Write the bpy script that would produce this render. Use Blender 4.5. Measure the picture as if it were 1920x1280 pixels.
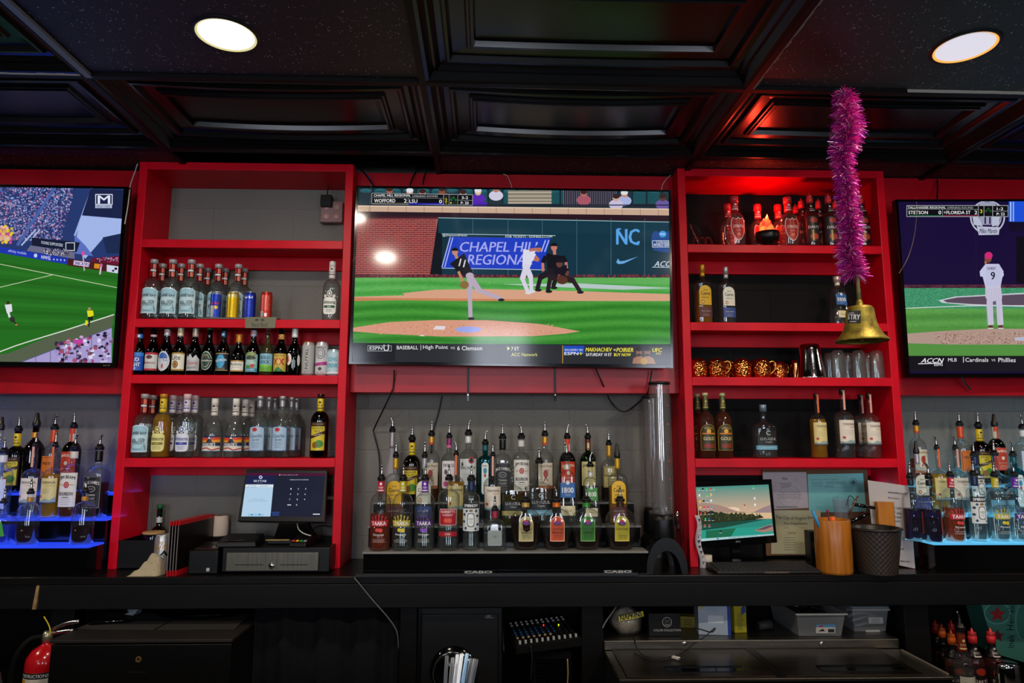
import bpy, math, random
from mathutils import Vector, Matrix
R_ = random.Random(7)
for o in list(bpy.data.objects): bpy.data.objects.remove(o)
scene = bpy.context.scene
COL = scene.collection
PI = math.pi
# ------------------------------------------------------------------ camera
H0 = 1.55                      # eye height; plan coordinates below are relative to the eye
F, PITCH, YAW, ROLL = 1282.5, .1382, .0278, .0017
fw = Vector((math.sin(YAW)*math.cos(PITCH), math.cos(YAW)*math.cos(PITCH), math.sin(PITCH)))
rt = Vector((math.cos(YAW), -math.sin(YAW), 0)); up = rt.cross(fw)
rt, up = math.cos(ROLL)*rt+math.sin(ROLL)*up, -math.sin(ROLL)*rt+math.cos(ROLL)*up
cd = bpy.data.cameras.new('camera'); cam = bpy.data.objects.new('camera', cd); COL.objects.link(cam)
cd.sensor_width = 36; cd.lens = F/1920*36; cd.clip_start = .02; cd.clip_end = 60
cam.matrix_world = Matrix(((rt.x, up.x, -fw.x, 0), (rt.y, up.y, -fw.y, 0), (rt.z, up.z, -fw.z, H0), (0, 0, 0, 1)))
scene.camera = cam
vs = scene.view_settings
vs.view_transform = 'Standard'; vs.look = 'None'; vs.gamma = 1; vs.use_curve_mapping = False; vs.exposure = 0.0
scene.cycles.transparent_max_bounces = 32; scene.cycles.max_bounces = 10
scene.cycles.sample_clamp_indirect = 4
w = bpy.data.worlds.new('world'); scene.world = w; w.use_nodes = True
w.node_tree.nodes['Background'].inputs[0].default_value = (.8, .85, 1, 1)
w.node_tree.nodes['Background'].inputs[1].default_value = .03
def lamp(x, y, z, size, power, color, kind='AREA', rot=(0, 0, 0), sy=None, spread=None):
    l = bpy.data.lights.new('lamp', kind); l.energy = power; l.color = color
    if kind == 'AREA':
        l.shape = 'DISK' if sy is None else 'RECTANGLE'; l.size = size
        if sy: l.size_y = sy
        if spread: l.spread = spread
    else: l.shadow_soft_size = size
    o = bpy.data.objects.new('lamp', l); COL.objects.link(o); o.location = (x, y, z+H0); o.rotation_euler = rot
    return o
ZC = 1.28                      # ceiling above the eye
CEIL = [(-.872, 2.089), (1.57, 2.084), (-.872, .80), (1.57, .80), (-3.3, 2.09), (4.0, 2.09), (-3.3, -2.2), (4.0, -2.2)]
for i, (x, y) in enumerate(CEIL):
    c = (1, .90, .76) if i != 1 else (1, .80, .58)
    lamp(x, y, ZC-.012, .14, (13 if i < 2 else 24), c)
# daylight from the glazed front door and the two added fill windows behind the camera
lamp(.1, -3.93, .25, .8, 34, (.86, .92, 1), rot=(PI/2, 0, 0), sy=1.7)
lamp(2.9, -3.93, .25, 1.3, 30, (.86, .92, 1), rot=(PI/2, 0, 0), sy=1.1)
lamp(-2.6, -3.93, .25, 1.3, 30, (.86, .92, 1), rot=(PI/2, 0, 0), sy=1.1)
# ------------------------------------------------------------------ projection helpers
def ray(u, v): return fw+rt*((u-960)/F)+up*((640-v)/F)
def A(u, v, Y):                # point of the pixel ray on the vertical plane at depth Y
    d = ray(u, v); d = d*(Y/d.y); return d.x, d.z
def AZ(u, v, Z):
    d = ray(u, v); d = d*(Z/d.z); return d.x, d.y
def sx(u, Y, Z):               # x of a point of depth Y, height Z seen in column u
    k = (u-960)/F
    return (k*(fw.y*Y+fw.z*Z)-rt.y*Y-rt.z*Z)/(rt.x-k*fw.x)
def V(x, y, z): return Vector((x, y, z+H0))
# ------------------------------------------------------------------ colours and materials
def lin(c): return c/12.92 if c <= .04045 else ((c+.055)/1.055)**2.4
def hx(s):
    s = s.lstrip('#')
    if len(s) == 3: s = ''.join(ch*2 for ch in s)
    return tuple(lin(int(s[i:i+2], 16)/255) for i in (0, 2, 4))
def h4(s): return (*hx(s), 1) if isinstance(s, str) else (*s, 1)
MATS = {}
def pmat(name, color, rough=.5, metal=0, spec=.5, emis=None, es=1, noise=None, bump=None, trans=0, ior=1.45, coat=0, alpha=1):
    if name in MATS: return MATS[name]
    m = bpy.data.materials.new(name); m.use_nodes = True; N = m.node_tree.nodes; L = m.node_tree.links
    b = N['Principled BSDF']
    b.inputs['Base Color'].default_value = h4(color); b.inputs['Roughness'].default_value = rough
    b.inputs['Metallic'].default_value = metal; b.inputs['Specular IOR Level'].default_value = spec
    b.inputs['Transmission Weight'].default_value = trans; b.inputs['IOR'].default_value = ior
    b.inputs['Coat Weight'].default_value = coat; b.inputs['Alpha'].default_value = alpha
    if emis: b.inputs['Emission Color'].default_value = h4(emis); b.inputs['Emission Strength'].default_value = es
    if noise or bump:
        tc = N.new('ShaderNodeTexCoord')
    if noise:                  # (scale, second colour, lo, hi, stretch)
        sc, c2, lo, hi = noise[:4]; n = N.new('ShaderNodeTexNoise'); n.inputs['Scale'].default_value = sc; n.inputs['Detail'].default_value = 6
        mp = N.new('ShaderNodeMapping'); mp.inputs['Scale'].default_value = noise[4] if len(noise) > 4 else (1, 1, 1)
        L.new(tc.outputs['Object'], mp.inputs[0]); L.new(mp.outputs[0], n.inputs['Vector'])
        r = N.new('ShaderNodeValToRGB'); r.color_ramp.elements[0].position = lo; r.color_ramp.elements[1].position = hi
        r.color_ramp.elements[0].color = h4(color); r.color_ramp.elements[1].color = h4(c2)
        L.new(n.outputs['Fac'], r.inputs[0]); L.new(r.outputs[0], b.inputs['Base Color'])
    if bump:                   # (scale, strength, distance)
        n = N.new('ShaderNodeTexNoise'); n.inputs['Scale'].default_value = bump[0]; n.inputs['Detail'].default_value = 5
        L.new(tc.outputs['Object'], n.inputs['Vector'])
        bp = N.new('ShaderNodeBump'); bp.inputs['Strength'].default_value = bump[1]; bp.inputs['Distance'].default_value = bump[2]
        L.new(n.outputs['Fac'], bp.inputs['Height']); L.new(bp.outputs[0], b.inputs['Normal'])
    MATS[name] = m; return m
def attr_mat(name, rough=.5, emit=0, spec=.5, alpha=1, metal=0):
    if name in MATS: return MATS[name]
    m = bpy.data.materials.new(name); m.use_nodes = True; N = m.node_tree.nodes; L = m.node_tree.links
    b = N['Principled BSDF']; a = N.new('ShaderNodeAttribute'); a.attribute_name = 'Col'
    b.inputs['Roughness'].default_value = rough; b.inputs['Specular IOR Level'].default_value = spec; b.inputs['Metallic'].default_value = metal
    if emit:
        b.inputs['Base Color'].default_value = (.004, .004, .005, 1)
        L.new(a.outputs['Color'], b.inputs['Emission Color']); b.inputs['Emission Strength'].default_value = emit
    else: L.new(a.outputs['Color'], b.inputs['Base Color'])
    b.inputs['Alpha'].default_value = alpha
    MATS[name] = m; return m
def schlick(N, L, f0, f1):
    l2 = N.new('ShaderNodeLayerWeight'); l2.inputs['Blend'].default_value = .5
    pw = N.new('ShaderNodeMath'); pw.operation = 'POWER'; pw.inputs[1].default_value = 4; L.new(l2.outputs['Facing'], pw.inputs[0])
    mt = N.new('ShaderNodeMath'); mt.operation = 'MULTIPLY_ADD'; mt.inputs[1].default_value = f1; mt.inputs[2].default_value = f0; L.new(pw.outputs[0], mt.inputs[0]); return mt
def thin_glass(name, tint, rough=.03, edge=.35, haze=0):
    if name in MATS: return MATS[name]
    m = bpy.data.materials.new(name); m.use_nodes = True; N = m.node_tree.nodes; L = m.node_tree.links
    N.remove(N['Principled BSDF'])
    t = N.new('ShaderNodeBsdfTransparent'); g = N.new('ShaderNodeBsdfGlossy'); g.inputs['Roughness'].default_value = rough
    lw = N.new('ShaderNodeLayerWeight'); lw.inputs['Blend'].default_value = edge
    r = N.new('ShaderNodeValToRGB'); r.color_ramp.elements[0].position = 0; r.color_ramp.elements[1].position = 1
    tl = hx(tint); dk = tuple((v*v*.5 if max(tl)-min(tl) > .2 else v*.62) for v in tl)
    r.color_ramp.elements[0].color = (*tl, 1); r.color_ramp.elements[1].color = (*dk, 1)
    L.new(lw.outputs['Facing'], r.inputs[0]); L.new(r.outputs[0], t.inputs[0])
    mx = N.new('ShaderNodeMixShader'); mt = schlick(N, L, .07, .65); L.new(mt.outputs[0], mx.inputs[0]); L.new(t.outputs[0], mx.inputs[1]); L.new(g.outputs[0], mx.inputs[2])
    out = mx
    if haze:
        df = N.new('ShaderNodeBsdfDiffuse'); df.inputs[0].default_value = (*tl, 1); tr = N.new('ShaderNodeBsdfTranslucent'); tr.inputs[0].default_value = (*tl, 1)
        a = N.new('ShaderNodeMixShader'); a.inputs[0].default_value = .5; L.new(df.outputs[0], a.inputs[1]); L.new(tr.outputs[0], a.inputs[2])
        out = N.new('ShaderNodeMixShader'); out.inputs[0].default_value = haze; L.new(mx.outputs[0], out.inputs[1]); L.new(a.outputs[0], out.inputs[2])
    L.new(out.outputs[0], N['Material Output'].inputs[0])
    MATS[name] = m; return m
def liquid(name, color, body=.22):
    """Coloured liquid: tinted see-through with a little body of its own."""
    if name in MATS: return MATS[name]
    m = bpy.data.materials.new(name); m.use_nodes = True; N = m.node_tree.nodes; L = m.node_tree.links
    N.remove(N['Principled BSDF']); c = hx(color)
    t = N.new('ShaderNodeBsdfTransparent'); lw = N.new('ShaderNodeLayerWeight'); lw.inputs['Blend'].default_value = .3
    r = N.new('ShaderNodeValToRGB'); ke = .85 if min(c) > .5 else .4
    r.color_ramp.elements[0].color = (*[v**.55 for v in c], 1); r.color_ramp.elements[1].color = (*[v*ke for v in c], 1)
    L.new(lw.outputs['Facing'], r.inputs[0]); L.new(r.outputs[0], t.inputs[0])
    d = N.new('ShaderNodeBsdfDiffuse'); d.inputs[0].default_value = (*c, 1); tr = N.new('ShaderNodeBsdfTranslucent'); tr.inputs[0].default_value = (*c, 1)
    m0 = N.new('ShaderNodeMixShader'); m0.inputs[0].default_value = .5; L.new(d.outputs[0], m0.inputs[1]); L.new(tr.outputs[0], m0.inputs[2])
    m1 = N.new('ShaderNodeMixShader'); m1.inputs[0].default_value = body; L.new(t.outputs[0], m1.inputs[1]); L.new(m0.outputs[0], m1.inputs[2])
    g = N.new('ShaderNodeBsdfGlossy'); g.inputs['Roughness'].default_value = .02
    fr = schlick(N, L, .02, .4)
    m2 = N.new('ShaderNodeMixShader'); L.new(fr.outputs[0], m2.inputs[0]); L.new(m1.outputs[0], m2.inputs[1]); L.new(g.outputs[0], m2.inputs[2])
    L.new(m2.outputs[0], N['Material Output'].inputs[0]); MATS[name] = m; return m
# ------------------------------------------------------------------ object bookkeeping
def tag(o, label=None, cat=None, group=None, kind=None):
    if label: o['label'] = label
    if cat: o['category'] = cat
    if group: o['group'] = group
    if kind: o['kind'] = kind
    return o
def empty(name, loc=(0, 0, 0), rz=0, label=None, cat=None, group=None, kind=None):
    o = bpy.data.objects.new(name, None); COL.objects.link(o); o.location = loc; o.rotation_euler = (0, 0, rz); o.empty_display_size = .05
    return tag(o, label, cat, group, kind)
def copy_tree(o, parent=None):
    c = o.copy(); COL.objects.link(c); c.parent = parent
    if parent: c.matrix_parent_inverse = o.matrix_parent_inverse.copy()
    for ch in KIDS.get(o.name, []): copy_tree_child(ch, c)
    return c
def copy_tree_child(o, parent):
    c = o.copy(); COL.objects.link(c); c.parent = parent
    KIDS.setdefault(parent.name, []).append(c)
    for ch in KIDS.get(o.name, []): copy_tree_child(ch, c)
KIDS = {}
class MB:
    def __init__(s): s.v = []; s.f = []; s.mi = []; s.sm = []; s.cur = 0
    def add(s, vs_, fs, smooth=False):
        k = len(s.v); s.v += [tuple(p) for p in vs_]
        for f in fs: s.f.append([i+k for i in f]); s.mi.append(s.cur); s.sm.append(smooth)
        return s
    def box(s, x0, y0, z0, x1, y1, z1):
        x0, x1 = sorted((x0, x1)); y0, y1 = sorted((y0, y1)); z0, z1 = sorted((z0, z1))
        return s.add([(x0,y0,z0),(x1,y0,z0),(x1,y1,z0),(x0,y1,z0),(x0,y0,z1),(x1,y0,z1),(x1,y1,z1),(x0,y1,z1)],
              [(0,3,2,1),(4,5,6,7),(0,1,5,4),(1,2,6,5),(2,3,7,6),(3,0,4,7)])
    def hexa(s, p):            # 8 points: bottom 4 then top 4
        return s.add(p, [(0,3,2,1),(4,5,6,7),(0,1,5,4),(1,2,6,5),(2,3,7,6),(3,0,4,7)])
    def rbox(s, x0, y0, z0, x1, y1, z1, r=.01, n=4):   # box with rounded vertical edges
        pts = []
        for cx, cy, a0 in ((x1-r, y1-r, 0), (x0+r, y1-r, 90), (x0+r, y0+r, 180), (x1-r, y0+r, 270)):
            for i in range(n+1):
                a = math.radians(a0+90*i/n); pts.append((cx+r*math.cos(a), cy+r*math.sin(a)))
        return s.prism(pts, z0, z1)
    def prism(s, pts, z0, z1, smooth=False):
        n = len(pts); s.add([(x, y, z0) for x, y in pts]+[(x, y, z1) for x, y in pts],
              [tuple(range(n))[::-1], tuple(range(n, 2*n))])
        k = len(s.v)-2*n
        for i in range(n):
            j = (i+1) % n; s.f.append([k+i, k+j, k+n+j, k+n+i]); s.mi.append(s.cur); s.sm.append(smooth)
        return s
    def lathe(s, prof, n=24, c=(0, 0, 0), rx=1, ry=1, sq=2.0, cap0=True, cap1=True, sqf=None, flute=None, smooth=True):
        vs_ = []; m = len(prof)
        for q, (r, z) in enumerate(prof):
            e = sq if sqf is None else sqf[q]
            for i in range(n):
                a = 2*PI*(i+.5)/n; ca, sa = math.cos(a), math.sin(a)
                k = (abs(ca)**e+abs(sa)**e)**(-1/e)
                fl = 1
                if flute and flute[1] < z < flute[2]: fl = 1+flute[3]*math.cos(flute[0]*a)
                yy = ry if sqf is None or e > 2.01 else 1+(ry-1)*min(1, max(0, (e-2)/.01))
                vs_.append((c[0]+r*rx*k*ca*fl, c[1]+r*k*sa*fl*(ry if (sqf is None) else yy), c[2]+z))
        fs = [(q*n+i, q*n+(i+1) % n, (q+1)*n+(i+1) % n, (q+1)*n+i) for q in range(m-1) for i in range(n)]
        s.add(vs_, fs, smooth); k = len(s.v)-len(vs_)
        if cap0: s.f.append([k+i for i in range(n)][::-1]); s.mi.append(s.cur); s.sm.append(False)
        if cap1: s.f.append([k+(m-1)*n+i for i in range(n)]); s.mi.append(s.cur); s.sm.append(False)
        return s
    def cyl(s, c, r, z0, z1, n=24, r1=None):
        return s.lathe([(r, z0), (r if r1 is None else r1, z1)], n, c)
    def tube(s, pts, r, n=8, closed=False, smooth=True):
        P = [Vector(p) for p in pts]; rr = r if hasattr(r, '__len__') else [r]*len(P)
        vs_ = []; prev = None
        for i, p in enumerate(P):
            t = (P[min(i+1, len(P)-1)]-P[max(i-1, 0)])
            if closed: t = P[(i+1) % len(P)]-P[i-1]
            t = t.normalized() if t.length > 1e-9 else Vector((0, 0, 1))
            if prev is None: a = t.cross(Vector((0, 0, 1))); a = a.normalized() if a.length > .05 else t.cross(Vector((1, 0, 0))).normalized()
            else: a = prev-t*prev.dot(t); a = a.normalized() if a.length > 1e-6 else t.orthogonal().normalized()
            prev = a; b = t.cross(a)
            for k in range(n):
                q = 2*PI*k/n; vs_.append(p+(a*math.cos(q)+b*math.sin(q))*rr[i])
        m = len(P); fs = [(i*n+k, i*n+(k+1) % n, ((i+1) % m)*n+(k+1) % n, ((i+1) % m)*n+k) for i in range(m if closed else m-1) for k in range(n)]
        if not closed: fs += [tuple(range(n))[::-1], tuple((m-1)*n+k for k in range(n))]
        return s.add(vs_, fs, smooth)
    def xf(s, M, k0=0):
        for i in range(k0, len(s.v)): s.v[i] = tuple(M @ Vector(s.v[i]))
        return s
    def build(s, name, mat, parent=None, bevel=0, loc=None, sub=0):
        me = bpy.data.meshes.new(name); me.from_pydata(s.v, [], s.f)
        for m_ in (mat if isinstance(mat, (list, tuple)) else [mat]): me.materials.append(m_)
        me.polygons.foreach_set('material_index', s.mi); me.polygons.foreach_set('use_smooth', s.sm); me.update()
        o = bpy.data.objects.new(name, me); COL.objects.link(o)
        if parent: o.parent = parent; KIDS.setdefault(parent.name, []).append(o)
        if loc is not None: o.location = loc
        if bevel:
            b = o.modifiers.new('bevel', 'BEVEL'); b.width = bevel; b.segments = 2; b.limit_method = 'ANGLE'
        if sub:
            b = o.modifiers.new('sub', 'SUBSURF'); b.levels = sub; b.render_levels = sub
        return o
def smooth_path(pts, n=6):
    P = [Vector(p) for p in pts]; out = []
    for i in range(len(P)-1):
        p0, p1, p2, p3 = P[max(i-1, 0)], P[i], P[i+1], P[min(i+2, len(P)-1)]
        for k in range(n):
            t = k/n; out.append(.5*((2*p1)+(-p0+p2)*t+(2*p0-5*p1+4*p2-p3)*t*t+(-p0+3*p1-3*p2+p3)*t**3))
    return out+[P[-1]]
# ------------------------------------------------------------------ flat artwork: labels, screens, papers
TXT = {}
def text_mesh(s, bold=0.0):
    bold = 0
    k = (s, bold)
    if k in TXT: return TXT[k]
    cu = bpy.data.curves.new('t', 'FONT'); cu.body = s; cu.size = 1; cu.resolution_u = 2; cu.offset = bold
    o = bpy.data.objects.new('t', cu); COL.objects.link(o)
    dg = bpy.context.evaluated_depsgraph_get(); me = bpy.data.meshes.new_from_object(o.evaluated_get(dg))
    v = [(p.co.x, p.co.y) for p in me.vertices]; me.calc_loop_triangles(); f = [tuple(q.vertices) for q in me.loop_triangles]
    bpy.data.objects.remove(o); bpy.data.curves.remove(cu); bpy.data.meshes.remove(me)
    if v:
        x0 = min(p[0] for p in v); x1 = max(p[0] for p in v); y0 = min(p[1] for p in v); y1 = max(p[1] for p in v)
        v = [((a-x0)/max(x1-x0, 1e-6)-.5, (b-y0)/max(y1-y0, 1e-6)-.5) for a, b in v]
    TXT[k] = (v, f); return TXT[k]
def clipx(P, x, keep_right):
    out = []
    for i in range(len(P)):
        a, b = P[i], P[(i+1) % len(P)]
        ia = (a[0] >= x) == keep_right or a[0] == x; ib = (b[0] >= x) == keep_right or b[0] == x
        if ia: out.append(a)
        if ia != ib and a[0] != b[0]:
            t = (x-a[0])/(b[0]-a[0]); out.append((x, a[1]+t*(b[1]-a[1])))
    return out
def clip_convex(P, Q):
    ar = sum(Q[i][0]*Q[(i+1) % len(Q)][1]-Q[(i+1) % len(Q)][0]*Q[i][1] for i in range(len(Q)))
    for i in range(len(Q)):
        a, b = Q[i], Q[(i+1) % len(Q)]; out = []
        side = lambda p: ((b[0]-a[0])*(p[1]-a[1])-(b[1]-a[1])*(p[0]-a[0]))*(1 if ar > 0 else -1)
        for j in range(len(P)):
            p, q = P[j], P[(j+1) % len(P)]; sp, sq_ = side(p), side(q)
            if sp >= 0: out.append(p)
            if (sp >= 0) != (sq_ >= 0): t = sp/(sp-sq_); out.append((p[0]+t*(q[0]-p[0]), p[1]+t*(q[1]-p[1])))
        P = out
        if len(P) < 3: return []
    return P
class Cv:
    clipq = None
    def __init__(s, down=False, slices=None): s.v = []; s.f = []; s.c = []; s.L = 0; s.o = (0, 0, 1); s.down = down; s.sl = slices
    def crop(s, ox, oy, k): s.o = (ox, oy, k); return s
    def T(s, p): return (s.o[0]+p[0]/s.o[2], s.o[1]+p[1]/s.o[2])
    def _face(s, P, c):
        if s.clipq:
            P = clip_convex(P, s.clipq)
            if not P: return
        k = len(s.v); s.v += [(p[0], p[1], s.L) for p in P]; s.f.append(list(range(k, k+len(P)))); s.c.append(c)
    def poly(s, P, c, up_=True):
        c = hx(c) if isinstance(c, str) else c; P = [s.T(p) for p in P]
        if s.sl:
            i0 = math.floor(min(p[0] for p in P)/s.sl); i1 = math.ceil(max(p[0] for p in P)/s.sl)
            for i in range(i0, i1):
                Q = P
                if i > i0: Q = clipx(Q, i*s.sl, True)
                if i < i1-1 and len(Q) > 2: Q = clipx(Q, (i+1)*s.sl, False)
                if len(Q) > 2: s._face(Q, c)
        else: s._face(P, c)
        if up_: s.L += 1
        return s
    def rect(s, x0, y0, x1, y1, c, up_=True): return s.poly([(x0, y0), (x1, y0), (x1, y1), (x0, y1)], c, up_)
    def ell(s, cx, cy, rx, ry, c, n=20, a0=0, a1=360, up_=True):
        return s.poly([(cx+rx*math.cos(math.radians(a0+(a1-a0)*i/n)), cy+ry*math.sin(math.radians(a0+(a1-a0)*i/n))) for i in range(n if a1-a0 >= 360 else n+1)], c, up_)
    def line(s, P, w_, c, up_=True, closed=False):
        if closed: P = list(P)+[P[0]]
        for a, b in zip(P[:-1], P[1:]):
            d = (b[0]-a[0], b[1]-a[1]); l = math.hypot(*d) or 1; n = (-d[1]/l*w_/2, d[0]/l*w_/2)
            s.poly([(a[0]+n[0], a[1]+n[1]), (b[0]+n[0], b[1]+n[1]), (b[0]-n[0], b[1]-n[1]), (a[0]-n[0], a[1]-n[1])], c, False)
        if up_: s.L += 1
        return s
    def frame(s, x0, y0, x1, y1, w_, c, wy=None):
        wy = wy or w_
        for q in ((x0, y0, x1, y0+wy), (x0, y1-wy, x1, y1), (x0, y0, x0+w_, y1), (x1-w_, y0, x1, y1)): s.rect(*q, c, False)
        s.L += 1; return s
    def cells(s, x0, y0, x1, y1, nx, ny, fn, up_=True):
        sl = s.sl; s.sl = None
        for j in range(ny):
            for i in range(nx):
                c = fn((i+.5)/nx, (j+.5)/ny)
                if c is not None:
                    s.rect(x0+(x1-x0)*i/nx, y0+(y1-y0)*j/ny, x0+(x1-x0)*(i+1)/nx, y0+(y1-y0)*(j+1)/ny, c, False)
        s.sl = sl
        if up_: s.L += 1
        return s
    def text(s, t, cx, cy, w_, h_, c, bold=0.0, slant=0, rot=0, arc=0, up_=True):
        c = hx(c) if isinstance(c, str) else c
        if bold >= .02:        # heavier stroke: the same word struck again a hair to each side
            d = min(bold, .06)*abs(h_)*.55
            s.text(t, cx+d, cy, w_, h_, c, 0, slant, rot, arc, False); s.text(t, cx-d, cy, w_, h_, c, 0, slant, rot, arc, False)
        v, f = text_mesh(t, 0); k = len(s.v); sg = -1 if s.down else 1; cr, sr = math.cos(rot), math.sin(rot)
        for a, b in v:
            x = a*w_+b*h_*slant; y = b*h_-arc*(4*a*a)*h_
            x, y = x*cr-y*sr, x*sr+y*cr
            p = s.T((cx+x, cy+sg*y)); s.v.append((p[0], p[1], s.L))
        if s.sl:               # cut the glyph faces into the same columns so they follow the curve
            vv = s.v[k:]; del s.v[k:]; w0 = s.sl
            for q in f:
                P = [vv[i][:2] for i in q]; i0 = math.floor(min(p[0] for p in P)/w0); i1 = math.ceil(max(p[0] for p in P)/w0)
                for i in range(i0, i1):
                    Q = P
                    if i > i0: Q = clipx(Q, i*w0, True)
                    if i < i1-1 and len(Q) > 2: Q = clipx(Q, (i+1)*w0, False)
                    if len(Q) > 2: s._face(Q, c)
        else:
            for q in f: s.f.append([i+k for i in q]); s.c.append(c)
        if up_: s.L += 1
        return s
    def lines(s, cx, y0, w_, dy, n, c, th=None, jag=.3):   # rows of tiny print
        for i in range(n):
            ww = w_*(1-jag*R_.random()); s.rect(cx-ww/2, y0+i*dy-(th or dy*.25), cx+ww/2, y0+i*dy+(th or dy*.25), c, False)
        s.L += 1; return s
    def build(s, name, mapf, mat, parent=None, solid=None):
        me = bpy.data.meshes.new(name); me.from_pydata([tuple(mapf(*p)) for p in s.v], [], s.f)
        at = me.color_attributes.new('Col', 'FLOAT_COLOR', 'CORNER'); buf = []
        for pol, c in zip(s.f, s.c): buf += list((*c, 1.0))*len(pol)
        if len(buf) == len(at.data)*4: at.data.foreach_set('color', buf)
        me.materials.append(mat); me.update()
        o = bpy.data.objects.new(name, me); COL.objects.link(o)
        if parent: o.parent = parent; KIDS.setdefault(parent.name, []).append(o)
        return o
def plane_map(P0, nrm, base=V(0, 0, 0), off=.00025):   # artwork drawn in photo pixels, laid on the thing's own plane
    nrm = nrm.normalized()
    def f(u, v, L):
        d = ray(u, v); t = (P0-V(0, 0, 0)).dot(nrm)/d.dot(nrm)
        return V(0, 0, 0)+d*t-nrm*(L*off)*(1 if d.dot(nrm) > 0 else -1)-base
    return f
# ------------------------------------------------------------------ shared materials
RED = pmat('red_paint', 'd0001e', rough=.42, spec=.22, noise=(9, 'ba0018', .35, .75), bump=(60, .12, .002))
REDD = pmat('red_paint_board', 'b00218', rough=.34, spec=.4, noise=(5, '940012', .35, .75), bump=(45, .15, .002))
BLK = pmat('black_satin', '090909', rough=.38, spec=.35)
BLKM = pmat('black_matte', '090909', rough=.75, spec=.15)
BLKG = pmat('black_gloss', '060606', rough=.12)
PAINTB = pmat('black_paint_wood', '080707', rough=.5, spec=.22, noise=(3, '0e0c0b', .45, .8, (1, 1, 8)), bump=(30, .2, .002))
STEEL = pmat('steel', 'b4b2ae', rough=.22, metal=1)
STEELB = pmat('brushed_steel', '8a857c', rough=.34, metal=1, noise=(4, '6e675c', .3, .8, (1, 30, 30)), bump=(90, .05, .001))
CHROME = pmat('chrome', 'd8d8d8', rough=.08, metal=1)
WHITE = pmat('white_plastic', 'd8d6d2', rough=.45)
GREYP = pmat('grey_plastic', '55565a', rough=.5)
ART = attr_mat('printed_artwork', rough=.45)
ARTM = attr_mat('metallic_print', rough=.28, metal=.55)
SCR = attr_mat('lit_screen', rough=.10, emit=.95, spec=.3)
GLASS = thin_glass('clear_glass', 'fafcfb', haze=.012)
# ------------------------------------------------------------------ the room
def struct(name, mb, m, parent=None, **k):
    o = mb.build(name, m, parent, **k)
    if parent is None: o['kind'] = 'structure'
    return o
def block_mat(name, c1, c2, mortar, dark=False):
    m = bpy.data.materials.new(name); m.use_nodes = True; N = m.node_tree.nodes; L = m.node_tree.links; b = N['Principled BSDF']
    tc = N.new('ShaderNodeTexCoord'); sp = N.new('ShaderNodeSeparateXYZ'); cb = N.new('ShaderNodeCombineXYZ')
    L.new(tc.outputs['Object'], sp.inputs[0])
    ax = N.new('ShaderNodeMath'); ax.operation = 'ADD'; ax.inputs[1].default_value = 4.0640+.613+.2032
    az = N.new('ShaderNodeMath'); az.operation = 'ADD'; az.inputs[1].default_value = 4.0640-.135-H0
    L.new(sp.outputs[0], ax.inputs[0]); L.new(sp.outputs[2], az.inputs[0]); L.new(ax.outputs[0], cb.inputs[0]); L.new(az.outputs[0], cb.inputs[1])
    br = N.new('ShaderNodeTexBrick'); br.offset = .5; br.inputs['Scale'].default_value = 1
    br.inputs['Brick Width'].default_value = .4064; br.inputs['Row Height'].default_value = .2032; br.inputs['Mortar Size'].default_value = .0035; br.inputs['Mortar Smooth'].default_value = .6
    br.inputs['Color1'].default_value = h4(c1); br.inputs['Color2'].default_value = h4(c2); br.inputs['Mortar'].default_value = h4(mortar)
    L.new(cb.outputs[0], br.inputs['Vector'])
    n = N.new('ShaderNodeTexNoise'); n.inputs['Scale'].default_value = 330; n.inputs['Detail'].default_value = 2; n.inputs['Roughness'].default_value = .7
    L.new(tc.outputs['Object'], n.inputs['Vector'])
    r = N.new('ShaderNodeValToRGB'); r.color_ramp.elements[0].position = .33; r.color_ramp.elements[1].position = .47
    r.color_ramp.elements[0].color = (.35, .35, .35, 1); r.color_ramp.elements[1].color = (1, 1, 1, 1); L.new(n.outputs['Fac'], r.inputs[0])
    n2 = N.new('ShaderNodeTexNoise'); n2.inputs['Scale'].default_value = 2.2; n2.inputs['Detail'].default_value = 3; L.new(tc.outputs['Object'], n2.inputs['Vector'])
    r2 = N.new('ShaderNodeValToRGB'); r2.color_ramp.elements[0].color = (.78, .78, .78, 1); r2.color_ramp.elements[1].color = (1.08, 1.08, 1.08, 1); L.new(n2.outputs['Fac'], r2.inputs[0])
    m1 = N.new('ShaderNodeMixRGB'); m1.blend_type = 'MULTIPLY'; m1.inputs[0].default_value = 1; L.new(br.outputs['Color'], m1.inputs[1]); L.new(r.outputs[0], m1.inputs[2])
    m2 = N.new('ShaderNodeMixRGB'); m2.blend_type = 'MULTIPLY'; m2.inputs[0].default_value = 1; L.new(m1.outputs[0], m2.inputs[1]); L.new(r2.outputs[0], m2.inputs[2])
    L.new(m2.outputs[0], b.inputs['Base Color']); b.inputs['Roughness'].default_value = .6; b.inputs['Specular IOR Level'].default_value = .15 if dark else .3
    bp = N.new('ShaderNodeBump'); bp.inputs['Strength'].default_value = .8; bp.inputs['Distance'].default_value = .006; bp.invert = True
    L.new(br.outputs['Fac'], bp.inputs['Height'])
    bp2 = N.new('ShaderNodeBump'); bp2.inputs['Strength'].default_value = .5; bp2.inputs['Distance'].default_value = .003
    L.new(r.outputs[0], bp2.inputs['Height']); L.new(bp.outputs[0], bp2.inputs['Normal']); L.new(bp2.outputs[0], b.inputs['Normal'])
    return m
WG = block_mat('grey_painted_block', '7d7a74', '77756e', '8c8981'); WK = block_mat('black_painted_block', '0c0c0c', '0a0a0a', '161616', True)
YW = 3.40
wl = MB(); z0, z1 = 0, H0+ZC+.02
for x0, x1, k in ((-4.6, .98, 0), (.98, 1.90, 1), (1.90, 4.8, 0)):
    wl.cur = k; wl.box(x0, YW, z0, x1, YW+.2, z1+.12)
struct('wall_front', wl, [WG, WK])
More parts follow.
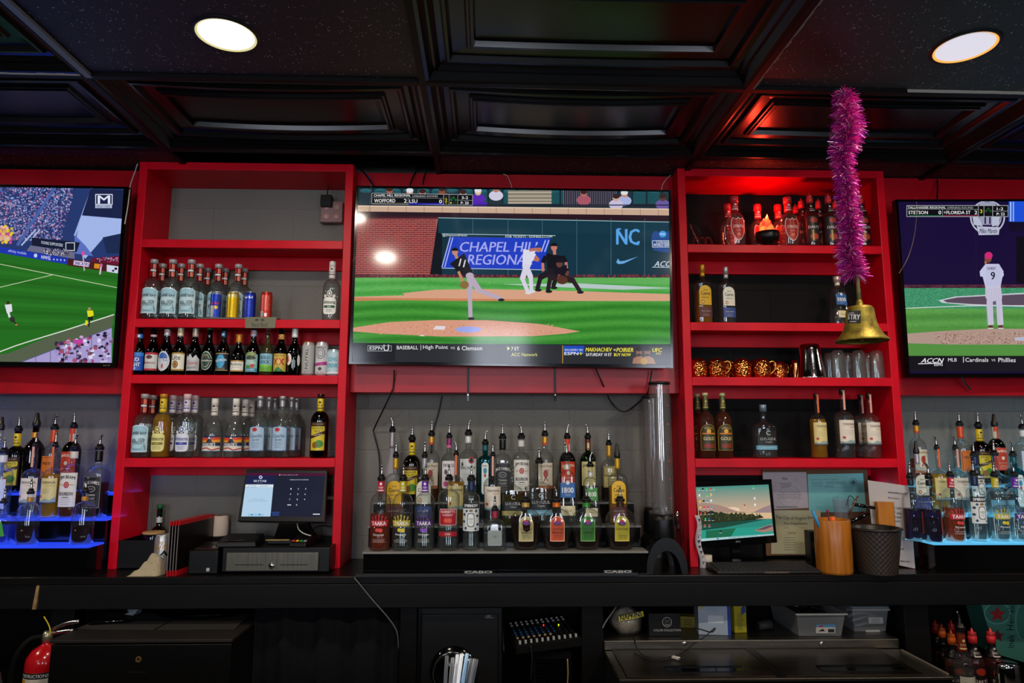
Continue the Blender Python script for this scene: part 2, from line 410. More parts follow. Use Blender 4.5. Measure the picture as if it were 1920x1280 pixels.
PLAIN = pmat('dark_plaster', '2a2624', rough=.8)
struct('wall_left', MB().box(-4.8, -4.2, 0, -4.6, 3.6, H0+ZC+.2), PLAIN)
struct('wall_right', MB().box(4.8, -4.2, 0, 5.0, 3.6, H0+ZC+.2), PLAIN)
struct('wall_back', MB().box(-4.8, -4.2, 0, 5.0, -4.0, H0+ZC+.2), PLAIN)
struct('floor', MB().box(-4.8, -4.2, -.1, 5, 3.6, 0), pmat('dark_floor_tile', '1b1a19', rough=.45, noise=(4, '262220', .4, .7)))
DAY = pmat('daylit_glass', '000000', rough=.1, emis='dfe8ff', es=7)
for i, (xc, wd, zl, zh) in enumerate(((.1, .8, -.6, 1.2), (-2.6, 1.3, -.35, .85), (2.9, 1.3, -.35, .85))):  # both windows are added, for fill and streak highlights on the bottles
    g = struct(('door_1', 'added_window_1', 'added_window_2')[i], MB().box(xc-wd/2, -3.99, H0+zl, xc+wd/2, -3.97, H0+zh), DAY)
    fr = MB()
    for q in ((xc-wd/2-.06, zl-.06, xc-wd/2, zh+.06), (xc+wd/2, zl-.06, xc+wd/2+.06, zh+.06), (xc-wd/2, zh, xc+wd/2, zh+.06), (xc-wd/2, zl-.06, xc+wd/2, zl), (xc-.02, zl, xc+.02, zh)):
        fr.box(q[0], -4.0, H0+q[1], q[2], -3.94, H0+q[3])
    fr.build('frame', BLK, g)
# ceiling: suspended grid of moulded black panels, with a flat speckled tile round each downlight
def speckle(name):
    m = bpy.data.materials.new(name); m.use_nodes = True; N = m.node_tree.nodes; L = m.node_tree.links; b = N['Principled BSDF']
    tc = N.new('ShaderNodeTexCoord'); vo = N.new('ShaderNodeTexVoronoi'); vo.inputs['Scale'].default_value = 95; L.new(tc.outputs['Object'], vo.inputs['Vector'])
    r = N.new('ShaderNodeValToRGB'); r.color_ramp.elements[0].position = .12; r.color_ramp.elements[1].position = .25
    r.color_ramp.elements[0].color = (.75, .75, .78, 1); r.color_ramp.elements[1].color = (.016, .015, .015, 1); L.new(vo.outputs['Distance'], r.inputs[0])
    n = N.new('ShaderNodeTexNoise'); n.inputs['Scale'].default_value = 40; L.new(tc.outputs['Object'], n.inputs['Vector'])
    r3 = N.new('ShaderNodeValToRGB'); r3.color_ramp.elements[0].position = .5; r3.color_ramp.elements[1].position = .62; L.new(n.outputs['Fac'], r3.inputs[0])
    mx = N.new('ShaderNodeMixRGB'); L.new(r3.outputs[0], mx.inputs[0]); mx.inputs[1].default_value = (.016, .015, .015, 1); L.new(r.outputs[0], mx.inputs[2])
    L.new(mx.outputs[0], b.inputs['Base Color']); b.inputs['Roughness'].default_value = .55
    bp = N.new('ShaderNodeBump'); bp.inputs['Strength'].default_value = .5; bp.inputs['Distance'].default_value = .003; L.new(n.outputs['Fac'], bp.inputs['Height']); L.new(bp.outputs[0], b.inputs['Normal'])
    return m
SPK = speckle('speckled_black_tile')
PANEL = pmat('moulded_black_panel', '080809', rough=.26, spec=.5)
ceil_ = struct('ceiling', MB().box(-4.8, -4.2, H0+ZC+.12, 5, 3.6, H0+ZC+.2), BLKM)
CX0, CY0, CPH, CW, CD = -1.469, 2.351, .0098, 1.2065, .6357
def cpt(a, b, z=0): return (CX0+a*math.cos(CPH)-b*math.sin(CPH), CY0+a*math.sin(CPH)+b*math.cos(CPH), H0+ZC+z)
def moulded(i, j, b0=None, b1=None, sag=0):
    a0, a1 = i*CW+.012, (i+1)*CW-.012; c0, c1 = (j*CD+.012, (j+1)*CD-.012)
    prof = [(0, 0), (.012, .004), (.03, .030), (.038, .030), (.044, .024), (.056, .040), (.075, .046), (.082, .034), (.092, .034), (.102, .052), (.150, .056), (.156, .046), (.164, .046), (.168, .040), (.178, .040), (.184, .058), (.20, .060)]
    m = MB(); NS = 12; rings = []
    for d, z in prof:
        P = []
        for (p, q) in (((a0+d, c0+d), (a1-d, c0+d)), ((a1-d, c0+d), (a1-d, c1-d)), ((a1-d, c1-d), (a0+d, c1-d)), ((a0+d, c1-d), (a0+d, c0+d))):
            for t in range(NS):
                a = p[0]+(q[0]-p[0])*t/NS; b = p[1]+(q[1]-p[1])*t/NS
                s = sag*math.sin(PI*(a-a0)/(a1-a0))*min(1, d/.1)
                P.append(cpt(a, b, z-s))
        rings.append(P)
    n = 4*NS; vs_ = [p for r in rings for p in r]; k = len(vs_)
    fs = [(r*n+t, r*n+(t+1) % n, (r+1)*n+(t+1) % n, (r+1)*n+t) for r in range(len(prof)-1) for t in range(n)]
    base = (len(prof)-1)*n
    # centre field as strips across the width
    for t in range(NS):
        fs.append((base+t, base+t+1, base+(3*NS-t-1), base+(3*NS-t)))
    m.add(vs_, fs); return m.build('moulded_panel', PANEL, ceil_)
def flat(i, j, c0=None, c1=None, z=.012):
    a0, a1 = i*CW+.01, (i+1)*CW-.01; c0 = j*CD+.01 if c0 is None else c0; c1 = (j+1)*CD-.01 if c1 is None else c1
    p = [cpt(a0, c0, z), cpt(a1, c0, z), cpt(a1, c1, z), cpt(a0, c1, z)]; q = [(x, y, zz+.015) for x, y, zz in p]
    return MB().hexa(p+q).build('speckled_tile', SPK, ceil_)
for j in range(-10, 2):
    for i in range(-3, 5):
        if j == 1:
            if i in (0,): continue              # the cut tile behind is missing here and shows the block wall
            flat(i, 1, CD+.01, 1.6*CD+.04)
        elif i in (0, 2, -2, 4) and j in (-1, -3, -5, -7): flat(i, j)
        else: moulded(i, j, sag=(.022 if (i, j) in ((1, 0), (0, 0)) else .006))
g = MB()
for i in range(-3, 6): p = [cpt(i*CW-.012, -10*CD, -.003), cpt(i*CW+.012, -10*CD, -.003), cpt(i*CW+.012, 1.65*CD, -.003), cpt(i*CW-.012, 1.65*CD, -.003)]; g.hexa(p+[(x, y, z+.02) for x, y, z in p])
for j in range(-10, 2): p = [cpt(-3*CW, j*CD-.012, -.002), cpt(5*CW, j*CD-.012, -.002), cpt(5*CW, j*CD+.012, -.002), cpt(-3*CW, j*CD+.012, -.002)]; g.hexa(p+[(x, y, z+.02) for x, y, z in p])
g.build('grid_bar', PAINTB, ceil_)
g = MB(); p = [cpt(-.002, -10*CD, -.004), cpt(.022, -10*CD, -.004), cpt(.022, 0, -.004), cpt(-.002, 0, -.004)]; g.hexa(p+[(x, y, z+.012) for x, y, z in p])
g.build('bare_grid_bar', pmat('bare_aluminium', '8f8e8c', rough=.4, metal=.3), ceil_)
g = MB()                                        # chipped white edges of cut tiles
for k in range(60):
    b = -3*CD+k*3*CD/60; wv = .006+.006*R_.random(); p = [cpt(2*CW+.012, b, .0), cpt(2*CW+.012+wv, b, .0), cpt(2*CW+.012+wv, b+3*CD/60, .0), cpt(2*CW+.012, b+3*CD/60, .0)]; g.hexa(p+[(x, y, z+.02) for x, y, z in p])
for k in range(70):
    a = 2.5*CW+k*1.4*CW/70; wv = .002+.010*R_.random()*k/70; p = [cpt(a, -.012-wv, .0), cpt(a+1.4*CW/70, -.012-wv, .0), cpt(a+1.4*CW/70, -.010, .0), cpt(a, -.010, .0)]; g.hexa(p+[(x, y, z+.02) for x, y, z in p])
for k in range(40):
    a = -1.1*CW+k*1.1*CW/40; wv = .001+.004*R_.random(); p = [cpt(a, -.014-wv, -.003), cpt(a+1.1*CW/40, -.014-wv, -.003), cpt(a+1.1*CW/40, -.010, -.003), cpt(a, -.010, -.003)]; g.hexa(p+[(x, y, z+.02) for x, y, z in p])
g.build('chipped_edge', pmat('raw_tile_core', '9a968c', rough=.9), ceil_)
# downlights
for i, (x, y) in enumerate(CEIL):
    names = {0: 'round recessed white downlight in the left speckled ceiling tile', 1: 'round recessed downlight with an amber halo ring in the right speckled ceiling tile'}
    e = empty('downlight', (x, y, H0+ZC+.012), 0, names.get(i, 'round recessed downlight in the ceiling behind the camera'), 'ceiling light', 'downlights in the ceiling')
    amber = i == 1
    MB().lathe([(.094, -.005), (.104, -.005), (.107, .002)], 40, cap0=False, cap1=False).build('trim_ring', pmat('trim_ring', '1c1a18', rough=.4), e)
    MB().lathe([(.0945, -.0045), (.086, -.001)], 40, cap0=False, cap1=False).build('halo_ring', pmat('amber_halo', 'd8b070', rough=.3, emis='ffb048', es=1.0) if amber else pmat('pale_halo', 'd8d0a0', rough=.3, emis='e8e098', es=.75), e)  # emissive ring added to imitate the halo round the lamp
    MB().lathe([(.0001, -.002), (.0862, -.002)], 40, cap0=False, cap1=False).build('diffuser', pmat('cool_diffuser', 'ffffff', emis='dcdce8', es=.85) if amber else pmat('lit_diffuser', 'ffffff', emis='fff8ee', es=1.6), e)
# ------------------------------------------------------------------ red cabinets
YF = 3.1461; TH = .038
ZS = [.9118, .5345, .2759, -.098]; ZT = 1.2903; CT = -.5773
def zat(v, Y, u=900): return A(u, v, Y)[1]
def cabinet(label, X0, X1, zt, rails):
    e = empty('shelf_cabinet', V((X0+X1)/2, YF, CT), 0, label, 'shelf unit', 'red painted shelf units on the back bar')
    bx, by, bz = e.location
    def part(n, x0, z0, x1, z1, y0=YF, y1=YW, m=RED):
        return MB().box(x0-bx, y0-by, z0+H0-bz, x1-bx, y1-by, z1+H0-bz).build(n, m, e, bevel=.0025)
    part('side_panel', X0, CT, X0+TH, zt); part('side_panel', X1-TH, CT, X1, zt)
    part('top_panel', X0+TH, zt-TH, X1-TH, zt)
    for z in rails:
        part('shelf', X0+TH, z-.020, X1-TH, z, YF+.019)
        part('edge_strip', X0+TH, z-.040, X1-TH, z, YF, YF+.0188)
        part('back_rail', X0+TH, z-.088, X1-TH, z-.0205, YW-.021, YW-.001)
    return e
XL, XL2, XR, XR2 = -1.6808, -.6713, .8874, 1.9033
cabinet('tall red open shelf cabinet on the counter at left, holding rum and beer', XL, XL2, ZT, ZS)
cabinet('tall red open shelf cabinet on the counter at right, with copper mugs', XR, XR2, ZT, ZS)
# red boards that carry the televisions
YB = 3.23
for n, (x0, x1, vt, vb, uc) in enumerate(((-4.5, XL, 318, 738, 120), (XL2, XR, 327, 736.5, 960), (XR2, 4.7, 335, 741, 1800))):
    zt, zb = A(uc, vt, YB)[1], A(uc, vb, YB)[1]
    struct('trim_%d' % (n+1), MB().box(x0+.001, YB, zb+H0, x1-.001, YW-.001, zt+H0), REDD, bevel=.002)
# ------------------------------------------------------------------ back bar counter
YC = 2.973
ct = empty('back_bar_counter', V(0, YC, CT), 0, 'long black painted wooden back bar counter running the whole width', 'counter')
def cpart(n, x0, y0, z0, x1, y1, z1, m=PAINTB, bevel=.003, parent=None):
    return MB().box(x0, y0-YC, z0-CT, x1, y1-YC, z1-CT).build(n, m, parent or ct, bevel=bevel)
cpart('worktop', -4.5, YC, CT-.03, 4.7, YW-.001, CT, pmat('black_worktop', '0b0a0a', rough=.3, spec=.3, noise=(6, '120e0c', .4, .7)))
xe = A(74, 1100, YC)[0]
cpart('apron', xe, YC-.0005, CT-.127, 4.7, YC+.035, CT-.0305)
cpart('apron', -4.5, YC+.010, CT-.127, xe-.022, YC+.040, CT-.0305)
m = MB(); m.hexa([(xe-.022, .0, -.125), (xe-.008, 0, -.125), (xe-.008, .03, -.125), (xe-.022, .03, -.125), (xe-.012, 0, -.031), (xe-.002, 0, -.031), (xe-.002, .03, -.031), (xe-.012, .03, -.031)])
m.build('raw_wood_edge', pmat('raw_plywood', '9a7a52', rough=.8, noise=(30, '6b4a2c', .4, .7)), ct)
for u0, u1 in ((96, 140), (750, 782), (1090, 1131), (1694, 1741)):
    x0, x1 = A(u0, 1160, YC+.05)[0], A(u1, 1160, YC+.05)[0]
    cpart('post', x0, YC+.045, -H0, x1, YC+.13, CT-.031)
cpart('back_panel', -4.5, YW-.02, -H0, 4.7, YW-.002, CT-.031, BLKM, 0)
# ------------------------------------------------------------------ bottles
def lab(fn):            # label artwork factory; u in body radii, v in body heights
    return fn
BRN = thin_glass('brown_glass', '7a3a12', edge=.3); GRN = thin_glass('green_glass', '2f8a38', edge=.3); DGRN = thin_glass('dark_green_glass', '1c5a26', edge=.3)
TEAL = thin_glass('teal_glass', '4fc3cc', edge=.35); FROST = pmat('frosted_grey_glass', '8a8588', rough=.45)
GLS = {'clear': GLASS, 'brown': BRN, 'green': GRN, 'dgreen': DGRN, 'teal': TEAL, 'frost': FROST}
LIQ = {'water': liquid('clear_spirit', 'eef3f1', .03), 'gold': liquid('gold_spirit', 'e8b020', .4), 'amber': liquid('amber_spirit', 'b0561a'), 'dark': liquid('dark_spirit', '481c0a'),
       'pink': liquid('pink_orange_spirit', 'd86a3c'), 'olive': liquid('olive_spirit', '8a7c22'), 'beer': liquid('beer', '3a1606', .15), 'gbeer': liquid('green_bottle_beer', '1f3c10'),
       'red': liquid('red_mixer', 'a8141a'), 'blue': liquid('blue_lit_spirit', '5a78d8'), 'purple': liquid('purple_spirit', '3a2450')}  # blue tint stands in for the step light in a clear bottle
def profile(R, H, hb, hn, rn, hip=0, base=.03):
    P = [(R*.80, 0), (R*.95, H*.008), (R, H*base), (R, H*hb)]
    n = 8
    for i in range(1, n+1):
        t = i/n; a = t*PI/2
        if hip == 0:   r = rn+(1-rn)*math.cos(a)**.9 if i < n else rn; z = hb+(hn-hb)*(math.sin(a)*.55+t*.45)
        elif hip == 1: r = rn+(1-rn)*(.5+.5*math.cos(PI*t)); z = hb+(hn-hb)*t
        else:          r = rn+(1-rn)*(1-t**1.5) if i < n else rn; z = hb+(hn-hb)*(t**.8)
        P.append((R*max(r, rn), H*z))
    P += [(R*rn, H*.97), (R*rn*1.12, H*.975), (R*rn*1.12, H*.995), (R*rn*1.0, H)]
    return P
TYPES = {}
def btype(k, **d): TYPES[k] = d
PROTO = {}
def ryat(P, z):
    for (r0, z0), (r1, z1) in zip(P[:-1], P[1:]):
        if z0 <= z <= z1: return r0+(r1-r0)*(z-z0)/max(z1-z0, 1e-9)
    return P[-1][0]
METC = {}
def colmat(c, rough=.35, metal=0):
    k = (c, rough, metal)
    if k not in METC: METC[k] = pmat('cap_%s_%d' % (c, metal*10+rough*100), c, rough=rough, metal=metal)
    return METC[k]
def make_bottle(k, top, base):
    d = TYPES[k]; R, H = d['R'], d['H']; sq = d.get('sq', 2.0); ry = d.get('ry', 1.0)
    P = d.get('prof') or profile(R, H, d['hb'], d['hn'], d['rn'], d.get('hip', 0))
    P = [(r, z) for r, z in P]; zn = d['hn']*H
    e = empty('bottle')
    sqf = [sq if z < d['hb']*H+.001 else max(2.0, 2+(sq-2)*max(0, (zn-z)/max(zn-d['hb']*H, 1e-6))) for r, z in P]
    def cross(mb, PP, grow=0, fl=None, cap1=False):
        n = 36; k0 = len(mb.v); m = len(PP); vs_ = []
        for (r, z) in PP:
            t = min(1, max(0, (zn-z)/max(zn-d['hb']*H, 1e-6))); ee = 2+(sq-2)*t; yy = 1+(ry-1)*t
            for i in range(n):
                a = 2*PI*i/n; ca, sa = math.cos(a), math.sin(a); q = (abs(ca)**ee+abs(sa)**ee)**(-1/ee)
                ff = 1+(fl[2]*math.cos(fl[0]*a+(z*fl[3])) if fl and fl[1][0] < z/H < fl[1][1] else 0)
                vs_.append(((r+grow)*q*ca*ff, (r+grow)*q*sa*yy*ff, z))
        fs = [(j*n+i, j*n+(i+1) % n, (j+1)*n+(i+1) % n, (j+1)*n+i) for j in range(m-1) for i in range(n)]
        mb.add(vs_, fs, True); k = k0
        mb.f.append([k+i for i in range(n)][::-1]); mb.mi.append(0); mb.sm.append(False)
        if cap1: mb.f.append([k+(m-1)*n+i for i in range(n)]); mb.mi.append(0); mb.sm.append(False)
        return mb
    cross(MB(), P, 0, d.get('flute')).build('glass_body', GLS[d.get('glass', 'clear')] if not d.get('opaque') else d['opaque'], e)
    lv = d.get('liq')
    if lv:
        zt = lv[1]*H; Q = [(max(r-.0028, .002), max(z, .004)) for r, z in P if z < zt]; rr = max(ryat(P, zt)-.0028, .002); Q.append((rr, zt))
        Q[0] = (Q[0][0], .004)
        cross(MB(), Q, 0, None, True).build('liquid', LIQ[lv[0]], e)
    def wrapf(rad_fn):
        def f(u, v, L):
            r = rad_fn(v); x = max(-.985*r, min(.985*r, u)); t = min(1, max(0, (zn-v)/max(zn-d['hb']*H, 1e-6))); ee = 2+(sq-2)*t; yy = 1+(ry-1)*t
            return (x, -r*yy*max(0, 1-abs(x/r)**ee)**(1/ee)-.0005-L*.00018, v)
        return f
    if d.get('label'):
        c = Cv(slices=R*.14); d['label'](c, R, H)
        c.build('label', wrapf(lambda v: ryat(P, v)+.0004), ARTM if d.get('shiny') else ART, e)
    w_ = d.get('wrap')                      # foil or paper sleeve on the neck: (z0, z1, colour, metal, [artwork])
    if w_:
        Q = [(ryat(P, z*H)+.0009, z*H) for z in [w_[0]+(w_[1]-w_[0])*i/6 for i in range(7)]]
        ne = cross(MB(), Q, 0); nb = ne.build('neck_sleeve', colmat(w_[2], .3, w_[3]), e)
        if len(w_) > 4:
            c = Cv(slices=R*.1); w_[4](c, R*d['rn'], H); c.build('neck_label', wrapf(lambda v: ryat(P, v)+.0012), ART, e)
    rn = R*d['rn']
    if top == 'cap' and d.get('cap'):
        cc, h0, met = d['cap'][:3]; rg = d['cap'][3] if len(d['cap']) > 3 else 1.16
        MB().lathe([(rn*rg, h0*H), (rn*rg, H*.996), (rn*rg*.93, H*1.002)], 24, cap0=True).build('cap', colmat(cc, .35, met), e)
    elif top == 'crown':
        MB().lathe([(rn*1.25, H*.972), (rn*1.25, H*.98), (rn*1.15, H*.998), (rn*.9, H*1.002)], 21).build('crown_cap', colmat(d['cap'][0], .3, .4), e)
    elif top in ('pour', 'pourl', 'pourr'):
        s = {'pour': 0, 'pourl': -1, 'pourr': 1}[top]
        MB().lathe([(rn*1.22, H*.968), (rn*1.28, H*.985), (rn*1.18, H*.999), (rn*1.3, H*1.0), (rn*1.3, H*1.0+.004), (rn*.95, H+.006), (rn*.8, H+.016)], 20).build('stopper', colmat('0b0b0b', .4, 0), e)
        tip = .058
        MB().tube(smooth_path([(0, 0, H+.014), (0, 0, H+.032), (s*.003, -.001, H+.044), (s*.010, -.003, H+tip)], 4), [.0052]*4+[.0046]*4+[.0038]*4+[.0030], 10).build('pour_spout', STEEL, e)
    elif top == 'tall':
        MB().lathe([(rn*1.22, H*.965), (rn*1.3, H*.99), (rn*1.25, H+.012), (rn*.9, H+.018), (rn*.55, H+.05), (rn*.35, H+.052)], 20).build('stopper', colmat('171412', .35, 0), e)
    if d.get('extra'): d['extra'](e, R, H, P)
    return e
def place(k, u, Z, Y, label, group, top='cap', s=1.0, rz=0, name='bottle', vtop=None, cat='bottle'):
    """Stand one bottle of kind k on height Z at depth Y, with its top seen in column u."""
    d = TYPES[k]; Hh = d['H']*s; x = sx(u, Y, Z+Hh)
    key = (k, top)
    if key not in PROTO: PROTO[key] = make_bottle(k, top, 0); o = PROTO[key]; o['_first'] = 1
    else: o = copy_tree(PROTO[key])
    o.name = name; o.location = V(x, Y, Z+.0006); o.rotation_euler = (0, 0, rz); o.scale = (s, s, s)
    if label.startswith(':'): label = d['desc']+' '+label[1:].strip()
    tag(o, label, cat, group); return o
def rr_(c, x0, y0, x1, y1, r, col, ry_=None):   # rounded or arched panel
    ry_ = ry_ or r; P = []
    for cx, cy, a0 in ((x1-r, y1-ry_, 0), (x0+r, y1-ry_, 90), (x0+r, y0+ry_, 180), (x1-r, y0+ry_, 270)):
        for i in range(5): a = math.radians(a0+22.5*i); P.append((cx+r*math.cos(a), cy+ry_*math.sin(a)))
    return c.poly(P, col)
def arch(c, w_, v0, v1, rise, col):
    P = [(-w_, v0), (w_, v0), (w_, v1-rise)]+[(w_*math.cos(math.radians(a)), v1-rise+rise*math.sin(math.radians(a))) for a in range(20, 180, 20)]+[(-w_, v1-rise)]
    return c.poly(P, col)
def L_caribe(c, R, H):
    arch(c, .86*R, .09*H, .51*H, .05*H, 'e8f2f4'); arch(c, .82*R, .10*H, .50*H, .045*H, '9cc6d4')
    c.rect(-.8*R, .20*H, .8*R, .37*H, 'c4dfe4'); c.ell(0, .20*H, .5*R, .06*H, 'b0d4dc'); c.ell(-.4*R, .27*H, .3*R, .03*H, '7f9aa4'); c.ell(.4*R, .28*H, .32*R, .03*H, '8aa4ac')
    c.line([(-.75*R, .13*H), (-.5*R, .3*H)], .05*R, '4f6870'); c.line([(.75*R, .13*H), (.55*R, .3*H)], .05*R, '4f6870')
    c.text('CARIBE BAY', 0, .385*H, 1.55*R, .05*H, '1e2a30', .02, arc=.25); c.text('SUPERIOR', 0, .235*H, 1.1*R, .05*H, '31424a'); c.text('SUPER PREMIUM', 0, .135*H, .9*R, .018*H, '50656e')
def nk_red(c, r, H):
    c.rect(-r, .80*H, r, .83*H, 'd8d8d8'); c.rect(-r, .84*H, -.2*r, .92*H, 'c41e1e', False); c.rect(-r, .71*H, -.2*r, .79*H, 'b41a1a', False); c.rect(.2*r, .71*H, r, .79*H, 'd06a54', False); c.rect(.2*r, .84*H, r, .92*H, 'd8604a')
btype('caribe', R=.0415, H=.288, hb=.53, hn=.70, rn=.33, liq=('water', .66), label=L_caribe, cap=('a9a2a2', .93, .2, 1.28), wrap=(.71, .93, '3a2424', .5, nk_red), desc='clear rum bottle with pale blue arched label,')
def L_aristo(main, band, bg):
    def f(c, R, H):
        rr_(c, -.72*R, .10*H, .72*R, .38*H, .3*R, bg, .06*H); c.ell(0, .44*H, .30*R, .052*H, bg); c.ell(0, .44*H, .22*R, .038*H, main); c.ell(0, .44*H, .12*R, .022*H, bg)
        for s in (-1, 1): c.ell(s*.5*R, .40*H, .16*R, .022*H, bg); c.line([(s*.3*R, .40*H), (s*.62*R, .43*H)], .05*R, bg)
        c.text('Aristocrat', 0, .30*H, 1.35*R, .06*H, main, .03); rr_(c, -.62*R, .205*H, .62*R, .245*H, .1*R, band, .015*H); c.text('RUM', 0, .225*H, .35*R, .022*H, bg)
        c.lines(0, .14*H, .9*R, .02*H, 3, main, .002*H)
    return f
def nk_txt(t, col, bg=None, v=.82):
    def f(c, r, H):
        c.ell(0, (v+.05)*H, .4*r, .018*H, col); c.text(t, 0, v*H, 1.7*r, .028*H, col); c.rect(-r, (v-.05)*H, r, (v-.035)*H, col)
    return f
btype('aristo_white', R=.0405, H=.288, hb=.56, hn=.70, rn=.35, liq=('water', .66), label=L_aristo('1b3a2a', '1f5a3a', 'eceae0'), cap=('ddd3cc', .91, 0, 1.1), wrap=(.71, .91, 'ddd3cc', 0, nk_txt('Aristocrat', '2b4a38')), desc='clear spirit bottle with white crest label,')
btype('aristo_gold', R=.0405, H=.288, hb=.56, hn=.70, rn=.35, liq=('gold', .68), label=L_aristo('6a5a14', '8a7a20', 'e6dc8a'), cap=('c58a1e', .93, .3, 1.16), wrap=(.71, .93, 'e2bc22', 0, nk_txt('Aristocrat', '4a3a08')), desc='golden rum bottle with yellow crest label,')
btype('aristo_blue', R=.0405, H=.288, hb=.56, hn=.70, rn=.35, liq=('water', .66), label=L_aristo('2a3a8a', '23349a', 'dfe0e8'), cap=('d8b8b8', .91, 0, 1.16), wrap=(.71, .91, 'd8ccd2', 0, nk_txt('Aristocrat', '2a3a9a')), desc='clear rum bottle with blue-lettered crest label,')
def L_whal(c, R, H):
    c.rect(-.93*R, .11*H, .93*R, .37*H, '20264e'); c.poly([(-.93*R, .30*H), (.0*R, .26*H), (.93*R, .30*H), (.93*R, .35*H), (0, .33*H), (-.93*R, .345*H)], 'd8481c'); c.poly([(-.93*R, .26*H), (.93*R, .26*H), (.93*R, .31*H), (0, .285*H), (-.93*R, .30*H)], 'e8a020')
    c.poly([(-.3*R, .26*H), (0, .36*H), (.35*R, .26*H)], '16202a'); c.poly([(-.12*R, .32*H), (0, .36*H), (.14*R, .32*H)], 'e8e8ea'); c.rect(-.93*R, .11*H, .93*R, .20*H, 'ded8ca'); c.text("WHALER'S", -.1*R, .225*H, 1.4*R, .055*H, 'f0ece2', .03); c.line([(-.93*R, .15*H), (-.2*R, .17*H), (.3*R, .13*H), (.93*R, .16*H)], .02*H, 'b8342a'); c.line([(-.93*R, .115*H), (.93*R, .115*H)], .012*H, '2a6a9a')
btype('whaler', R=.0430, H=.268, hb=.38, hn=.70, rn=.32, hip=2, liq=('water', .60), label=L_whal, cap=('e2d8cc', .86, 0, 1.12), wrap=(.71, .87, 'ddd2c6', 0, nk_txt("WHALER'S", '2a2420', v=.82)), desc='rum bottle with sunset label and cream neck,')
def L_cast(c, R, H):
    arch(c, .84*R, .11*H, .51*H, .03*H, '46608a'); arch(c, .78*R, .125*H, .50*H, .03*H, 'a9c2d8'); c.ell(-.15*R, .455*H, .28*R, .032*H, 'c0202c'); c.text('Castillo', 0, .355*H, 1.3*R, .055*H, '28405e', .02, .25); c.text('SILVER', 0, .29*H, .8*R, .028*H, '1e2c44', .03); c.lines(0, .165*H, 1.0*R, .022*H, 5, '5a7090', .0025*H)
btype('castillo', R=.0405, H=.280, hb=.55, hn=.80, rn=.30, hip=1, liq=('water', .72), label=L_cast, cap=('b0acaa', .93, .6, 1.2), wrap=(.82, .93, '9a9898', .5), desc='clear silver rum bottle with steel blue label and red dot,')
def L_myer(c, R, H):
    c.rect(-.84*R, .11*H, .84*R, .56*H, '2a1208'); c.rect(-.74*R, .12*H, .74*R, .49*H, 'd8c020'); c.poly([(-.74*R, .30*H), (.74*R, .37*H), (.74*R, .42*H), (-.74*R, .35*H)], '3a160c'); c.text("MYERS'S", 0, .46*H, 1.2*R, .035*H, '2a1808', .02); c.text('RUM', 0, .415*H, .55*R, .03*H, '2a1808', .02); c.ell(.2*R, .22*H, .45*R, .06*H, '3f8a2a'); c.ell(-.25*R, .2*H, .3*R, .05*H, '8a5a20'); c.text('ORIGINAL DARK', 0, .525*H, 1.3*R, .022*H, 'c08a3a')
    c.text('Original Dark', 0, .36*H, 1.2*R, .03*H, 'e8d8b0', rot=.09)
btype('myers', R=.0405, H=.290, hb=.58, hn=.73, rn=.34, glass='brown', liq=('beer', .72), label=L_myer, cap=('301a12', .93, 0, 1.1), wrap=(.73, .93, 'e4c41c', 0, nk_txt('MYERS', '2a1c08')), desc='dark rum bottle with yellow plantation label,')
# ---- beers and cans
def beer(k, H, R, glass, liq, fn, neck, capc, desc, hb=.46):
    btype(k, R=R, H=H, hb=hb, hn=.74, rn=.42, hip=1, glass=glass, liq=(liq, .86), label=fn, cap=(capc, .97, .4), wrap=neck, desc=desc)
def bx(c, R, H, col, v0=.09, v1=.45, w_=.95): c.rect(-w_*R, v0*H, w_*R, v1*H, col)
def L_bud(c, R, H): bx(c, R, H, '1450b4'); bx(c, R, H, '2a86d8', .38, .45); c.text('BUD', -.05*R, .31*H, 1.2*R, .075*H, 'f2f6fa', .04); c.text('LIGHT', 0, .21*H, 1.4*R, .075*H, 'f2f6fa', .04); c.rect(-.1*R, .10*H, .2*R, .16*H, '8ac0f0')
def L_budw(c, R, H): bx(c, R, H, 'd6d4cf'); bx(c, R, H, 'b8162a', .41, .45); c.ell(0, .36*H, .45*R, .04*H, '5e2a2a'); c.text('Budweiser', 0, .25*H, 1.6*R, .06*H, '8a1020', .02); bx(c, R, H, 'b8162a', .09, .13); c.lines(0, .15*H, 1.3*R, .022*H, 3, '8a8680', .002*H)
def L_ultra(c, R, H): c.ell(0, .28*H, .86*R, .20*H, 'e6e6e4'); c.ell(0, .28*H, .80*R, .188*H, 'c9cdd2'); c.ell(0, .36*H, .6*R, .09*H, '2a62b0'); c.rect(-.7*R, .26*H, .7*R, .33*H, 'e2e4e6'); c.text('ULTRA', 0, .295*H, 1.35*R, .055*H, '24408a', .02); c.rect(-.1*R, .14*H, .12*R, .22*H, 'c02a22')
def L_lite(c, R, H): bx(c, R, H, 'e9e3cf'); c.rect(-.95*R, .42*H, .95*R, .45*H, 'b08a2c'); c.rect(-.95*R, .09*H, .95*R, .12*H, 'b08a2c'); c.text('Lite', -.05*R, .355*H, 1.25*R, .1*H, '1c2440', .03); c.ell(-.1*R, .215*H, .42*R, .075*H, '1c2440'); c.ell(-.1*R, .215*H, .34*R, .06*H, 'c08a24'); c.ell(-.1*R, .215*H, .2*R, .035*H, '8a5a14')
def L_coors(c, R, H): bx(c, R, H, 'b9babb', .09, .30); c.poly([(-.95*R, .30*H), (-.95*R, .42*H), (-.6*R, .36*H), (-.2*R, .43*H), (.2*R, .34*H), (.6*R, .41*H), (.95*R, .32*H), (.95*R, .30*H)], 'c9cacb'); c.text('Coors', 0, .245*H, 1.6*R, .075*H, 'b8202a', .03, .3); c.text('LIGHT', 0, .15*H, 1.4*R, .045*H, '22262c', .03)
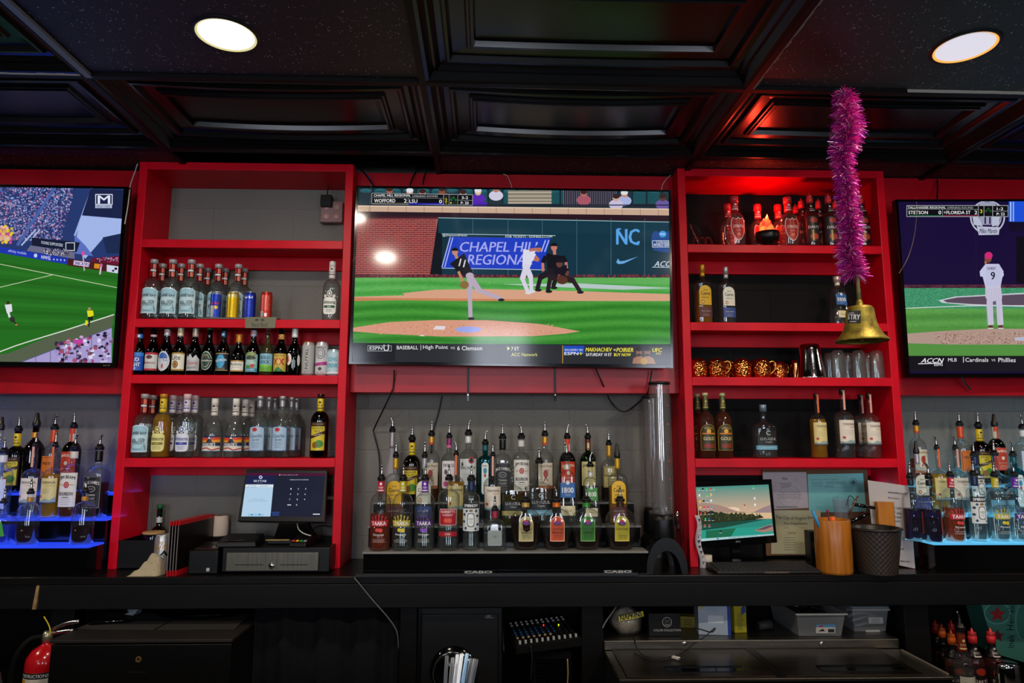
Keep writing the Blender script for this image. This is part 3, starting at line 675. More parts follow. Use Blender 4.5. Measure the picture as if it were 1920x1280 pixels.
def L_hein(c, R, H):
    c.ell(0, .29*H, .80*R, .19*H, 'b8c4b4'); c.ell(0, .29*H, .73*R, .175*H, '16381f'); c.ell(0, .29*H, .55*R, .13*H, 'b8c4b4'); c.ell(0, .29*H, .5*R, .12*H, '16381f'); c.rect(-.9*R, .265*H, .9*R, .33*H, '101c12'); c.text('Heineken', 0, .297*H, 1.6*R, .045*H, 'e8eee6', .02); c.text('*', 0, .38*H, .3*R, .04*H, 'c02a22', .05)
def L_moon(c, R, H): bx(c, R, H, '13202f'); bx(c, R, H, 'b89a5a', .43, .445); bx(c, R, H, 'b89a5a', .095, .11); c.ell(0, .28*H, .62*R, .14*H, '3a9cc8'); c.text('BLUE MOON', 0, .30*H, 1.6*R, .045*H, 'f0f2ee', .03, rot=.12); c.text('BELGIAN WHITE', 0, .14*H, 1.3*R, .02*H, 'c8b080')
def L_mod(c, R, H): bx(c, R, H, 'e7e2d4', .10, .36); c.rect(-.95*R, .33*H, .95*R, .36*H, 'a87a2a'); c.text('Modelo', -.05*R, .27*H, 1.6*R, .075*H, '2a3450', .02); c.text('Especial', .1*R, .19*H, 1.0*R, .03*H, '8a6a2a'); c.rect(-.95*R, .09*H, .95*R, .12*H, 'a87a2a')
def L_angry(c, R, H): c.rect(-.9*R, .07*H, .9*R, .42*H, '7fb8b0'); c.ell(0, .42*H, .8*R, .05*H, '8a9a60'); c.ell(0, .35*H, .7*R, .05*H, '34402a'); c.text('ANGRY', 0, .30*H, 1.2*R, .045*H, 'f0efe4', .02); c.text('ORCHARD', 0, .25*H, 1.5*R, .045*H, 'f0efe4', .02); c.ell(.3*R, .19*H, .3*R, .04*H, 'b83a24'); c.ell(-.3*R, .17*H, .4*R, .03*H, '4a8a30'); c.rect(-.9*R, .08*H, .9*R, .14*H, '2a8ab0'); c.text('CRISP APPLE', 0, .11*H, 1.3*R, .03*H, 'f0f0e8')
def L_bold(c, R, H): bx(c, R, H, '86b8cc', .08, .44); c.rect(-.95*R, .08*H, .95*R, .20*H, '6ab030'); c.ell(0, .20*H, .8*R, .025*H, '7cc23c'); c.text('BOLD', 0, .36*H, 1.3*R, .065*H, '14304a', .05); c.text('ROCK', 0, .27*H, 1.3*R, .065*H, '14304a', .05); c.lines(0, .12*H, 1.2*R, .025*H, 2, '2e6a18', .003*H)
def L_xx(c, R, H): bx(c, R, H, 'c9a840', .08, .44); c.text('DOS EQUIS', 0, .40*H, 1.5*R, .03*H, '6a2410', .02); c.text('X', -.42*R, .28*H, .75*R, .13*H, 'c0181c', .10); c.text('X', .42*R, .28*H, .75*R, .13*H, 'c0181c', .10); c.ell(0, .275*H, .3*R, .05*H, 'd8c060'); c.poly([(-.8*R, .08*H), (.8*R, .08*H), (0, .18*H)], '1e7a3a')
def L_stella(c, R, H): c.ell(-.55*R, .33*H, .45*R, .12*H, 'e8e4da'); c.ell(-.75*R, .33*H, .2*R, .09*H, 'b81c24'); c.ell(.85*R, .31*H, .14*R, .11*H, 'e0dcd2'); c.text('STELLA', -.55*R, .31*H, .5*R, .03*H, 'b81c24', .02)
def nbox(col, c2, v0=.80, v1=.90): 
    def f(c, r, H): c.ell(0, (v0+v1)/2*H, .6*r, .03*H, c2); c.text('*', 0, (v0+v1)/2*H, .6*r, .03*H, col)
    return f
BH = .230; BR = .0305
beer('beer_bud', BH, BR, 'brown', 'beer', L_bud, (.75, .83, '2a78c8', .2, nbox('fff', 'd8e8f4', .76, .82)), '2a78c8', 'brown beer bottle with royal blue label')
beer('beer_king', BH, BR, 'brown', 'beer', L_budw, (.78, .82, 'c8a0a4', .1), 'b02030', 'brown beer bottle with red and silver label')
beer('beer_ultra', BH, BR, 'brown', 'beer', L_ultra, (.80, .93, 'c4c6cc', .4, nbox('fff', 'b83230', .86, .92)), '2a62b0', 'brown beer bottle with oval silver label')
beer('beer_lite', BH, BR, 'brown', 'beer', L_lite, (.79, .96, 'ddd6bc', .3, nbox('fff', 'c8a040', .84, .92)), 'b08a2c', 'brown beer bottle with cream label and gold disc')
beer('beer_mountain', BH, BR, 'brown', 'beer', L_coors, (.78, .95, 'b9aa98', .4), 'b8b8b8', 'brown beer bottle with jagged silver mountain label')
beer('beer_star', BH, BR, 'dgreen', 'gbeer', L_hein, (.93, .96, '2f6a38', .1), '2f6a38', 'dark green beer bottle with round ringed label')
beer('beer_moon', BH, BR, 'brown', 'beer', L_moon, (.76, .90, '1c2c3e', .2, nbox('fff', '4aa8d0', .79, .87)), '2a4a6a', 'brown beer bottle with navy label and blue moon')
beer('beer_stout', .192, .0315, 'brown', 'beer', L_mod, (.80, .98, 'c8842a', .5), 'c8842a', 'short brown beer bottle with gold foil neck')
beer('beer_orchard', BH, BR, 'brown', 'beer', L_angry, (.80, .92, '9fb0c8', .1, nbox('fff', 'c03a34', .83, .9)), '3a4a6a', 'brown cider bottle with green orchard label')
beer('beer_rock', BH, BR, 'clear', 'olive', L_bold, (.95, .96, 'b8b0a0', .1), '5a7a3a', 'pale cider bottle with blue and green label')
beer('beer_cross', BH, BR, 'green', 'gbeer', L_xx, (.74, .84, 'c8a440', .3, nbox('fff', 'b8201c', .76, .82)), '8a2a1c', 'green beer bottle with gold label and red crosses')
beer('beer_white_neck', BH, BR, 'green', 'gbeer', L_stella, (.78, .97, 'dcdcd8', .1), 'dcdcd8', 'green beer bottle with white foil neck')
def can(k, R, H, body, fn, top, desc, shiny=True):
    P = [(R*.72, 0), (R*.78, .003), (R*.98, H*.06), (R, H*.09), (R, H*.90), (R*.86, H*.965), (R*.84, H*.985), (R*.88, H)]
    def extra(e, R_, H_, P_): 
        MB().lathe([(R*.845, H*.984), (R*.80, H*.968), (.0005, H*.968)], 24, cap0=False, cap1=False).build('can_lid', colmat(top, .25, .8), e)
        MB().lathe([(R*.90, H*.985), (R*.92, H), (R*.86, H*1.006), (R*.82, H*.99)], 24, cap0=False, cap1=False).build('rim', colmat(top, .25, .8), e)
    btype(k, R=R, H=H, hb=.9, hn=.96, rn=.86, prof=P, opaque=colmat(body, .3, .4), label=fn, desc=desc, extra=extra, shiny=shiny, can=True)
def L_rb(c, R, H): c.rect(-.96*R, .07*H, .96*R, .9*H, '1a3cae'); c.poly([(-.96*R, .07*H), (.0, .07*H), (.1*R, .48*H), (-.96*R, .48*H)], 'b8bcc4'); c.poly([(0, .48*H), (.96*R, .48*H), (.6*R, .93*H), (.7*R, .9*H)], '16308c'); c.ell(.35*R, .42*H, .28*R, .06*H, 'd8a020'); c.text('Red Bull', .05*R, .57*H, 1.3*R, .09*H, 'c01c28', .04)
def L_yel(c, R, H): c.rect(-.96*R, .07*H, .96*R, .9*H, 'e0b810'); c.rect(-.96*R, .80*H, .96*R, .9*H, 'cfc08a'); c.lines(0, .15*H, 1.5*R, .045*H, 13, 'a88408', .006*H)
def L_blu(c, R, H): c.rect(-.96*R, .07*H, .96*R, .9*H, '1430a8'); c.text('Red Bull', 0, .8*H, 1.4*R, .09*H, 'dfe4f0', .03); c.lines(.1*R, .2*H, 1.1*R, .05*H, 10, '5a78d0', .004*H)
def L_redc(c, R, H): c.rect(-.96*R, .07*H, .96*R, .9*H, 'c23428'); c.lines(0, .35*H, 1.6*R, .045*H, 12, 'e0a498', .005*H); c.rect(-.7*R, .1*H, -.1*R, .3*H, 'e4e0dc'); c.cells(-.65*R, .11*H, -.15*R, .29*H, 9, 1, lambda a, b: 'x' and hx('20201c') if int(a*9) % 2 else None); c.rect(.1*R, .1*H, .5*R, .22*H, 'e4e0dc')
can('can_blue_silver', .0268, .130, '8a90a0', L_rb, 'b8b8bc', 'slim blue and silver energy drink can')
can('can_yellow', .0268, .130, 'b8a040', L_yel, 'c8c8c8', 'slim yellow energy drink can')
can('can_blue', .0268, .130, '1c2c80', L_blu, 'c8c8d8', 'slim dark blue energy drink can')
can('can_red', .0268, .130, 'b03028', L_redc, 'b85048', 'slim red energy drink can showing its barcode')
def L_nut(c, R, H): c.rect(-.96*R, .06*H, .96*R, .9*H, 'a8a6a2'); c.text('NUTRL', 0, .5*H, .62*H, .45*R*1.0, '1a1a1c', .02, rot=PI/2); c.lines(0, .1*H, 1.0*R, .03*H, 2, '5a5854', .004*H)
def L_claw(c, R, H):
    c.rect(-.96*R, .06*H, .96*R, .9*H, 'c8c6c6'); c.ell(0, .66*H, .7*R, .17*H, '2c2c30'); c.ell(0, .66*H, .62*R, .15*H, 'c8c6c6'); c.ell(0, .66*H, .45*R, .11*H, '3a3a40'); c.ell(0, .66*H, .38*R, .09*H, 'b8b8bc'); c.poly([(-.96*R, .28*H), (.96*R, .32*H), (.96*R, .42*H), (-.96*R, .36*H)], 'b02a80'); c.ell(0, .2*H, .3*R, .05*H, '3a3a40'); c.text('WHITE CLAW', 0, .84*H, 1.4*R, .05*H, '2a2a2e', .02, arc=.3); c.text('BLACK CHERRY', 0, .1*H, 1.1*R, .03*H, '2a2a2e')
def L_lon(c, R, H): c.rect(-.96*R, .07*H, .96*R, .9*H, 'b4ccd2'); c.text('LONG', 0, .62*H, 1.2*R, .16*H, '3a98b0', .04); c.text('DRINK', 0, .38*H, 1.4*R, .16*H, '3a98b0', .04); c.rect(-.96*R, .07*H, .96*R, .14*H, 'e2e8e8')
can('can_orange_rim', .029, .157, 'a8a6a2', L_nut, 'd8783a', 'tall grey seltzer can with an orange rim', False)
can('can_magenta_band', .029, .157, 'c8c6c6', L_claw, 'b8b8b8', 'tall white seltzer can with magenta band', False)
can('can_pale_blue', .033, .122, 'b4ccd2', L_lon, 'c4c8c8', 'short pale blue drink can', False)
# ---- spirits on the steps
def L_taaka(main, fruit, name):
    def f(c, R, H):
        for i in (-1, -.5, 0, .5, 1): c.line([(i*.45*R, .40*H), (i*.62*R, (.48-.03*abs(i))*H)], .10*R, main)
        for i in (-1, -.5, 0, .5, 1): c.ell(i*.62*R, (.49-.03*abs(i))*H, .09*R, .014*H, main, 8)
        c.poly([(-.78*R, .34*H), (.78*R, .34*H), (.85*R, .42*H), (-.85*R, .42*H)], main); c.text('TAAKA', 0, .38*H, 1.35*R, .052*H, 'f0ece6', .05)
        c.ell(-.15*R, .29*H, .18*R, .025*H, fruit); c.ell(.18*R, .285*H, .2*R, .028*H, fruit); c.text(name, 0, .225*H, 1.0*R, .032*H, 'e6e2da'); c.lines(0, .125*H, 1.3*R, .018*H, 3, 'cfcac2', .0015*H)
    return f
for k, m_, fr, nm, lq, ds in (('taaka_pink', 'b81c34', 'd83a34', 'Pink Lemonade', ('pink', .50), 'flavoured vodka bottle with red crown print and red neck,'), ('taaka_yellow', 'b8a830', 'd8c020', 'Pineapple', ('water', .52), 'flavoured vodka bottle with yellow crown print and yellow neck,'), ('taaka_purple', '4a2070', '8a4ac0', 'Grape', ('water', .52), 'flavoured vodka bottle with purple crown print and purple neck,')):
    btype(k, R=.0445, H=.302, hb=.64, hn=.80, rn=.31, liq=lq, label=L_taaka(m_, fr, nm), wrap=(.80, .955, {'taaka_pink': 'c0203c', 'taaka_yellow': 'c8b41c', 'taaka_purple': '6a24a8'}[k], .1, nk_txt('TAAKA', 'e8e0d8', v=.87)), desc=ds)
def L_burn(c, R, H): rr_(c, -.78*R, .35*H, .78*R, .58*H, .12*R, 'd8b8a8', .03*H); rr_(c, -.74*R, .358*H, .74*R, .572*H, .12*R, 'a81828', .03*H); c.text("BURNETT'S", 0, .54*H, 1.25*R, .035*H, 'f2ece6', .03); c.text('RASPBERRY', 0, .495*H, 1.0*R, .024*H, 'f0d8d0', .01); c.ell(-.18*R, .42*H, .2*R, .028*H, 'e05030'); c.ell(.16*R, .42*H, .22*R, .03*H, 'e05030'); c.rect(-.82*R, .20*H, .82*R, .265*H, 'a81828'); c.text('VODKA', 0, .232*H, .5*R, .024*H, 'f2ece6', .02)
btype('burnett', R=.0465, H=.302, hb=.74, hn=.84, rn=.30, liq=('water', .53), label=L_burn, desc='clear vodka bottle with red raspberry shield label,')
def L_smir(c, R, H):
    c.rect(-.95*R, .27*H, .95*R, .66*H, 'd8dad6'); c.rect(-.95*R, .585*H, .95*R, .665*H, '14161c'); c.text('SMIRNOFF', 0, .625*H, 1.6*R, .042*H, 'f0f0ee', .05)
    for x, y in ((-.75, .5), (-.8, .4), (.75, .48), (.78, .36), (-.6, .31), (.55, .30), (-.5, .55), (.6, .55)): c.ell(x*R, y*H, .13*R, .02*H, '22405e', 10, up_=False)
    c.L += 1; rr_(c, -.42*R, .33*H, .42*R, .52*H, .2*R, '22242a', .05*H); rr_(c, -.36*R, .34*H, .36*R, .51*H, .2*R, 'e6e6e2', .05*H); c.text('BLUEBERRY', 0, .44*H, .6*R, .018*H, '22242a', .02); c.lines(0, .38*H, .5*R, .018*H, 3, '50545c', .0015*H); c.ell(0, .555*H, .25*R, .018*H, '8a6a3a')
btype('smirnoff', R=.0365, H=.300, hb=.72, hn=.80, rn=.42, liq=('water', .60), label=L_smir, wrap=(.82, .96, '1c2c4c', .2), desc='clear vodka bottle with blueberry-dotted white label,')
def L_pat(c, R, H): rr_(c, -.6*R, .12*H, .6*R, .50*H, .1*R, '8c9490', .05*H); c.text('PATRON', 0, .34*H, .9*R, .07*H, 'a9b2ae', .02); c.lines(0, .16*H, .8*R, .05*H, 3, 'a2aaa6', .004*H)
btype('squat_tequila', R=.0505, H=.168, hb=.55, hn=.76, rn=.24, sq=4.5, ry=.75, hip=0, liq=('water', .42), label=L_pat, wrap=(.78, .97, '9a2a40', 0), desc='squat square clear tequila bottle with a red neck ribbon,')
def L_crown(bg, rim, t, tc='3a1c10'):
    def f(c, R, H):
        arch(c, .47*R, .18*H, .69*H, .16*H, rim); arch(c, .43*R, .195*H, .68*H, .155*H, bg); c.ell(0, .54*H, .26*R, .035*H, '2e1a50'); c.ell(0, .57*H, .16*R, .05*H, 'b01c3c'); c.ell(0, .555*H, .22*R, .018*H, '4a2a8a')
        c.text('Crown Royal', 0, .43*H, .78*R, .06*H, tc, .01); c.text(t, 0, .36*H, .66*R, .05*H, tc, .03); c.lines(0, .23*H, .6*R, .035*H, 3, tc, .003*H)
    return f
CRP = [(.66, 0), (.74, .02), (.78, .07), (.88, .22), (.97, .42), (1.0, .54), (.99, .60), (.93, .67), (.80, .74), (.60, .79), (.38, .82), (.27, .84), (.24, .88), (.24, .96), (.29, .965), (.29, 1.0)]
for k, bg, rim, t, lq, glass, nk, ds in (('crown_vanilla', 'c0b27a', 'd8cc98', 'VANILLA', ('dark', .68), 'clear', 'c09a50', 'round whisky bottle with cream label and dark whisky,'), ('crown_peach', 'd8501c', 'f0c0a0', 'PEACH', ('dark', .26), 'clear', 'd86a1c', 'round whisky bottle with orange label and orange neck,'), ('crown_apple', '2a7a20', '8ab860', 'APPLE', ('dark', .34), 'clear', '3a8a30', 'round whisky bottle with green label and green neck,'), ('crown_regal', 'b8a81c', 'd8cc6a', '', ('dark', .26), 'clear', '3a2418', 'round whisky bottle with yellow label and purple crest,')):
    btype(k, R=.066, H=.208, hb=.71, hn=.80, rn=.25, sq=2.4, ry=.62, prof=[(r*.066, z*.208) for r, z in CRP], glass=glass, liq=lq, label=L_crown(bg, rim, t), wrap=(.86, .95, nk, .3), flute=(22, (.03, .74), .014, 16), desc=ds)
def L_cuervo(bg, tc, low, lowt=''):
    def f(c, R, H):
        arch(c, .80*R, .30*H, .64*H, .10*H, '2a2418'); arch(c, .77*R, .305*H, .635*H, .10*H, bg); c.text('Jose', 0, .555*H, .5*R, .035*H, tc, .02); c.text('Cuervo', 0, .50*H, 1.15*R, .06*H, tc, .04); c.text('ESPECIAL', 0, .43*H, .9*R, .02*H, tc, .02); c.ell(-.35*R, .355*H, .2*R, .032*H, 'a8602c'); c.ell(-.35*R, .355*H, .13*R, .02*H, 'e0c090')
        c.rect(-.82*R, .10*H, .82*R, .27*H, low); c.text(lowt or 'BLUE AGAVE', 0, .20*H, 1.1*R, .02*H, 'd8d0c8', .02); c.lines(0, .12*H, .9*R, .02*H, 3, 'b8a8a0', .0015*H)
    return f
btype('cuervo_gold', R=.0395, H=.288, hb=.655, hn=.74, rn=.26, sq=3.6, ry=.72, liq=('gold', .55), label=L_cuervo('e0b010', '3a2408', '5a1c1c'), cap=('c8962a', .86, .5, 1.2), wrap=(.80, .955, 'c89a20', .4), desc='square gold tequila bottle with yellow arched label,')
btype('cuervo_silver', R=.0395, H=.288, hb=.655, hn=.74, rn=.26, sq=3.6, ry=.72, liq=('water', .55), label=L_cuervo('d8d6c4', '22262a', '1c3a80'), cap=('a8a8aa', .86, .6, 1.2), wrap=(.80, .955, 'a8a8aa', .4), desc='square tequila bottle with white arched label,')
def L_tere(bg, acc='b04a3a'):
    def f(c, R, H):
        c.rect(-.88*R, .21*H, .88*R, .55*H, bg); c.text('TEREMANA', .06*R, .49*H, 1.45*R, .035*H, '4a4440', .04); c.text('TEQUILA', .35*R, .445*H, .8*R, .022*H, 'b88a4a', .02); c.lines(-.1*R, .35*H, 1.1*R, .025*H, 3, '8a8078', .0015*H); c.ell(-.6*R, .30*H, .14*R, .02*H, acc)
        c.poly([(-.88*R, .21*H), (.88*R, .21*H), (.88*R, .29*H), (.4*R, .25*H), (0, .27*H), (-.5*R, .235*H), (-.88*R, .25*H)], '8fa4a4'); c.rect(-.88*R, .205*H, .88*R, .22*H, '3a4a50')
    return f
def tag_neck(e, R, H, P):
    r = R*.25
    MB().box(-.45*r, -r-.0035, .70*H, .45*r, -r-.001, .985*H).build('seal_strip', colmat('d8a090', .5, 0), e)
def tag_neck_o(e, R, H, P):
    r = R*.25
    MB().box(-.45*r, -r-.0035, .70*H, .45*r, -r-.001, .985*H).build('seal_strip', colmat('e06a3a', .5, 0), e)
btype('teremana', R=.0405, H=.306, hb=.57, hn=.68, rn=.25, liq=('water', .56), label=L_tere('e2d6c4'), cap=('1a1816', .92, 0, 1.25), extra=tag_neck, desc='clear tequila bottle with cream mountain label,')
btype('teremana_gold', R=.0380, H=.306, hb=.57, hn=.68, rn=.25, liq=('gold', .60), label=L_tere('dccb86'), cap=('1a1816', .92, 0, 1.25), extra=tag_neck_o, desc='golden tequila bottle with yellow-cream label and orange seal,')
def L_luna(low, acc):
    def f(c, R, H): c.rect(-.96*R, .25*H, .96*R, .40*H, '0c0c10'); c.text('LUNAZUL', .1*R, .36*H, 1.4*R, .045*H, 'e8e4dc', .02); c.text('Tequila', .1*R, .30*H, .6*R, .035*H, 'd8d0c0'); c.rect(-.96*R, .16*H, .96*R, .24*H, low); c.text('TEQUILA BLANCO', .1*R, .20*H, 1.2*R, .02*H, acc, .02); c.text('C', .1*R, .47*H, .4*R, .08*H, 'c8ccd0')
    return f
LPROF = lambda R, H: [(.85*R, 0), (.97*R, .02*H), (R, .05*H), (R*1.0, .55*H), (R*.97, .59*H), (R*.80, .63*H), (R*.45, .655*H), (R*.27, .69*H), (R*.24, .74*H), (R*.23, .95*H), (R*.27, .955*H), (R*.27, H)]
btype('lunazul', R=.0520, H=.248, hb=.5, hn=.70, rn=.25, sq=4.2, ry=.7, prof=LPROF(.052, .248), liq=('water', .50), label=L_luna('6aa4b8', 'e8f4f8'), cap=('7a90a0', .87, .5, 1.25), desc='broad-shouldered clear tequila bottle with black and blue bands,')
btype('lunazul_gold', R=.0460, H=.248, hb=.5, hn=.70, rn=.25, sq=4.2, ry=.7, prof=LPROF(.046, .248), liq=('olive', .50), label=L_luna('9a9050', '2a2410'), cap=('7a7a60', .87, .5, 1.25), desc='broad-shouldered olive tequila bottle with black band,')
def L_1800(bg):
    def f(c, R, H):
        c.rect(-.66*R, .40*H, .66*R, .62*H, bg); c.ell(0, .62*H, .17*R, .03*H, 'c8d0d8'); c.text('1800', 0, .51*H, 1.0*R, .08*H, 'f0f0ec', .05); c.text('TEQUILA', 0, .44*H, .5*R, .015*H, 'd0dce8'); c.rect(-.62*R, .14*H, .62*R, .28*H, 'd6caa0'); c.text('Silver', 0, .21*H, .6*R, .04*H, '5a4a20', 0, .3)
    return f
P18 = lambda R, H: [(.97*R, 0), (R, .02*H), (R*.98, .15*H), (R*.72, .70*H), (R*.66, .74*H), (R*.45, .775*H), (R*.30, .79*H), (R*.27, .86*H), (R*.27, .97*H), (R*.30, .975*H), (R*.30, H)]
def cork18(e, R, H, P): MB().lathe([(R*.44, H*.90), (R*.47, H*.99), (R*.44, H*1.0)], 24).build('flared_stopper', colmat('c8b0a8', .3, .6), e)
btype('agave_blue', R=.0450, H=.262, hb=.70, hn=.79, rn=.29, sq=5, ry=.8, prof=P18(.045, .262), liq=('water', .33), label=L_1800('1c5a9c'), cap=('c8b0a8', .88, .6, 1.5), wrap=(.81, .88, 'c8c0b0', .2), desc='tapered tequila bottle with a square blue label,')
btype('agave_green', R=.0430, H=.262, hb=.70, hn=.79, rn=.29, sq=5, ry=.8, prof=P18(.043, .262), liq=('water', .33), label=L_1800('3a8a2c'), cap=('c8c8c0', .88, .6, 1.5), wrap=(.81, .88, 'c8c8c0', .2), desc='tapered tequila bottle with a square green label,')
btype('frosted', R=.0400, H=.330, hb=.30, hn=.72, rn=.30, hip=1, opaque=FROST, wrap=(.74, .955, '9a9294', .4), desc='tall frosted grey wine-shaped bottle with silver neck,')
def L_capt(c, R, H): c.rect(-.84*R, .19*H, .84*R, .57*H, 'd6cbb2'); c.text('Captain Morgan', 0, .52*H, 1.5*R, .045*H, '7a2418', .02, .15); c.ell(0, .41*H, .28*R, .06*H, 'a83424'); c.line([(0, .36*H), (-.2*R, .30*H)], .12*R, '7a2418'); c.line([(0, .36*H), (.25*R, .30*H)], .12*R, '7a2418'); c.line([(0, .44*H), (.4*R, .47*H)], .07*R, 'a83424'); c.lines(0, .27*H, 1.1*R, .018*H, 2, '6a5a48', .0015*H); c.rect(-.84*R, .19*H, .84*R, .235*H, 'a8602c')
btype('spiced', R=.0385, H=.302, hb=.60, hn=.75, rn=.32, liq=('amber', .42), label=L_capt, wrap=(.84, .955, 'c8922a', .4, lambda c, r, H: c.rect(-r, .84*H, r, .87*H, 'c83a20')), desc='spiced rum bottle with cream label and gold-orange neck,')
def L_donq(c, R, H): rr_(c, -.8*R, .20*H, .8*R, .62*H, .2*R, 'e4dcdc', .03*H); c.text('DON Q', 0, .55*H, 1.3*R, .055*H, '22242c', .04); c.ell(-.3*R, .45*H, .22*R, .04*H, '5a5a60'); c.ell(.3*R, .36*H, .3*R, .05*H, '3a3a44'); c.ell(-.3*R, .27*H, .3*R, .04*H, 'c84a8a'); c.ell(.35*R, .25*H, .25*R, .04*H, 'd8a030')
btype('magenta_neck', R=.0375, H=.300, hb=.60, hn=.74, rn=.30, liq=('water', .50), label=L_donq, wrap=(.82, .955, '8a1c60', .1, lambda c, r, H: c.rect(-r, .82*H, r, .86*H, 'd06a9a')), desc='clear rum bottle with pale label and magenta neck,')
def L_bac(c, R, H): c.rect(-.86*R, .24*H, .86*R, .62*H, 'd8dcd8'); c.ell(.35*R, .60*H, .32*R, .05*H, 'b01c28'); c.ell(.35*R, .60*H, .2*R, .032*H, '1c1c20'); c.text('BACARDI', 0, .49*H, 1.5*R, .04*H, '1c1e22', .05); c.ell(-.6*R, .54*H, .1*R, .03*H, '2a2c30'); c.lines(0, .30*H, 1.3*R, .025*H, 5, '6a6e6c', .0015*H)
btype('bat_rum', R=.0415, H=.300, hb=.62, hn=.75, rn=.32, liq=('water', .40), label=L_bac, wrap=(.85, .95, 'd8d8d2', .1), desc='clear rum bottle with white label and red roundel,')
def L_bomb(c, R, H): rr_(c, -.42*R, .12*H, .42*R, .66*H, .3*R, 'dce4e0', .05*H); c.text('BOMBAY', 0, .60*H, .6*R, .025*H, '1c4a5a', .02); c.ell(0, .52*H, .22*R, .05*H, '3a8aa8'); c.ell(0, .44*H, .14*R, .03*H, 'a83a4a'); c.lines(0, .2*H, .6*R, .03*H, 5, '5a7078', .002*H)
btype('teal_gin', R=.0380, H=.270, hb=.66, hn=.78, rn=.34, sq=3.4, ry=.8, glass='teal', liq=('water', .45), label=L_bomb, wrap=(.86, .955, '1c5a60', .2), desc='square teal gin bottle with narrow white label,')
def L_jack(c, R, H):
    c.rect(-.88*R, .14*H, .88*R, .60*H, '0e0d0e'); c.frame(-.84*R, .15*H, .84*R, .59*H, .02*R, 'b8b4ac', .003*H); c.text("JACK DANIEL'S", 0, .505*H, 1.5*R, .06*H, 'e8e4dc', .03, arc=.35); c.ell(0, .415*H, .42*R, .042*H, 'd0ccc4'); c.ell(0, .415*H, .38*R, .036*H, '0e0d0e'); c.text('Old No.7', 0, .415*H, .45*R, .025*H, 'e0dcd4', .02); c.text('Tennessee', 0, .335*H, .9*R, .035*H, 'd8d4cc', .01); c.text('WHISKEY', 0, .28*H, .9*R, .028*H, 'd8d4cc', .03); c.lines(0, .18*H, 1.2*R, .022*H, 4, 'b8b4ac', .0015*H)
btype('black_label', R=.0410, H=.285, hb=.62, hn=.74, rn=.34, sq=4, ry=.95, liq=('dark', .50), label=L_jack, wrap=(.80, .955, '121112', .2), desc='square whiskey bottle with black and white label,')
def L_beam(c, R, H): c.rect(-.88*R, .16*H, .88*R, .64*H, 'ddd8cc'); c.text('JIM BEAM', 0, .575*H, 1.5*R, .06*H, '1a1816', .05, arc=.3); c.ell(0, .47*H, .28*R, .045*H, 'a82024'); c.ell(0, .47*H, .18*R, .028*H, 'd89088'); c.ell(0, .47*H, .1*R, .015*H, 'a82024'); c.rect(-.7*R, .46*H, -.35*R, .48*H, 'c8b080'); c.rect(.35*R, .46*H, .7*R, .48*H, 'c8b080'); c.text('BOURBON', 0, .345*H, 1.35*R, .05*H, '1a1816', .03); c.lines(0, .20*H, 1.1*R, .03*H, 4, '5a544c', .0018*H); c.text('WHISKEY', 0, .295*H, .6*R, .018*H, '1a1816', .02)
btype('white_bourbon', R=.0400, H=.290, hb=.62, hn=.76, rn=.34, sq=3.0, ry=.95, liq=('amber', .36), label=L_beam, wrap=(.84, .94, 'd8d4cc', 0), desc='bourbon bottle with white label and red seal,')
def L_james(bg, tx, glass_=None):
    def f(c, R, H): c.rect(-.86*R, .24*H, .86*R, .61*H, bg); c.text('JAMESON', 0, .55*H, 1.5*R, .05*H, tx, .05, arc=.25); c.ell(0, .44*H, .2*R, .03*H, tx); c.text('IRISH WHISKEY', 0, .36*H, 1.0*R, .02*H, tx, .02); c.lines(0, .27*H, 1.0*R, .025*H, 3, tx, .0018*H)
    return f
btype('orange_whiskey', R=.0385, H=.300, hb=.60, hn=.76, rn=.32, glass='dgreen', liq=('gbeer', .45), label=L_james('c83c1c', 'f0dcc8'), wrap=(.76, .955, 'c8d0c0', 0, lambda c, r, H: (c.rect(-r, .88*H, r, .96*H, 'c83c1c'), c.rect(-.35*r, .76*H, .5*r, .9*H, 'c83c1c'))), desc='green whiskey bottle with orange label and orange neck,')
btype('cream_whiskey', R=.0385, H=.300, hb=.60, hn=.76, rn=.32, glass='green', liq=('gbeer', .45), label=L_james('c9be84', '2a3418'), wrap=(.80, .955, '5a1c18', .1, lambda c, r, H: (c.rect(-.45*r, .80*H, .45*r, .9*H, 'c9be84'), c.ell(0, .80*H, .5*r, .02*H, '8a5a2c'))), desc='green whiskey bottle with pale cream label,')
def L_henn(c, R, H): c.rect(-.8*R, .24*H, .8*R, .60*H, 'c0b070'); c.text('Hennessy', 0, .44*H, 1.3*R, .05*H, '2a2010', .02); c.lines(0, .30*H, 1.1*R, .04*H, 3, '6a5a28', .003*H); c.frame(-.78*R, .25*H, .78*R, .59*H, .04*R, '4a3a14', .004*H)
btype('cognac', R=.0400, H=.268, hb=.55, hn=.72, rn=.28, liq=('dark', .25), label=L_henn, wrap=(.76, .96, 'c8922a', .4), desc='cognac bottle with cream label and gold neck,')
def L_gold(c, R, H):
    arch(c, .84*R, .12*H, .52*H, .12*H, 'b89a3a'); arch(c, .80*R, .125*H, .515*H, .115*H, '3a3414'); c.text('TEQUILA', 0, .46*H, 1.0*R, .03*H, 'd8bc60', .02, arc=.4); c.ell(0, .41*H, .25*R, .035*H, 'e8a820'); c.rect(-.7*R, .365*H, .7*R, .385*H, 'd88020'); c.text('GOLD', 0, .30*H, 1.2*R, .05*H, 'e8d8a0', .04); c.rect(-.6*R, .16*H, .6*R, .22*H, '8a2a14')
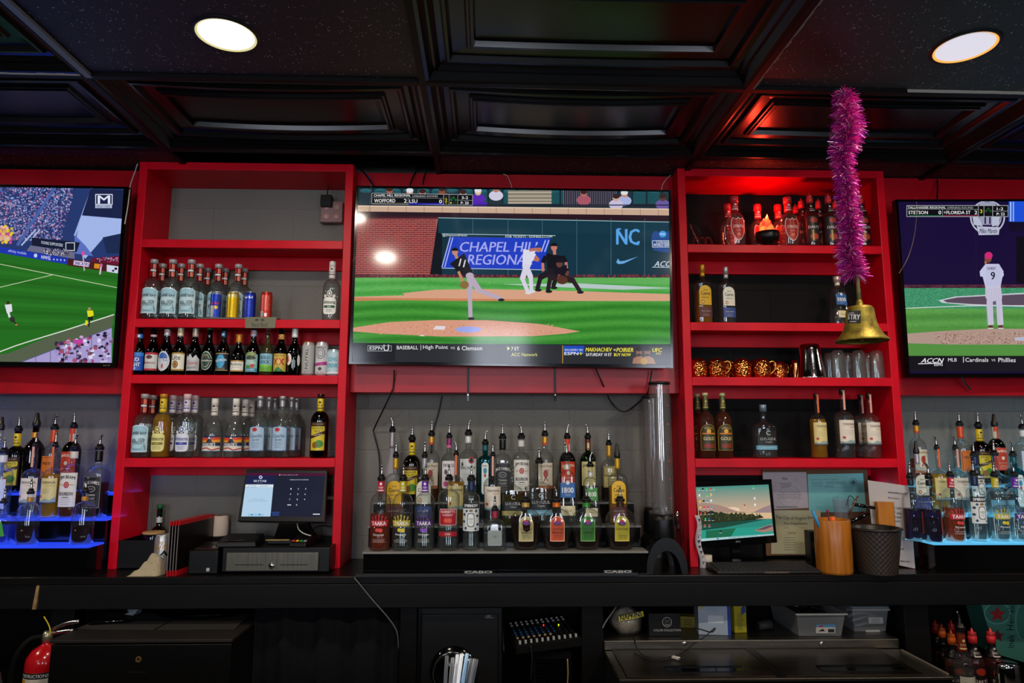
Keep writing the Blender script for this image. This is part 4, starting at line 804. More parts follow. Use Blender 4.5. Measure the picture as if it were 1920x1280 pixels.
btype('gold_tequila', R=.0405, H=.302, hb=.56, hn=.72, rn=.30, hip=2, liq=('amber', .72), label=L_gold, cap=('d8cc90', .955, .1, 1.15), wrap=(.74, .95, '5a5a28', .2, nk_txt('GOLD', 'c8b060')), desc='amber tequila bottle with GOLD arched label,')
def L_str(c, R, H):
    P = [(0, .53), (.15, .50), (.30, .50), (.48, .53), (.62, .48), (.66, .38), (.60, .28), (.50, .20), (.25, .12), (0, .09), (-.25, .12), (-.5, .20), (-.60, .28), (-.66, .38), (-.62, .48), (-.48, .53), (-.30, .50), (-.15, .50)]
    c.poly([(x*R*1.08, (.31+(y-.31)*1.06)*H) for x, y in P], 'e8dcd8'); c.poly([(x*R, y*H) for x, y in P], 'b01c14'); c.text('STRUTSI', 0, .36*H, 1.05*R, .055*H, 'f0dcd4', .03); c.text('VODKA', 0, .28*H, .5*R, .022*H, 'e0b0a0'); c.ell(0, .20*H, .2*R, .025*H, 'd86a4a')
btype('shield_vodka', R=.0480, H=.262, hb=.46, hn=.68, rn=.35, liq=('water', .62), label=L_str, cap=('b4242c', .87, 0, 1.2), wrap=(.70, .87, 'a02028', .1, nk_txt('STRUTSI', 'e8d8d0', v=.78)), desc='clear vodka bottle with red shield label,')
def L_dly(c, R, H): c.rect(-.9*R, .08*H, .9*R, .56*H, '140c0c'); c.ell(0, .49*H, .5*R, .05*H, 'a02a1c'); c.text("DAILY'S", 0, .36*H, 1.4*R, .05*H, 'd8cccc', .03); c.ell(0, .18*H, .55*R, .06*H, 'a83a24'); c.rect(-.3*R, .1*H, -.1*R, .3*H, 'b08a30')
def nozzle(colr):
    def f(e, R, H, P): MB().lathe([(R*.42, H*.85), (R*.44, H*.94), (R*.36, H*.955), (R*.22, H*.97), (R*.20, H*.985), (R*.04, H*1.06)], 20).build('pour_cap', colmat(colr, .4, 0), e)
    return f
btype('mixer_red', R=.0360, H=.262, hb=.55, hn=.76, rn=.36, hip=2, liq=('red', .70), label=L_dly, cap=('b4242c', .90, 0, 1.1), wrap=(.66, .84, '140c0e', 0, nk_txt("DAILY'S", 'c8b8b0', v=.73)), extra=nozzle('d02a2c'), desc='red cocktail mixer bottle with pointed cap,')
btype('mixer_orange', R=.0360, H=.262, hb=.55, hn=.76, rn=.36, hip=2, liq=('amber', .70), label=L_dly, cap=('d8601c', .90, 0, 1.1), wrap=(.66, .84, '140c0e', 0), extra=nozzle('e0601c'), desc='dark cocktail mixer bottle with an orange pointed cap,')
def L_coin(c, R, H): rr_(c, -.7*R, .22*H, .7*R, .56*H, .1*R, 'd87018', .02*H); c.frame(-.6*R, .24*H, .6*R, .54*H, .05*R, '3a1c08', .006*H); c.text('TRIPLE SEC', 0, .45*H, 1.0*R, .04*H, '3a1c08', .03)
btype('orange_neck', R=.0400, H=.298, hb=.58, hn=.74, rn=.34, liq=('water', .35), label=L_coin, wrap=(.76, .955, 'd04a1c', .1), desc='clear liqueur bottle with orange label and orange neck,')
def L_white(c, R, H): c.rect(-.85*R, .14*H, .85*R, .58*H, 'cfd6e6'); c.lines(0, .2*H, 1.3*R, .03*H, 9, '5a6474', .003*H, .5)
btype('white_label', R=.0430, H=.290, hb=.62, hn=.76, rn=.34, liq=('water', .35), label=L_white, wrap=(.83, .94, 'e0e0e0', 0), desc='clear vodka bottle with a large white printed label,')
btype('plain_small', R=.0430, H=.215, hb=.62, hn=.80, rn=.27, sq=2.6, ry=.8, liq=('dark', .34), flute=(20, (.02, .7), .012, 0), wrap=(.82, .90, 'c88a3a', .3), desc='small faceted liqueur bottle a third full,')
btype('taped', R=.0480, H=.175, hb=.55, hn=.72, rn=.26, sq=4.5, ry=.75, liq=('blue', .45), label=lambda c, R, H: c.poly([(.1*R, .60*H), (.5*R, .52*H), (.75*R, .22*H), (.45*R, .20*H)], '3a9a2c'), desc='squat square bottle,')
btype('plain_brown', R=.0420, H=.300, hb=.60, hn=.78, rn=.30, hip=2, glass='brown', liq=('beer', .62), wrap=(.80, .88, 'd8902a', .3), desc='plain brown liqueur bottle with orange-gold neck band,')
btype('plain_clear', R=.0400, H=.295, hb=.60, hn=.76, rn=.28, liq=('water', .45), desc='plain clear bottle without a label,')
btype('purple_clear', R=.0365, H=.260, hb=.62, hn=.76, rn=.32, liq=('purple', .5), wrap=(.86, .95, '20242c', .2), label=lambda c, R, H: c.rect(.45*R, .12*H, .92*R, .46*H, '7a3020'), desc='clear bottle holding dark violet liqueur,')
# ------------------------------------------------------------------ left cabinet: bottles and cans
S1, S2, S3, S4 = ZS
g = 'clear rum bottles with light blue labels on the second shelf at left'
for u, Y, t in ((290, 3.189, ': front row, leftmost'), (325, 3.189, ': front row, second from left'), (360, 3.189, ': front row, third from left'), (305.6, 3.269, ': middle row, leftmost'), (340.6, 3.269, ': middle row, second from left'), (375.6, 3.269, ': middle row, third from left'),
                (410.6, 3.269, ': standing behind the blue and silver can'), (447.8, 3.269, ': standing behind the yellow can'), (390, 3.350, ': back row, leftmost'), (423, 3.350, ': back row, middle one'), (458.8, 3.350, ': back row, rightmost')):
    place('caribe', u, S2, Y, t, g)
place('aristo_white', 624, S2, 3.20, ': alone at right end of second shelf', None)
ty = empty('can_tray', V(sx(442, 3.19, S2), 3.155, S2), 0, 'low grey metal tray on the second shelf with cans standing on it', 'tray')
TL = sx(367, 3.16, S2)-ty.location.x; TR = sx(522, 3.16, S2)-ty.location.x
m = MB().box(TL, 0, .0, TR, .075, .003); m.box(TL, 0, 0, TR, .002, .009); m.box(TL, .073, 0, TR, .075, .009); m.box(TL, 0, 0, TL+.002, .075, .009); m.box(TR-.002, 0, 0, TR, .075, .009)
m.build('tray', pmat('grey_tin', '6e6a60', rough=.4, metal=.6), ty)
P0 = V(0, 3.142, S2); mp = plane_map(P0, Vector((0, 1, 0)), ty.location)
x0, z0 = A(459.5, 594, 3.142); x1, z1 = A(517, 615, 3.142)
m = MB().hexa([tuple(Vector((a, y, b+H0))-ty.location) for y in (3.145, 3.143) for a, b in ((x0+.004, z1), (x1-.002, z1+.001), (x1, z0), (x0, z0))][:4]+[tuple(Vector((a, y, b+H0))-ty.location) for y in (3.142,) for a, b in ((x0+.004, z1), (x1-.002, z1+.001), (x1, z0), (x0, z0))])
m.build('sign_plate', pmat('taupe_plate', '6f6a52', rough=.5), ty)
c = Cv(down=True); c.crop(240, 460, 4.571).text('Red Bull', 1128, 680, 132, 34, '2a2820', .01); c.ell(1105, 638, 16, 9, '2a2820'); c.ell(1152, 638, 16, 9, '2a2820'); c.poly([(1085, 648), (1100, 630), (1112, 640)], '2a2820'); c.poly([(1172, 648), (1157, 630), (1145, 640)], '2a2820')
c.build('sign_lettering', plane_map(V(0, 3.1415, S2), Vector((0, 1, 0)), ty.location), ART, ty)
for u, k, t in ((407, 'can_blue_silver', ''), (438, 'can_yellow', ''), (469.7, 'can_blue', ''), (500.5, 'can_red', '')):
    place(k, u, S2+.0035, 3.19, TYPES[k]['desc']+' standing on the grey tray', None, top='none', name='drink_can', cat='can')
for u, k in ((264, 'beer_bud'), (290, 'beer_king'), (315, 'beer_ultra'), (340, 'beer_lite'), (368, 'beer_mountain'), (394.5, 'beer_star'), (421.5, 'beer_moon'), (449, 'beer_stout'), (477, 'beer_orchard'), (503.5, 'beer_rock'), (529, 'beer_cross'), (554, 'beer_white_neck')):
    place(k, u, S3, 3.19, TYPES[k]['desc']+' in the beer row', None, top='crown', name='beer_bottle')
for u, k in ((579.5, 'can_orange_rim'), (604.5, 'can_magenta_band'), (627.5, 'can_pale_blue')):
    place(k, u, S3, 3.185, TYPES[k]['desc']+' beside the beers', None, top='none', name='drink_can', cat='can')
g = 'spirit bottles on the fourth shelf at left'
for k, u, Y, t in (('caribe', 272.5, 3.190, ': leftmost on the fourth shelf'), ('caribe', 287.5, 3.272, ': behind the leftmost fourth-shelf bottle'), ('aristo_gold', 308, 3.190, ': fourth shelf'),
                   ('aristo_blue', 325.5, 3.272, ': middle row, right of the golden bottle'), ('aristo_blue', 339, 3.354, ': back row, mostly hidden'), ('aristo_blue', 352.4, 3.190, ': front row with pinkish cap'), ('aristo_blue', 367, 3.272, ': middle row, rightmost of its kind'),
                   ('whaler', 404, 3.190, ': front row, leftmost and standing apart'), ('whaler', 443.8, 3.190, ': front row, beside the silver rum'), ('whaler', 460.7, 3.272, ': middle row'), ('whaler', 472.7, 3.354, ': back row'),
                   ('castillo', 488.9, 3.189, ': front left'), ('castillo', 530.6, 3.189, ': front right'), ('castillo', 504.8, 3.272, ': middle row, left'), ('castillo', 547, 3.272, ': middle row, right'), ('castillo', 516.5, 3.354, ': back row, left'), ('castillo', 556.8, 3.354, ': back row, right'),
                   ('myers', 602, 3.190, ': capped, right end of the fourth shelf')):
    place(k, u, S4, Y, t, TYPES[k]['desc'].rstrip(',')+' group on the fourth shelf' if k not in ('myers', 'aristo_gold') else None)
# ------------------------------------------------------------------ right cabinet: bottles
g = 'red-capped vodka bottles on the top shelf at right'
for u, Y, t in ((1376, 3.189, ': front left'), (1475.5, 3.189, ': front, right of the flame lamp'), (1363.6, 3.30, ': back row, leftmost'), (1419, 3.30, ': behind the flame lamp, left'), (1458, 3.30, ': behind the flame lamp, right')):
    place('shield_vodka', u, S1, Y, t, g, s=.96)
g = 'red cocktail mixer bottles on the top shelf at right'
for u, Y, t in ((1517, 3.19, ': front row, leftmost'), (1552, 3.19, ': front row, middle'), (1612, 3.19, ': front row, right of the tinsel'), (1501.6, 3.27, ': second row, leftmost'), (1534, 3.27, ': second row, second from left'), (1565.6, 3.27, ': second row, third from left'), (1491, 3.35, ': back row, leftmost'), (1596, 3.27, ': behind the tinsel')):
    place('mixer_red', u, S1, Y, t, g)
place('cuervo_gold', 1316, S2, 3.20, ': capped, left end of the second shelf', None, rz=.12)
place('cuervo_silver', 1360, S2, 3.20, ': capped, beside the golden one', None, rz=.12, s=.965)
place('agave_blue', 1568.7, S2, 3.22, ': capped, beside the hanging bell', None, s=.92, rz=.15)
for u, Y, t in ((1321.5, 3.19, ': front left'), (1353.5, 3.20, ': right one'), (1307, 3.27, ': behind at far left')):
    place('gold_tequila', u, S4, Y, t, 'amber tequila bottles on the fourth shelf at right')
place('lunazul', 1430, S4, 3.20, ': alone mid-shelf, capped', None)
place('teremana_gold', 1529.8, S4, 3.20, ': capped, fourth shelf at right', None, s=.985, rz=.1)
for u, Y, s, t in ((1578, 3.19, 1.05, ': capped, the tallest of three'), (1628, 3.20, .99, ': capped, rightmost on the shelf'), (1612.7, 3.29, .99, ': capped, behind the rightmost one')):
    place('teremana', u, S4, Y, t, 'clear tequila bottles with cream labels on the fourth shelf', s=s, rz=.12)
# ------------------------------------------------------------------ stepped bottle displays
def steps(name, label, xs, ys, zs, mats, lit=None):
    """xs: (left, right) per tier; ys: front edge per tier then the back; zs: tread height per tier."""
    e = empty(name, V(xs[0][0], ys[0], CT), 0, label, 'bottle display'); b = e.location
    for i in range(3):
        zb = CT-.0 if i == 0 else zs[i-1]
        y1 = ys[i+1]-.0005 if i < 2 else ys[3]
        MB().box(xs[i][0]-b.x, .008 if i == 0 else ys[i]-ys[0]+.008, zb-CT, xs[i][1]-b.x, y1-ys[0] if i < 2 else y1-ys[0], zs[i]-.008-CT).build('riser', mats[1], e)
        MB().box(xs[i][0]-b.x-.004, ys[i]-ys[0], zs[i]-.008-CT, xs[i][1]-b.x+.004, y1-ys[0], zs[i]-CT).build('tread', mats[0], e, bevel=.001)
    return e
YT = (2.99, 3.105, 3.215, 3.335)
def zedge(v, Y): return A(950, v, Y)[1]
ZTI = [zedge(1034, YT[0]), zedge(985.6, YT[1]), zedge(941.4, YT[2])]
xs = [(A(681, 1034, YT[0])[0], A(1214, 1034, YT[0])[0]), (A(691, 985, YT[1])[0], A(1201, 985, YT[1])[0]), (A(700, 941, YT[2])[0], A(1189, 941, YT[2])[0])]
steps('stepped_display', 'three-tier black stepped bottle display with grey edges, centre of the counter', xs, YT, ZTI, (pmat('grey_acrylic', '77746e', rough=.35), BLKG))
G1, G2, G3 = 'bottles on the bottom step of the central display', 'bottles on the middle step of the central display', 'bottles on the top step of the central display'
T1 = ZTI[0]; T2 = ZTI[1]; T3 = ZTI[2]; Y1, Y2, Y3 = 3.05, 3.16, 3.275
for k, u, s, top, t in (('taaka_pink', 715.5, 1, 'pour', ': bottom step, leftmost'), ('taaka_yellow', 756.3, 1, 'pour', ': bottom step, second from left'), ('taaka_purple', 797.5, 1, 'pour', ': bottom step, centre display'), ('burnett', 842, 1, 'pour', ': bottom step'),
                   ('smirnoff', 884, 1, 'pour', ': bottom step, centre display'), ('squat_tequila', 928, 1, 'pour', ': bottom step'), ('crown_vanilla', 985.6, 1, 'pour', ': bottom step'), ('crown_peach', 1043.3, 1, 'pourl', ': bottom step'), ('crown_apple', 1099.4, 1, 'pour', ': bottom step'), ('crown_regal', 1162.5, 1, 'pour', ': bottom step, rightmost')):
    place(k, u, T1, Y1, t, G1, top=top, s=s)
for k, u, s, top, t in (('cuervo_gold', 742.4, 1.06, 'pour', ': middle step at the left end'), ('cuervo_silver', 796.5, 1.06, 'pour', ': middle step, pouring spout fitted'), ('teremana_gold', 855.5, 1.02, 'pourl', ': middle step, pouring spout fitted'), ('teremana', 924, 1.0, 'pour', ': middle step, pouring spout fitted'),
                   ('lunazul_gold', 960, 1.04, 'none', ': middle step'), ('lunazul', 1010.8, 1.12, 'pour', ': middle step, pouring spout fitted'), ('agave_blue', 1062.7, 1.14, 'pourl', ': middle step, pouring spout fitted'), ('agave_green', 1106.6, 1.0, 'pourr', ': middle step'), ('cuervo_gold', 1157, 1.06, 'tall', ': middle step at the right end')):
    place(k, u, T2, Y2, t, G2, top=top, s=s)
for k, u, s, top, t in (('frosted', 735.8, 1.0, 'pourl', ': back left'), ('myers', 773, 1.0, 'pour', ': top step, pouring spout fitted'), ('spiced', 809.5, 1.03, 'pour', ': top step at left'), ('magenta_neck', 842.5, 1.0, 'pour', ': top step'), ('bat_rum', 878.5, 1.05, 'pourr', ': top step'),
                   ('teal_gin', 910, 1.0, 'pourr', ': top step'), ('black_label', 942.4, 1.04, 'pour', ': top step, centre display'), ('white_bourbon', 977.5, 1.03, 'pourl', ': top step, centre display'), ('spiced', 1021.7, 1.03, 'pour', ': top step, mid right'), ('orange_whiskey', 1063.5, 1.0, 'pourr', ': top step, centre display'), ('cream_whiskey', 1102, 1.0, 'pourl', ': top step'), ('cognac', 1141.5, 1.0, 'pour', ': top step')):
    place(k, u, T3, Y3, t, G3, top=top, s=s)
# left display, blue light
def lit_mat(name, col, es):
    return pmat(name, '20242c', rough=.25, emis=col, es=es)
BLUE = lit_mat('blue_lit_acrylic', '2448ff', .85); CYAN = lit_mat('cyan_lit_acrylic', '58b8e8', 1.0)
ZL = [zedge(1020, 2.99), zedge(971, 3.11), zedge(923, 3.23)]
ZL = [A(100, 1024, 2.99)[1], A(100, 973, 3.11)[1], A(100, 925, 3.23)[1]]
steps('lit_stepped_display', 'three-tier stepped bottle display lit blue, left of the left cabinet', [(-2.9, XL-.006), (-2.9, XL-.006), (-2.9, XL-.006)], (2.99, 3.11, 3.23, 3.345), ZL, (BLUE, BLKG))
ZR = [A(1830, 1018, 2.99)[1], A(1830, 966, 3.11)[1], A(1830, 910, 3.23)[1]]
steps('lit_stepped_display', 'three-tier stepped bottle display lit pale cyan, right of the right cabinet', [(XR2+.006, 3.0), (XR2+.006, 3.0), (XR2+.006, 3.0)], (2.99, 3.11, 3.23, 3.345), ZR, (CYAN, BLKG))
def leds(x0, x1, Z, col, pw):
    for z, y in zip(Z, (2.99, 3.11, 3.23)):
        lamp((x0+x1)/2, y+.055, z+.004, abs(x1-x0), pw, col, rot=(PI, 0, 0), sy=.09)
leds(-2.9, A(203, 1022, 2.99)[0], ZL, (.05, .12, 1), 1.3); leds(A(1716, 1018, 2.99)[0], 2.9, ZR, (.25, .7, 1), .9)
GL = 'bottles on the blue lit display'
for k, u, Z, Y, s, top, t in (('plain_clear', 2, ZL[2], 3.285, 1.0, 'tall', 'clear bottle cut by the left frame edge, top blue step'), ('myers', 35, ZL[2], 3.285, 1.0, 'pour', ': top blue step'), ('plain_brown', 68.7, ZL[2], 3.285, 1.04, 'tall', 'plain brown bottle with dark pointed stopper, top blue step'), ('orange_neck', 103, ZL[2], 3.285, 1.0, 'pourr', 'clear liqueur bottle with orange neck, top blue step'), ('orange_whiskey', 138.7, ZL[2], 3.285, 1.02, 'pour', 'green whiskey bottle with orange label, top blue step'),
                              ('teremana', 67, ZL[1], 3.17, 1.03, 'pourr', ': middle blue step, left'), ('teremana_gold', 104, ZL[1], 3.17, 1.03, 'pour', ': middle blue step'), ('white_bourbon', 141, ZL[1], 3.17, 1.06, 'pourr', ': middle blue step'), ('black_label', 187, ZL[1], 3.17, 1.07, 'pourr', ': middle blue step, beside the red cabinet'), ('white_label', 8, ZL[1], 3.17, 1.0, 'pour', 'round bottle at the left frame edge, middle blue step'),
                              ('taped', 8, ZL[0], 3.05, 1.0, 'pour', 'squat square bottle with green tape at the left edge, bottom blue step'), ('plain_small', 58, ZL[0], 3.05, 1.0, 'pour', 'small faceted bottle with amber neck band, left on bottom blue step'), ('plain_small', 160.5, ZL[0], 3.05, 1.02, 'pourr', 'small faceted bottle below the black-labelled whiskey, bottom blue step')):
    place(k, u, Z, Y, t, GL, top=top, s=s)
GR = 'bottles on the cyan lit display'
for k, u, Z, Y, s, top, t in (('spiced', 1717, ZR[2], 3.285, .97, 'pour', 'spiced rum bottle with gold-orange neck, top cyan step'), ('orange_neck', 1799, ZR[2], 3.285, .97, 'pour', 'clear liqueur bottle with orange label, top cyan step'), ('myers', 1834, ZR[2], 3.285, .98, 'pour', ': top cyan step'), ('orange_whiskey', 1864.5, ZR[2], 3.285, .96, 'tall', 'green whiskey bottle with orange label and black pointed stopper, top cyan step'), ('white_label', 1917, ZR[2], 3.285, .95, 'pourl', 'white printed bottle at the right frame edge, top cyan step'),
                              ('cuervo_silver', 1718, ZR[1], 3.17, .98, 'tall', ': middle cyan step, leftmost'), ('teremana_gold', 1756, ZR[1], 3.17, .98, 'pourl', ': middle cyan step'), ('teremana', 1791, ZR[1], 3.17, .98, 'pourl', ': middle cyan step'), ('smirnoff', 1826, ZR[1], 3.17, .90, 'pour', ': middle cyan step, behind the dotted label'), ('lunazul', 1864, ZR[1], 3.17, 1.1, 'pour', ': middle cyan step'), ('teal_gin', 1899, ZR[1], 3.17, 1.0, 'pourl', ': middle cyan step'),
                              ('purple_clear', 1706, ZR[0], 3.065, 1.07, 'pour', ': bottom cyan step, leftmost'), ('purple_clear', 1741, ZR[0], 3.032, 1.07, 'pourl', ': bottom cyan step, second from left'), ('taaka_pink', 1781, ZR[0], 3.05, .95, 'pour', ': bottom cyan step'), ('smirnoff', 1825, ZR[0], 3.05, .97, 'pour', ': bottom cyan step'), ('taaka_yellow', 1864, ZR[0], 3.05, .95, 'pour', ': bottom cyan step'), ('taaka_purple', 1901, ZR[0], 3.05, .95, 'pourl', ': bottom cyan step')):
    place(k, u, Z, Y, t, GR, top=top, s=s)
# ------------------------------------------------------------------ televisions
def tv(label, quad, Yt, Yb, scr, depth, draw, brand=None, yaw=0):
    """quad: photo columns/rows of the front corners (top left, top right, bottom right, bottom left)."""
    (ul, vl), (ur, vr), (ubr, vbr), (ubl, vbl) = quad
    xm = A((ul+ur)/2, vl, Yt)[0]; zt = A((ul+ur)/2, (vl+vr)/2, Yt)[1]; zb = A((ubl+ubr)/2, (vbl+vbr)/2, Yb)[1]
    P0 = V(xm, (Yt+Yb)/2, (zt+zb)/2); tilt = math.atan2(Yb-Yt, zt-zb)
    nrm = Vector((math.sin(yaw)*math.cos(tilt), math.cos(yaw)*math.cos(tilt), math.sin(tilt)))
    e = empty('television', P0+nrm*.02, 0, label, 'television')
    hit = lambda u, v, off=0: V(0, 0, 0)+ray(u, v)*((P0-V(0, 0, 0)).dot(nrm)/ray(u, v).dot(nrm))+nrm*off-e.location
    C = [hit(*p) for p in quad]
    def slab(name, q, o0, o1, mat, bev=0):
        return MB().hexa([tuple(p+nrm*o0) for p in (q[3], q[2], q[1], q[0])]+[tuple(p+nrm*o1) for p in (q[3], q[2], q[1], q[0])]).build(name, mat, e, bevel=bev)
    slab('housing', C, .003, .03, BLK, .002)
    S = [hit(*p) for p in scr]
    cc = sum(C, Vector())/4; D = [cc+(p-cc)*.62+Vector((0, 0, -.06)) for p in C]; slab('rear_box', D, .0305, .0305+depth, BLK)
    bz = MB()
    for i in range(4):
        a, b = C[i], C[(i+1) % 4]; p, q = S[i], S[(i+1) % 4]
        bz.hexa([tuple(x+nrm*.003) for x in (a, b, q, p)]+[tuple(x-nrm*.001) for x in (a, b, q, p)])
    bz.build('bezel', BLKG, e)
    c = Cv(down=True); c.clipq = list(scr); draw(c); mp = plane_map(P0+nrm*.0029, nrm, e.location, .00004)
    c.build('screen', mp, SCR, e)
    if brand:
        c = Cv(down=True); brand(c); c.build('maker_mark', plane_map(P0-nrm*.0012, nrm, e.location, .0001), attr_mat('printed_artwork'), e)
    return e
def rnd(a, b): return a+(b-a)*R_.random()
def mixc(a, b, t): a = hx(a); b = hx(b); return tuple(a[i]*(1-t)+b[i]*t for i in range(3))
def grass(c, x0, y0, x1, y1, a, b, nx=60, ny=14, stripes=5, fade=None):
    def fn(s, t):
        w_ = .5+.5*math.sin(stripes*2*PI*(t+.06*math.sin(9*s)))
        q = rnd(.93, 1.06); return tuple(v*q for v in mixc(a, b, w_*.8+.2*R_.random()))
    c.cells(x0, y0, x1, y1, nx*2, ny*2, fn)
def figure(c, P, shirt, pants, skin, cap, k=1.0):   # a player seen small: P gives the joints in crop coordinates
    for a, b, w_, col in (('hip', 'kl', 30, pants), ('kl', 'fl', 22, pants), ('hip', 'kr', 30, pants), ('kr', 'fr', 22, pants)):
        c.line([P[a], P[b]], w_*k, col); c.ell(*P[b], w_*k*.45, w_*k*.45, col, 10)
    for f_ in ('fl', 'fr'): c.ell(P[f_][0]+4*k, P[f_][1]+8*k, 18*k, 8*k, P.get('shoe', '1c1c20'), 10)
    n, h = P['neck'], P['hip']; d = (h[0]-n[0], h[1]-n[1]); l = math.hypot(*d); px, py = -d[1]/l, d[0]/l
    sw, hw = P.get('sw', 36)*k, 22*k
    c.poly([(n[0]+px*sw, n[1]+py*sw), (n[0]-px*sw, n[1]-py*sw), (h[0]-px*hw, h[1]-py*hw), (h[0]+px*hw, h[1]+py*hw)], shirt); c.ell(*h, hw, hw*.8, pants, 12)
    for a in ('al', 'ar'):
        if a in P:
            q = P[a]; c.line([q[0], q[1]], 22*k, shirt); c.line([q[1], q[2]], 14*k, skin); c.ell(*q[2], 9*k, 9*k, skin, 10)
    H_ = P['head']; c.line([n, H_], 16*k, skin); c.ell(*H_, 16*k, 20*k, skin, 14); c.ell(H_[0], H_[1]-8*k, 18*k, 14*k, cap, 14, 180, 360); c.rect(H_[0]-20*k, H_[1]-10*k, H_[0]+18*k, H_[1]-5*k, cap)
def crowd(c, x0, y0, x1, y1, nx, ny, pal, p=.9):
    def fn(s, t):
        return hx(R_.choice(pal)) if R_.random() < p else None
    c.cells(x0, y0, x1, y1, nx, ny, fn)
def draw_main(c):
    c.crop(660, 340, 3.555)
    X1 = 2130
    c.rect(8, 38, X1, 1225, '1a2a34')
    # stands
    for i in range(22):
        x = 50+i*96; c.rect(x, 60, x+84, 150, '1e4e56' if i % 3 else '24343c', False); c.ell(x+42, 62, 40, 14, '2a6470', up_=False)
    c.L += 1
    for x in range(840, 1250, 10): pass
    c.rect(1040, 60, 1330, 150, '8a8070'); [c.rect(1040, y, 1330, y+6, 'c8bca8', False) for y in (70, 95, 120, 140)]; c.L += 1
    c.rect(1410, 55, 1760, 165, '241c2c'); [c.rect(x, 55, x+3, 165, '7a7c8c', False) for x in range(1410, 1760, 12)]; c.L += 1
    for x, y, sh, sk in ((250, 60, '5a2030', 'a05a48'), (385, 70, '28303c', 'c89a88'), (470, 75, 'd8d8dc', 'c07868'), (600, 60, '7a4a30', '8a4a38'), (740, 80, '5a70a8', 'c09a88'), (840, 70, '5a2ab0', 'd8b898'), (960, 50, 'd0cce0', 'b87a60'), (1545, 80, 'a85868', 'b06a60'), (1815, 85, 'a8b4e0', 'c89080'), (2070, 110, '6a58a0', '5a3a3a'), (1760, 110, 'c8c0e0', 'd0a898')):
        c.ell(x, y+45, 48, 34, sh, 14); c.ell(x, y, 22, 24, sk, 14); c.ell(x, y-10, 24, 16, 'e0e0e4' if x in (385, 840, 1815) else '3a2420', 12)
    c.rect(790, 140, 900, 165, '5020b8')
    c.rect(8, 155, X1, 162, '20202c'); c.poly([(8, 160), (X1, 182), (X1, 228), (8, 200)], 'c8a890'); c.poly([(8, 160), (X1, 182), (X1, 190), (8, 168)], 'e0c8b0')
    for x in range(120, 2130, 120): c.rect(x, 164+x*.0103, x+3, 203+x*.0125, '8a7060', False)
    c.L += 1
    c.poly([(8, 200), (X1, 228), (X1, 275), (8, 240)], '2a1620')
    # brick wall
    c.rect(8, 236, 575, 640, 'a2605c')
    def brick(s, t):
        return tuple(v*rnd(.8, 1.15) for v in hx('8a3434'))
    for j in range(28):
        y = 238+j*14
        for i in range(-1, 15):
            x0 = 8+i*40+(20 if j % 2 else 0); x1 = min(x0+37, 560)
            if x1 > 12 and x0 < 560: c.rect(max(x0, 8), y, x1, y+11, brick(0, 0), False)
        c.rect(8, y+11, 560, y+14, 'b07670', False)
    c.L += 1
    c.rect(8, 236, 575, 250, '4a1c26')
    c.poly([(575, 240), (X1, 270), (X1, 640), (520, 620)], '123444'); c.poly([(575, 240), (600, 240), (600, 620), (520, 620)], '0e141c'); c.line([(575, 243), (X1, 272)], 5, '8fb4bc')
    c.poly([(575, 248), (X1, 276), (X1, 350), (575, 345)], '143848')
    for x in (805, 1040, 1268, 1498, 1726, 1950): c.line([(x, 248), (x, 625)], 3, '47707e')
    c.poly([(600, 350), (1340, 362), (1250, 585), (600, 578)], '11303c')
    c.poly([(655, 370), (1325, 380), (1265, 585), (598, 578)], '1c3cc0'); c.line([(598, 350), (1355, 362)], 4, 'a8c8d0'); c.line([(598, 578), (1270, 590)], 4, 'c0d0f0')
    for o in (0, 18): c.line([(655+o, 372), (600+o, 572)], 7, 'a8b4f0')
    for o in (0, 22): c.line([(1290+o, 392), (1262+o, 470)], 8, 'a8b4f0')
    c.text('CHAPEL HILL', 990, 437, 540, 66, 'a4a8ee', .04, .18); c.text('REGIONAL', 990, 522, 430, 68, 'a4a8ee', .04, .18)
    c.text('@DiamondHeels', 685, 361, 165, 18, 'd8e4e8', .01); c.text('FOR TICKETS : GOHEELS.COM', 1178, 368, 310, 16, 'd8e4e8', .02)
    # marks on the padded wall
    c.text('NC', 1838, 370, 150, 105, '58a4e8', .09); c.line([(1768, 318), (1792, 318)], 9, '58a4e8'); c.line([(1890, 420), (1912, 420)], 9, '58a4e8')
    c.poly([(1772, 515), (1760, 540), (1775, 552), (1810, 548), (1905, 502), (1815, 530), (1785, 533)], '6aa8e0')
    c.poly([(2000, 350), (2020, 330), (2060, 345), (X1, 330), (X1, 480), (2060, 470), (2010, 460), (1992, 400)], '244a8a'); c.frame(2000, 395, X1, 440, 3, 'd8e0f0'); c.text('COLLEGE', 2072, 405, 90, 18, 'e0e8f4', .03); c.text('WORLD SERIES', 2068, 424, 120, 18, 'e0e8f4', .03); c.ell(2070, 352, 24, 22, '3a9ae0'); c.text('NCAA', 2070, 352, 34, 12, 'e8f0f8', .02)
    c.text('ACC', 2070, 550, 105, 36, 'c8d8e4', .04, .3); c.line([(2000, 572), (X1, 574)], 4, 'c8d8e4')
    # field
    c.poly([(8, 618), (X1, 645), (X1, 668), (8, 648)], '5a2430'); crowd(c, 8, 622, X1, 648, 200, 2, ['6a2c34', '7a3440', '4a1c28'], .7)
    grass(c, 8, 642, X1, 830, '3f9a3c', '62b45a', 90, 10, 3); c.poly([(560, 642), (X1, 655), (X1, 690), (560, 660)], '5fae58')
    c.poly([(1000, 686), (1520, 680), (2140, 712), (1800, 722), (1300, 702)], 'b8c8c8')
    c.poly([(8, 770), (350, 760), (340, 745), (560, 722), (900, 718), (1500, 732), (X1, 752), (X1, 838), (1400, 806), (900, 790), (300, 792), (8, 798)], 'd8a284'); c.poly([(8, 775), (1200, 786), (X1, 830), (X1, 838), (1400, 806), (300, 792), (8, 798)], 'c88258')
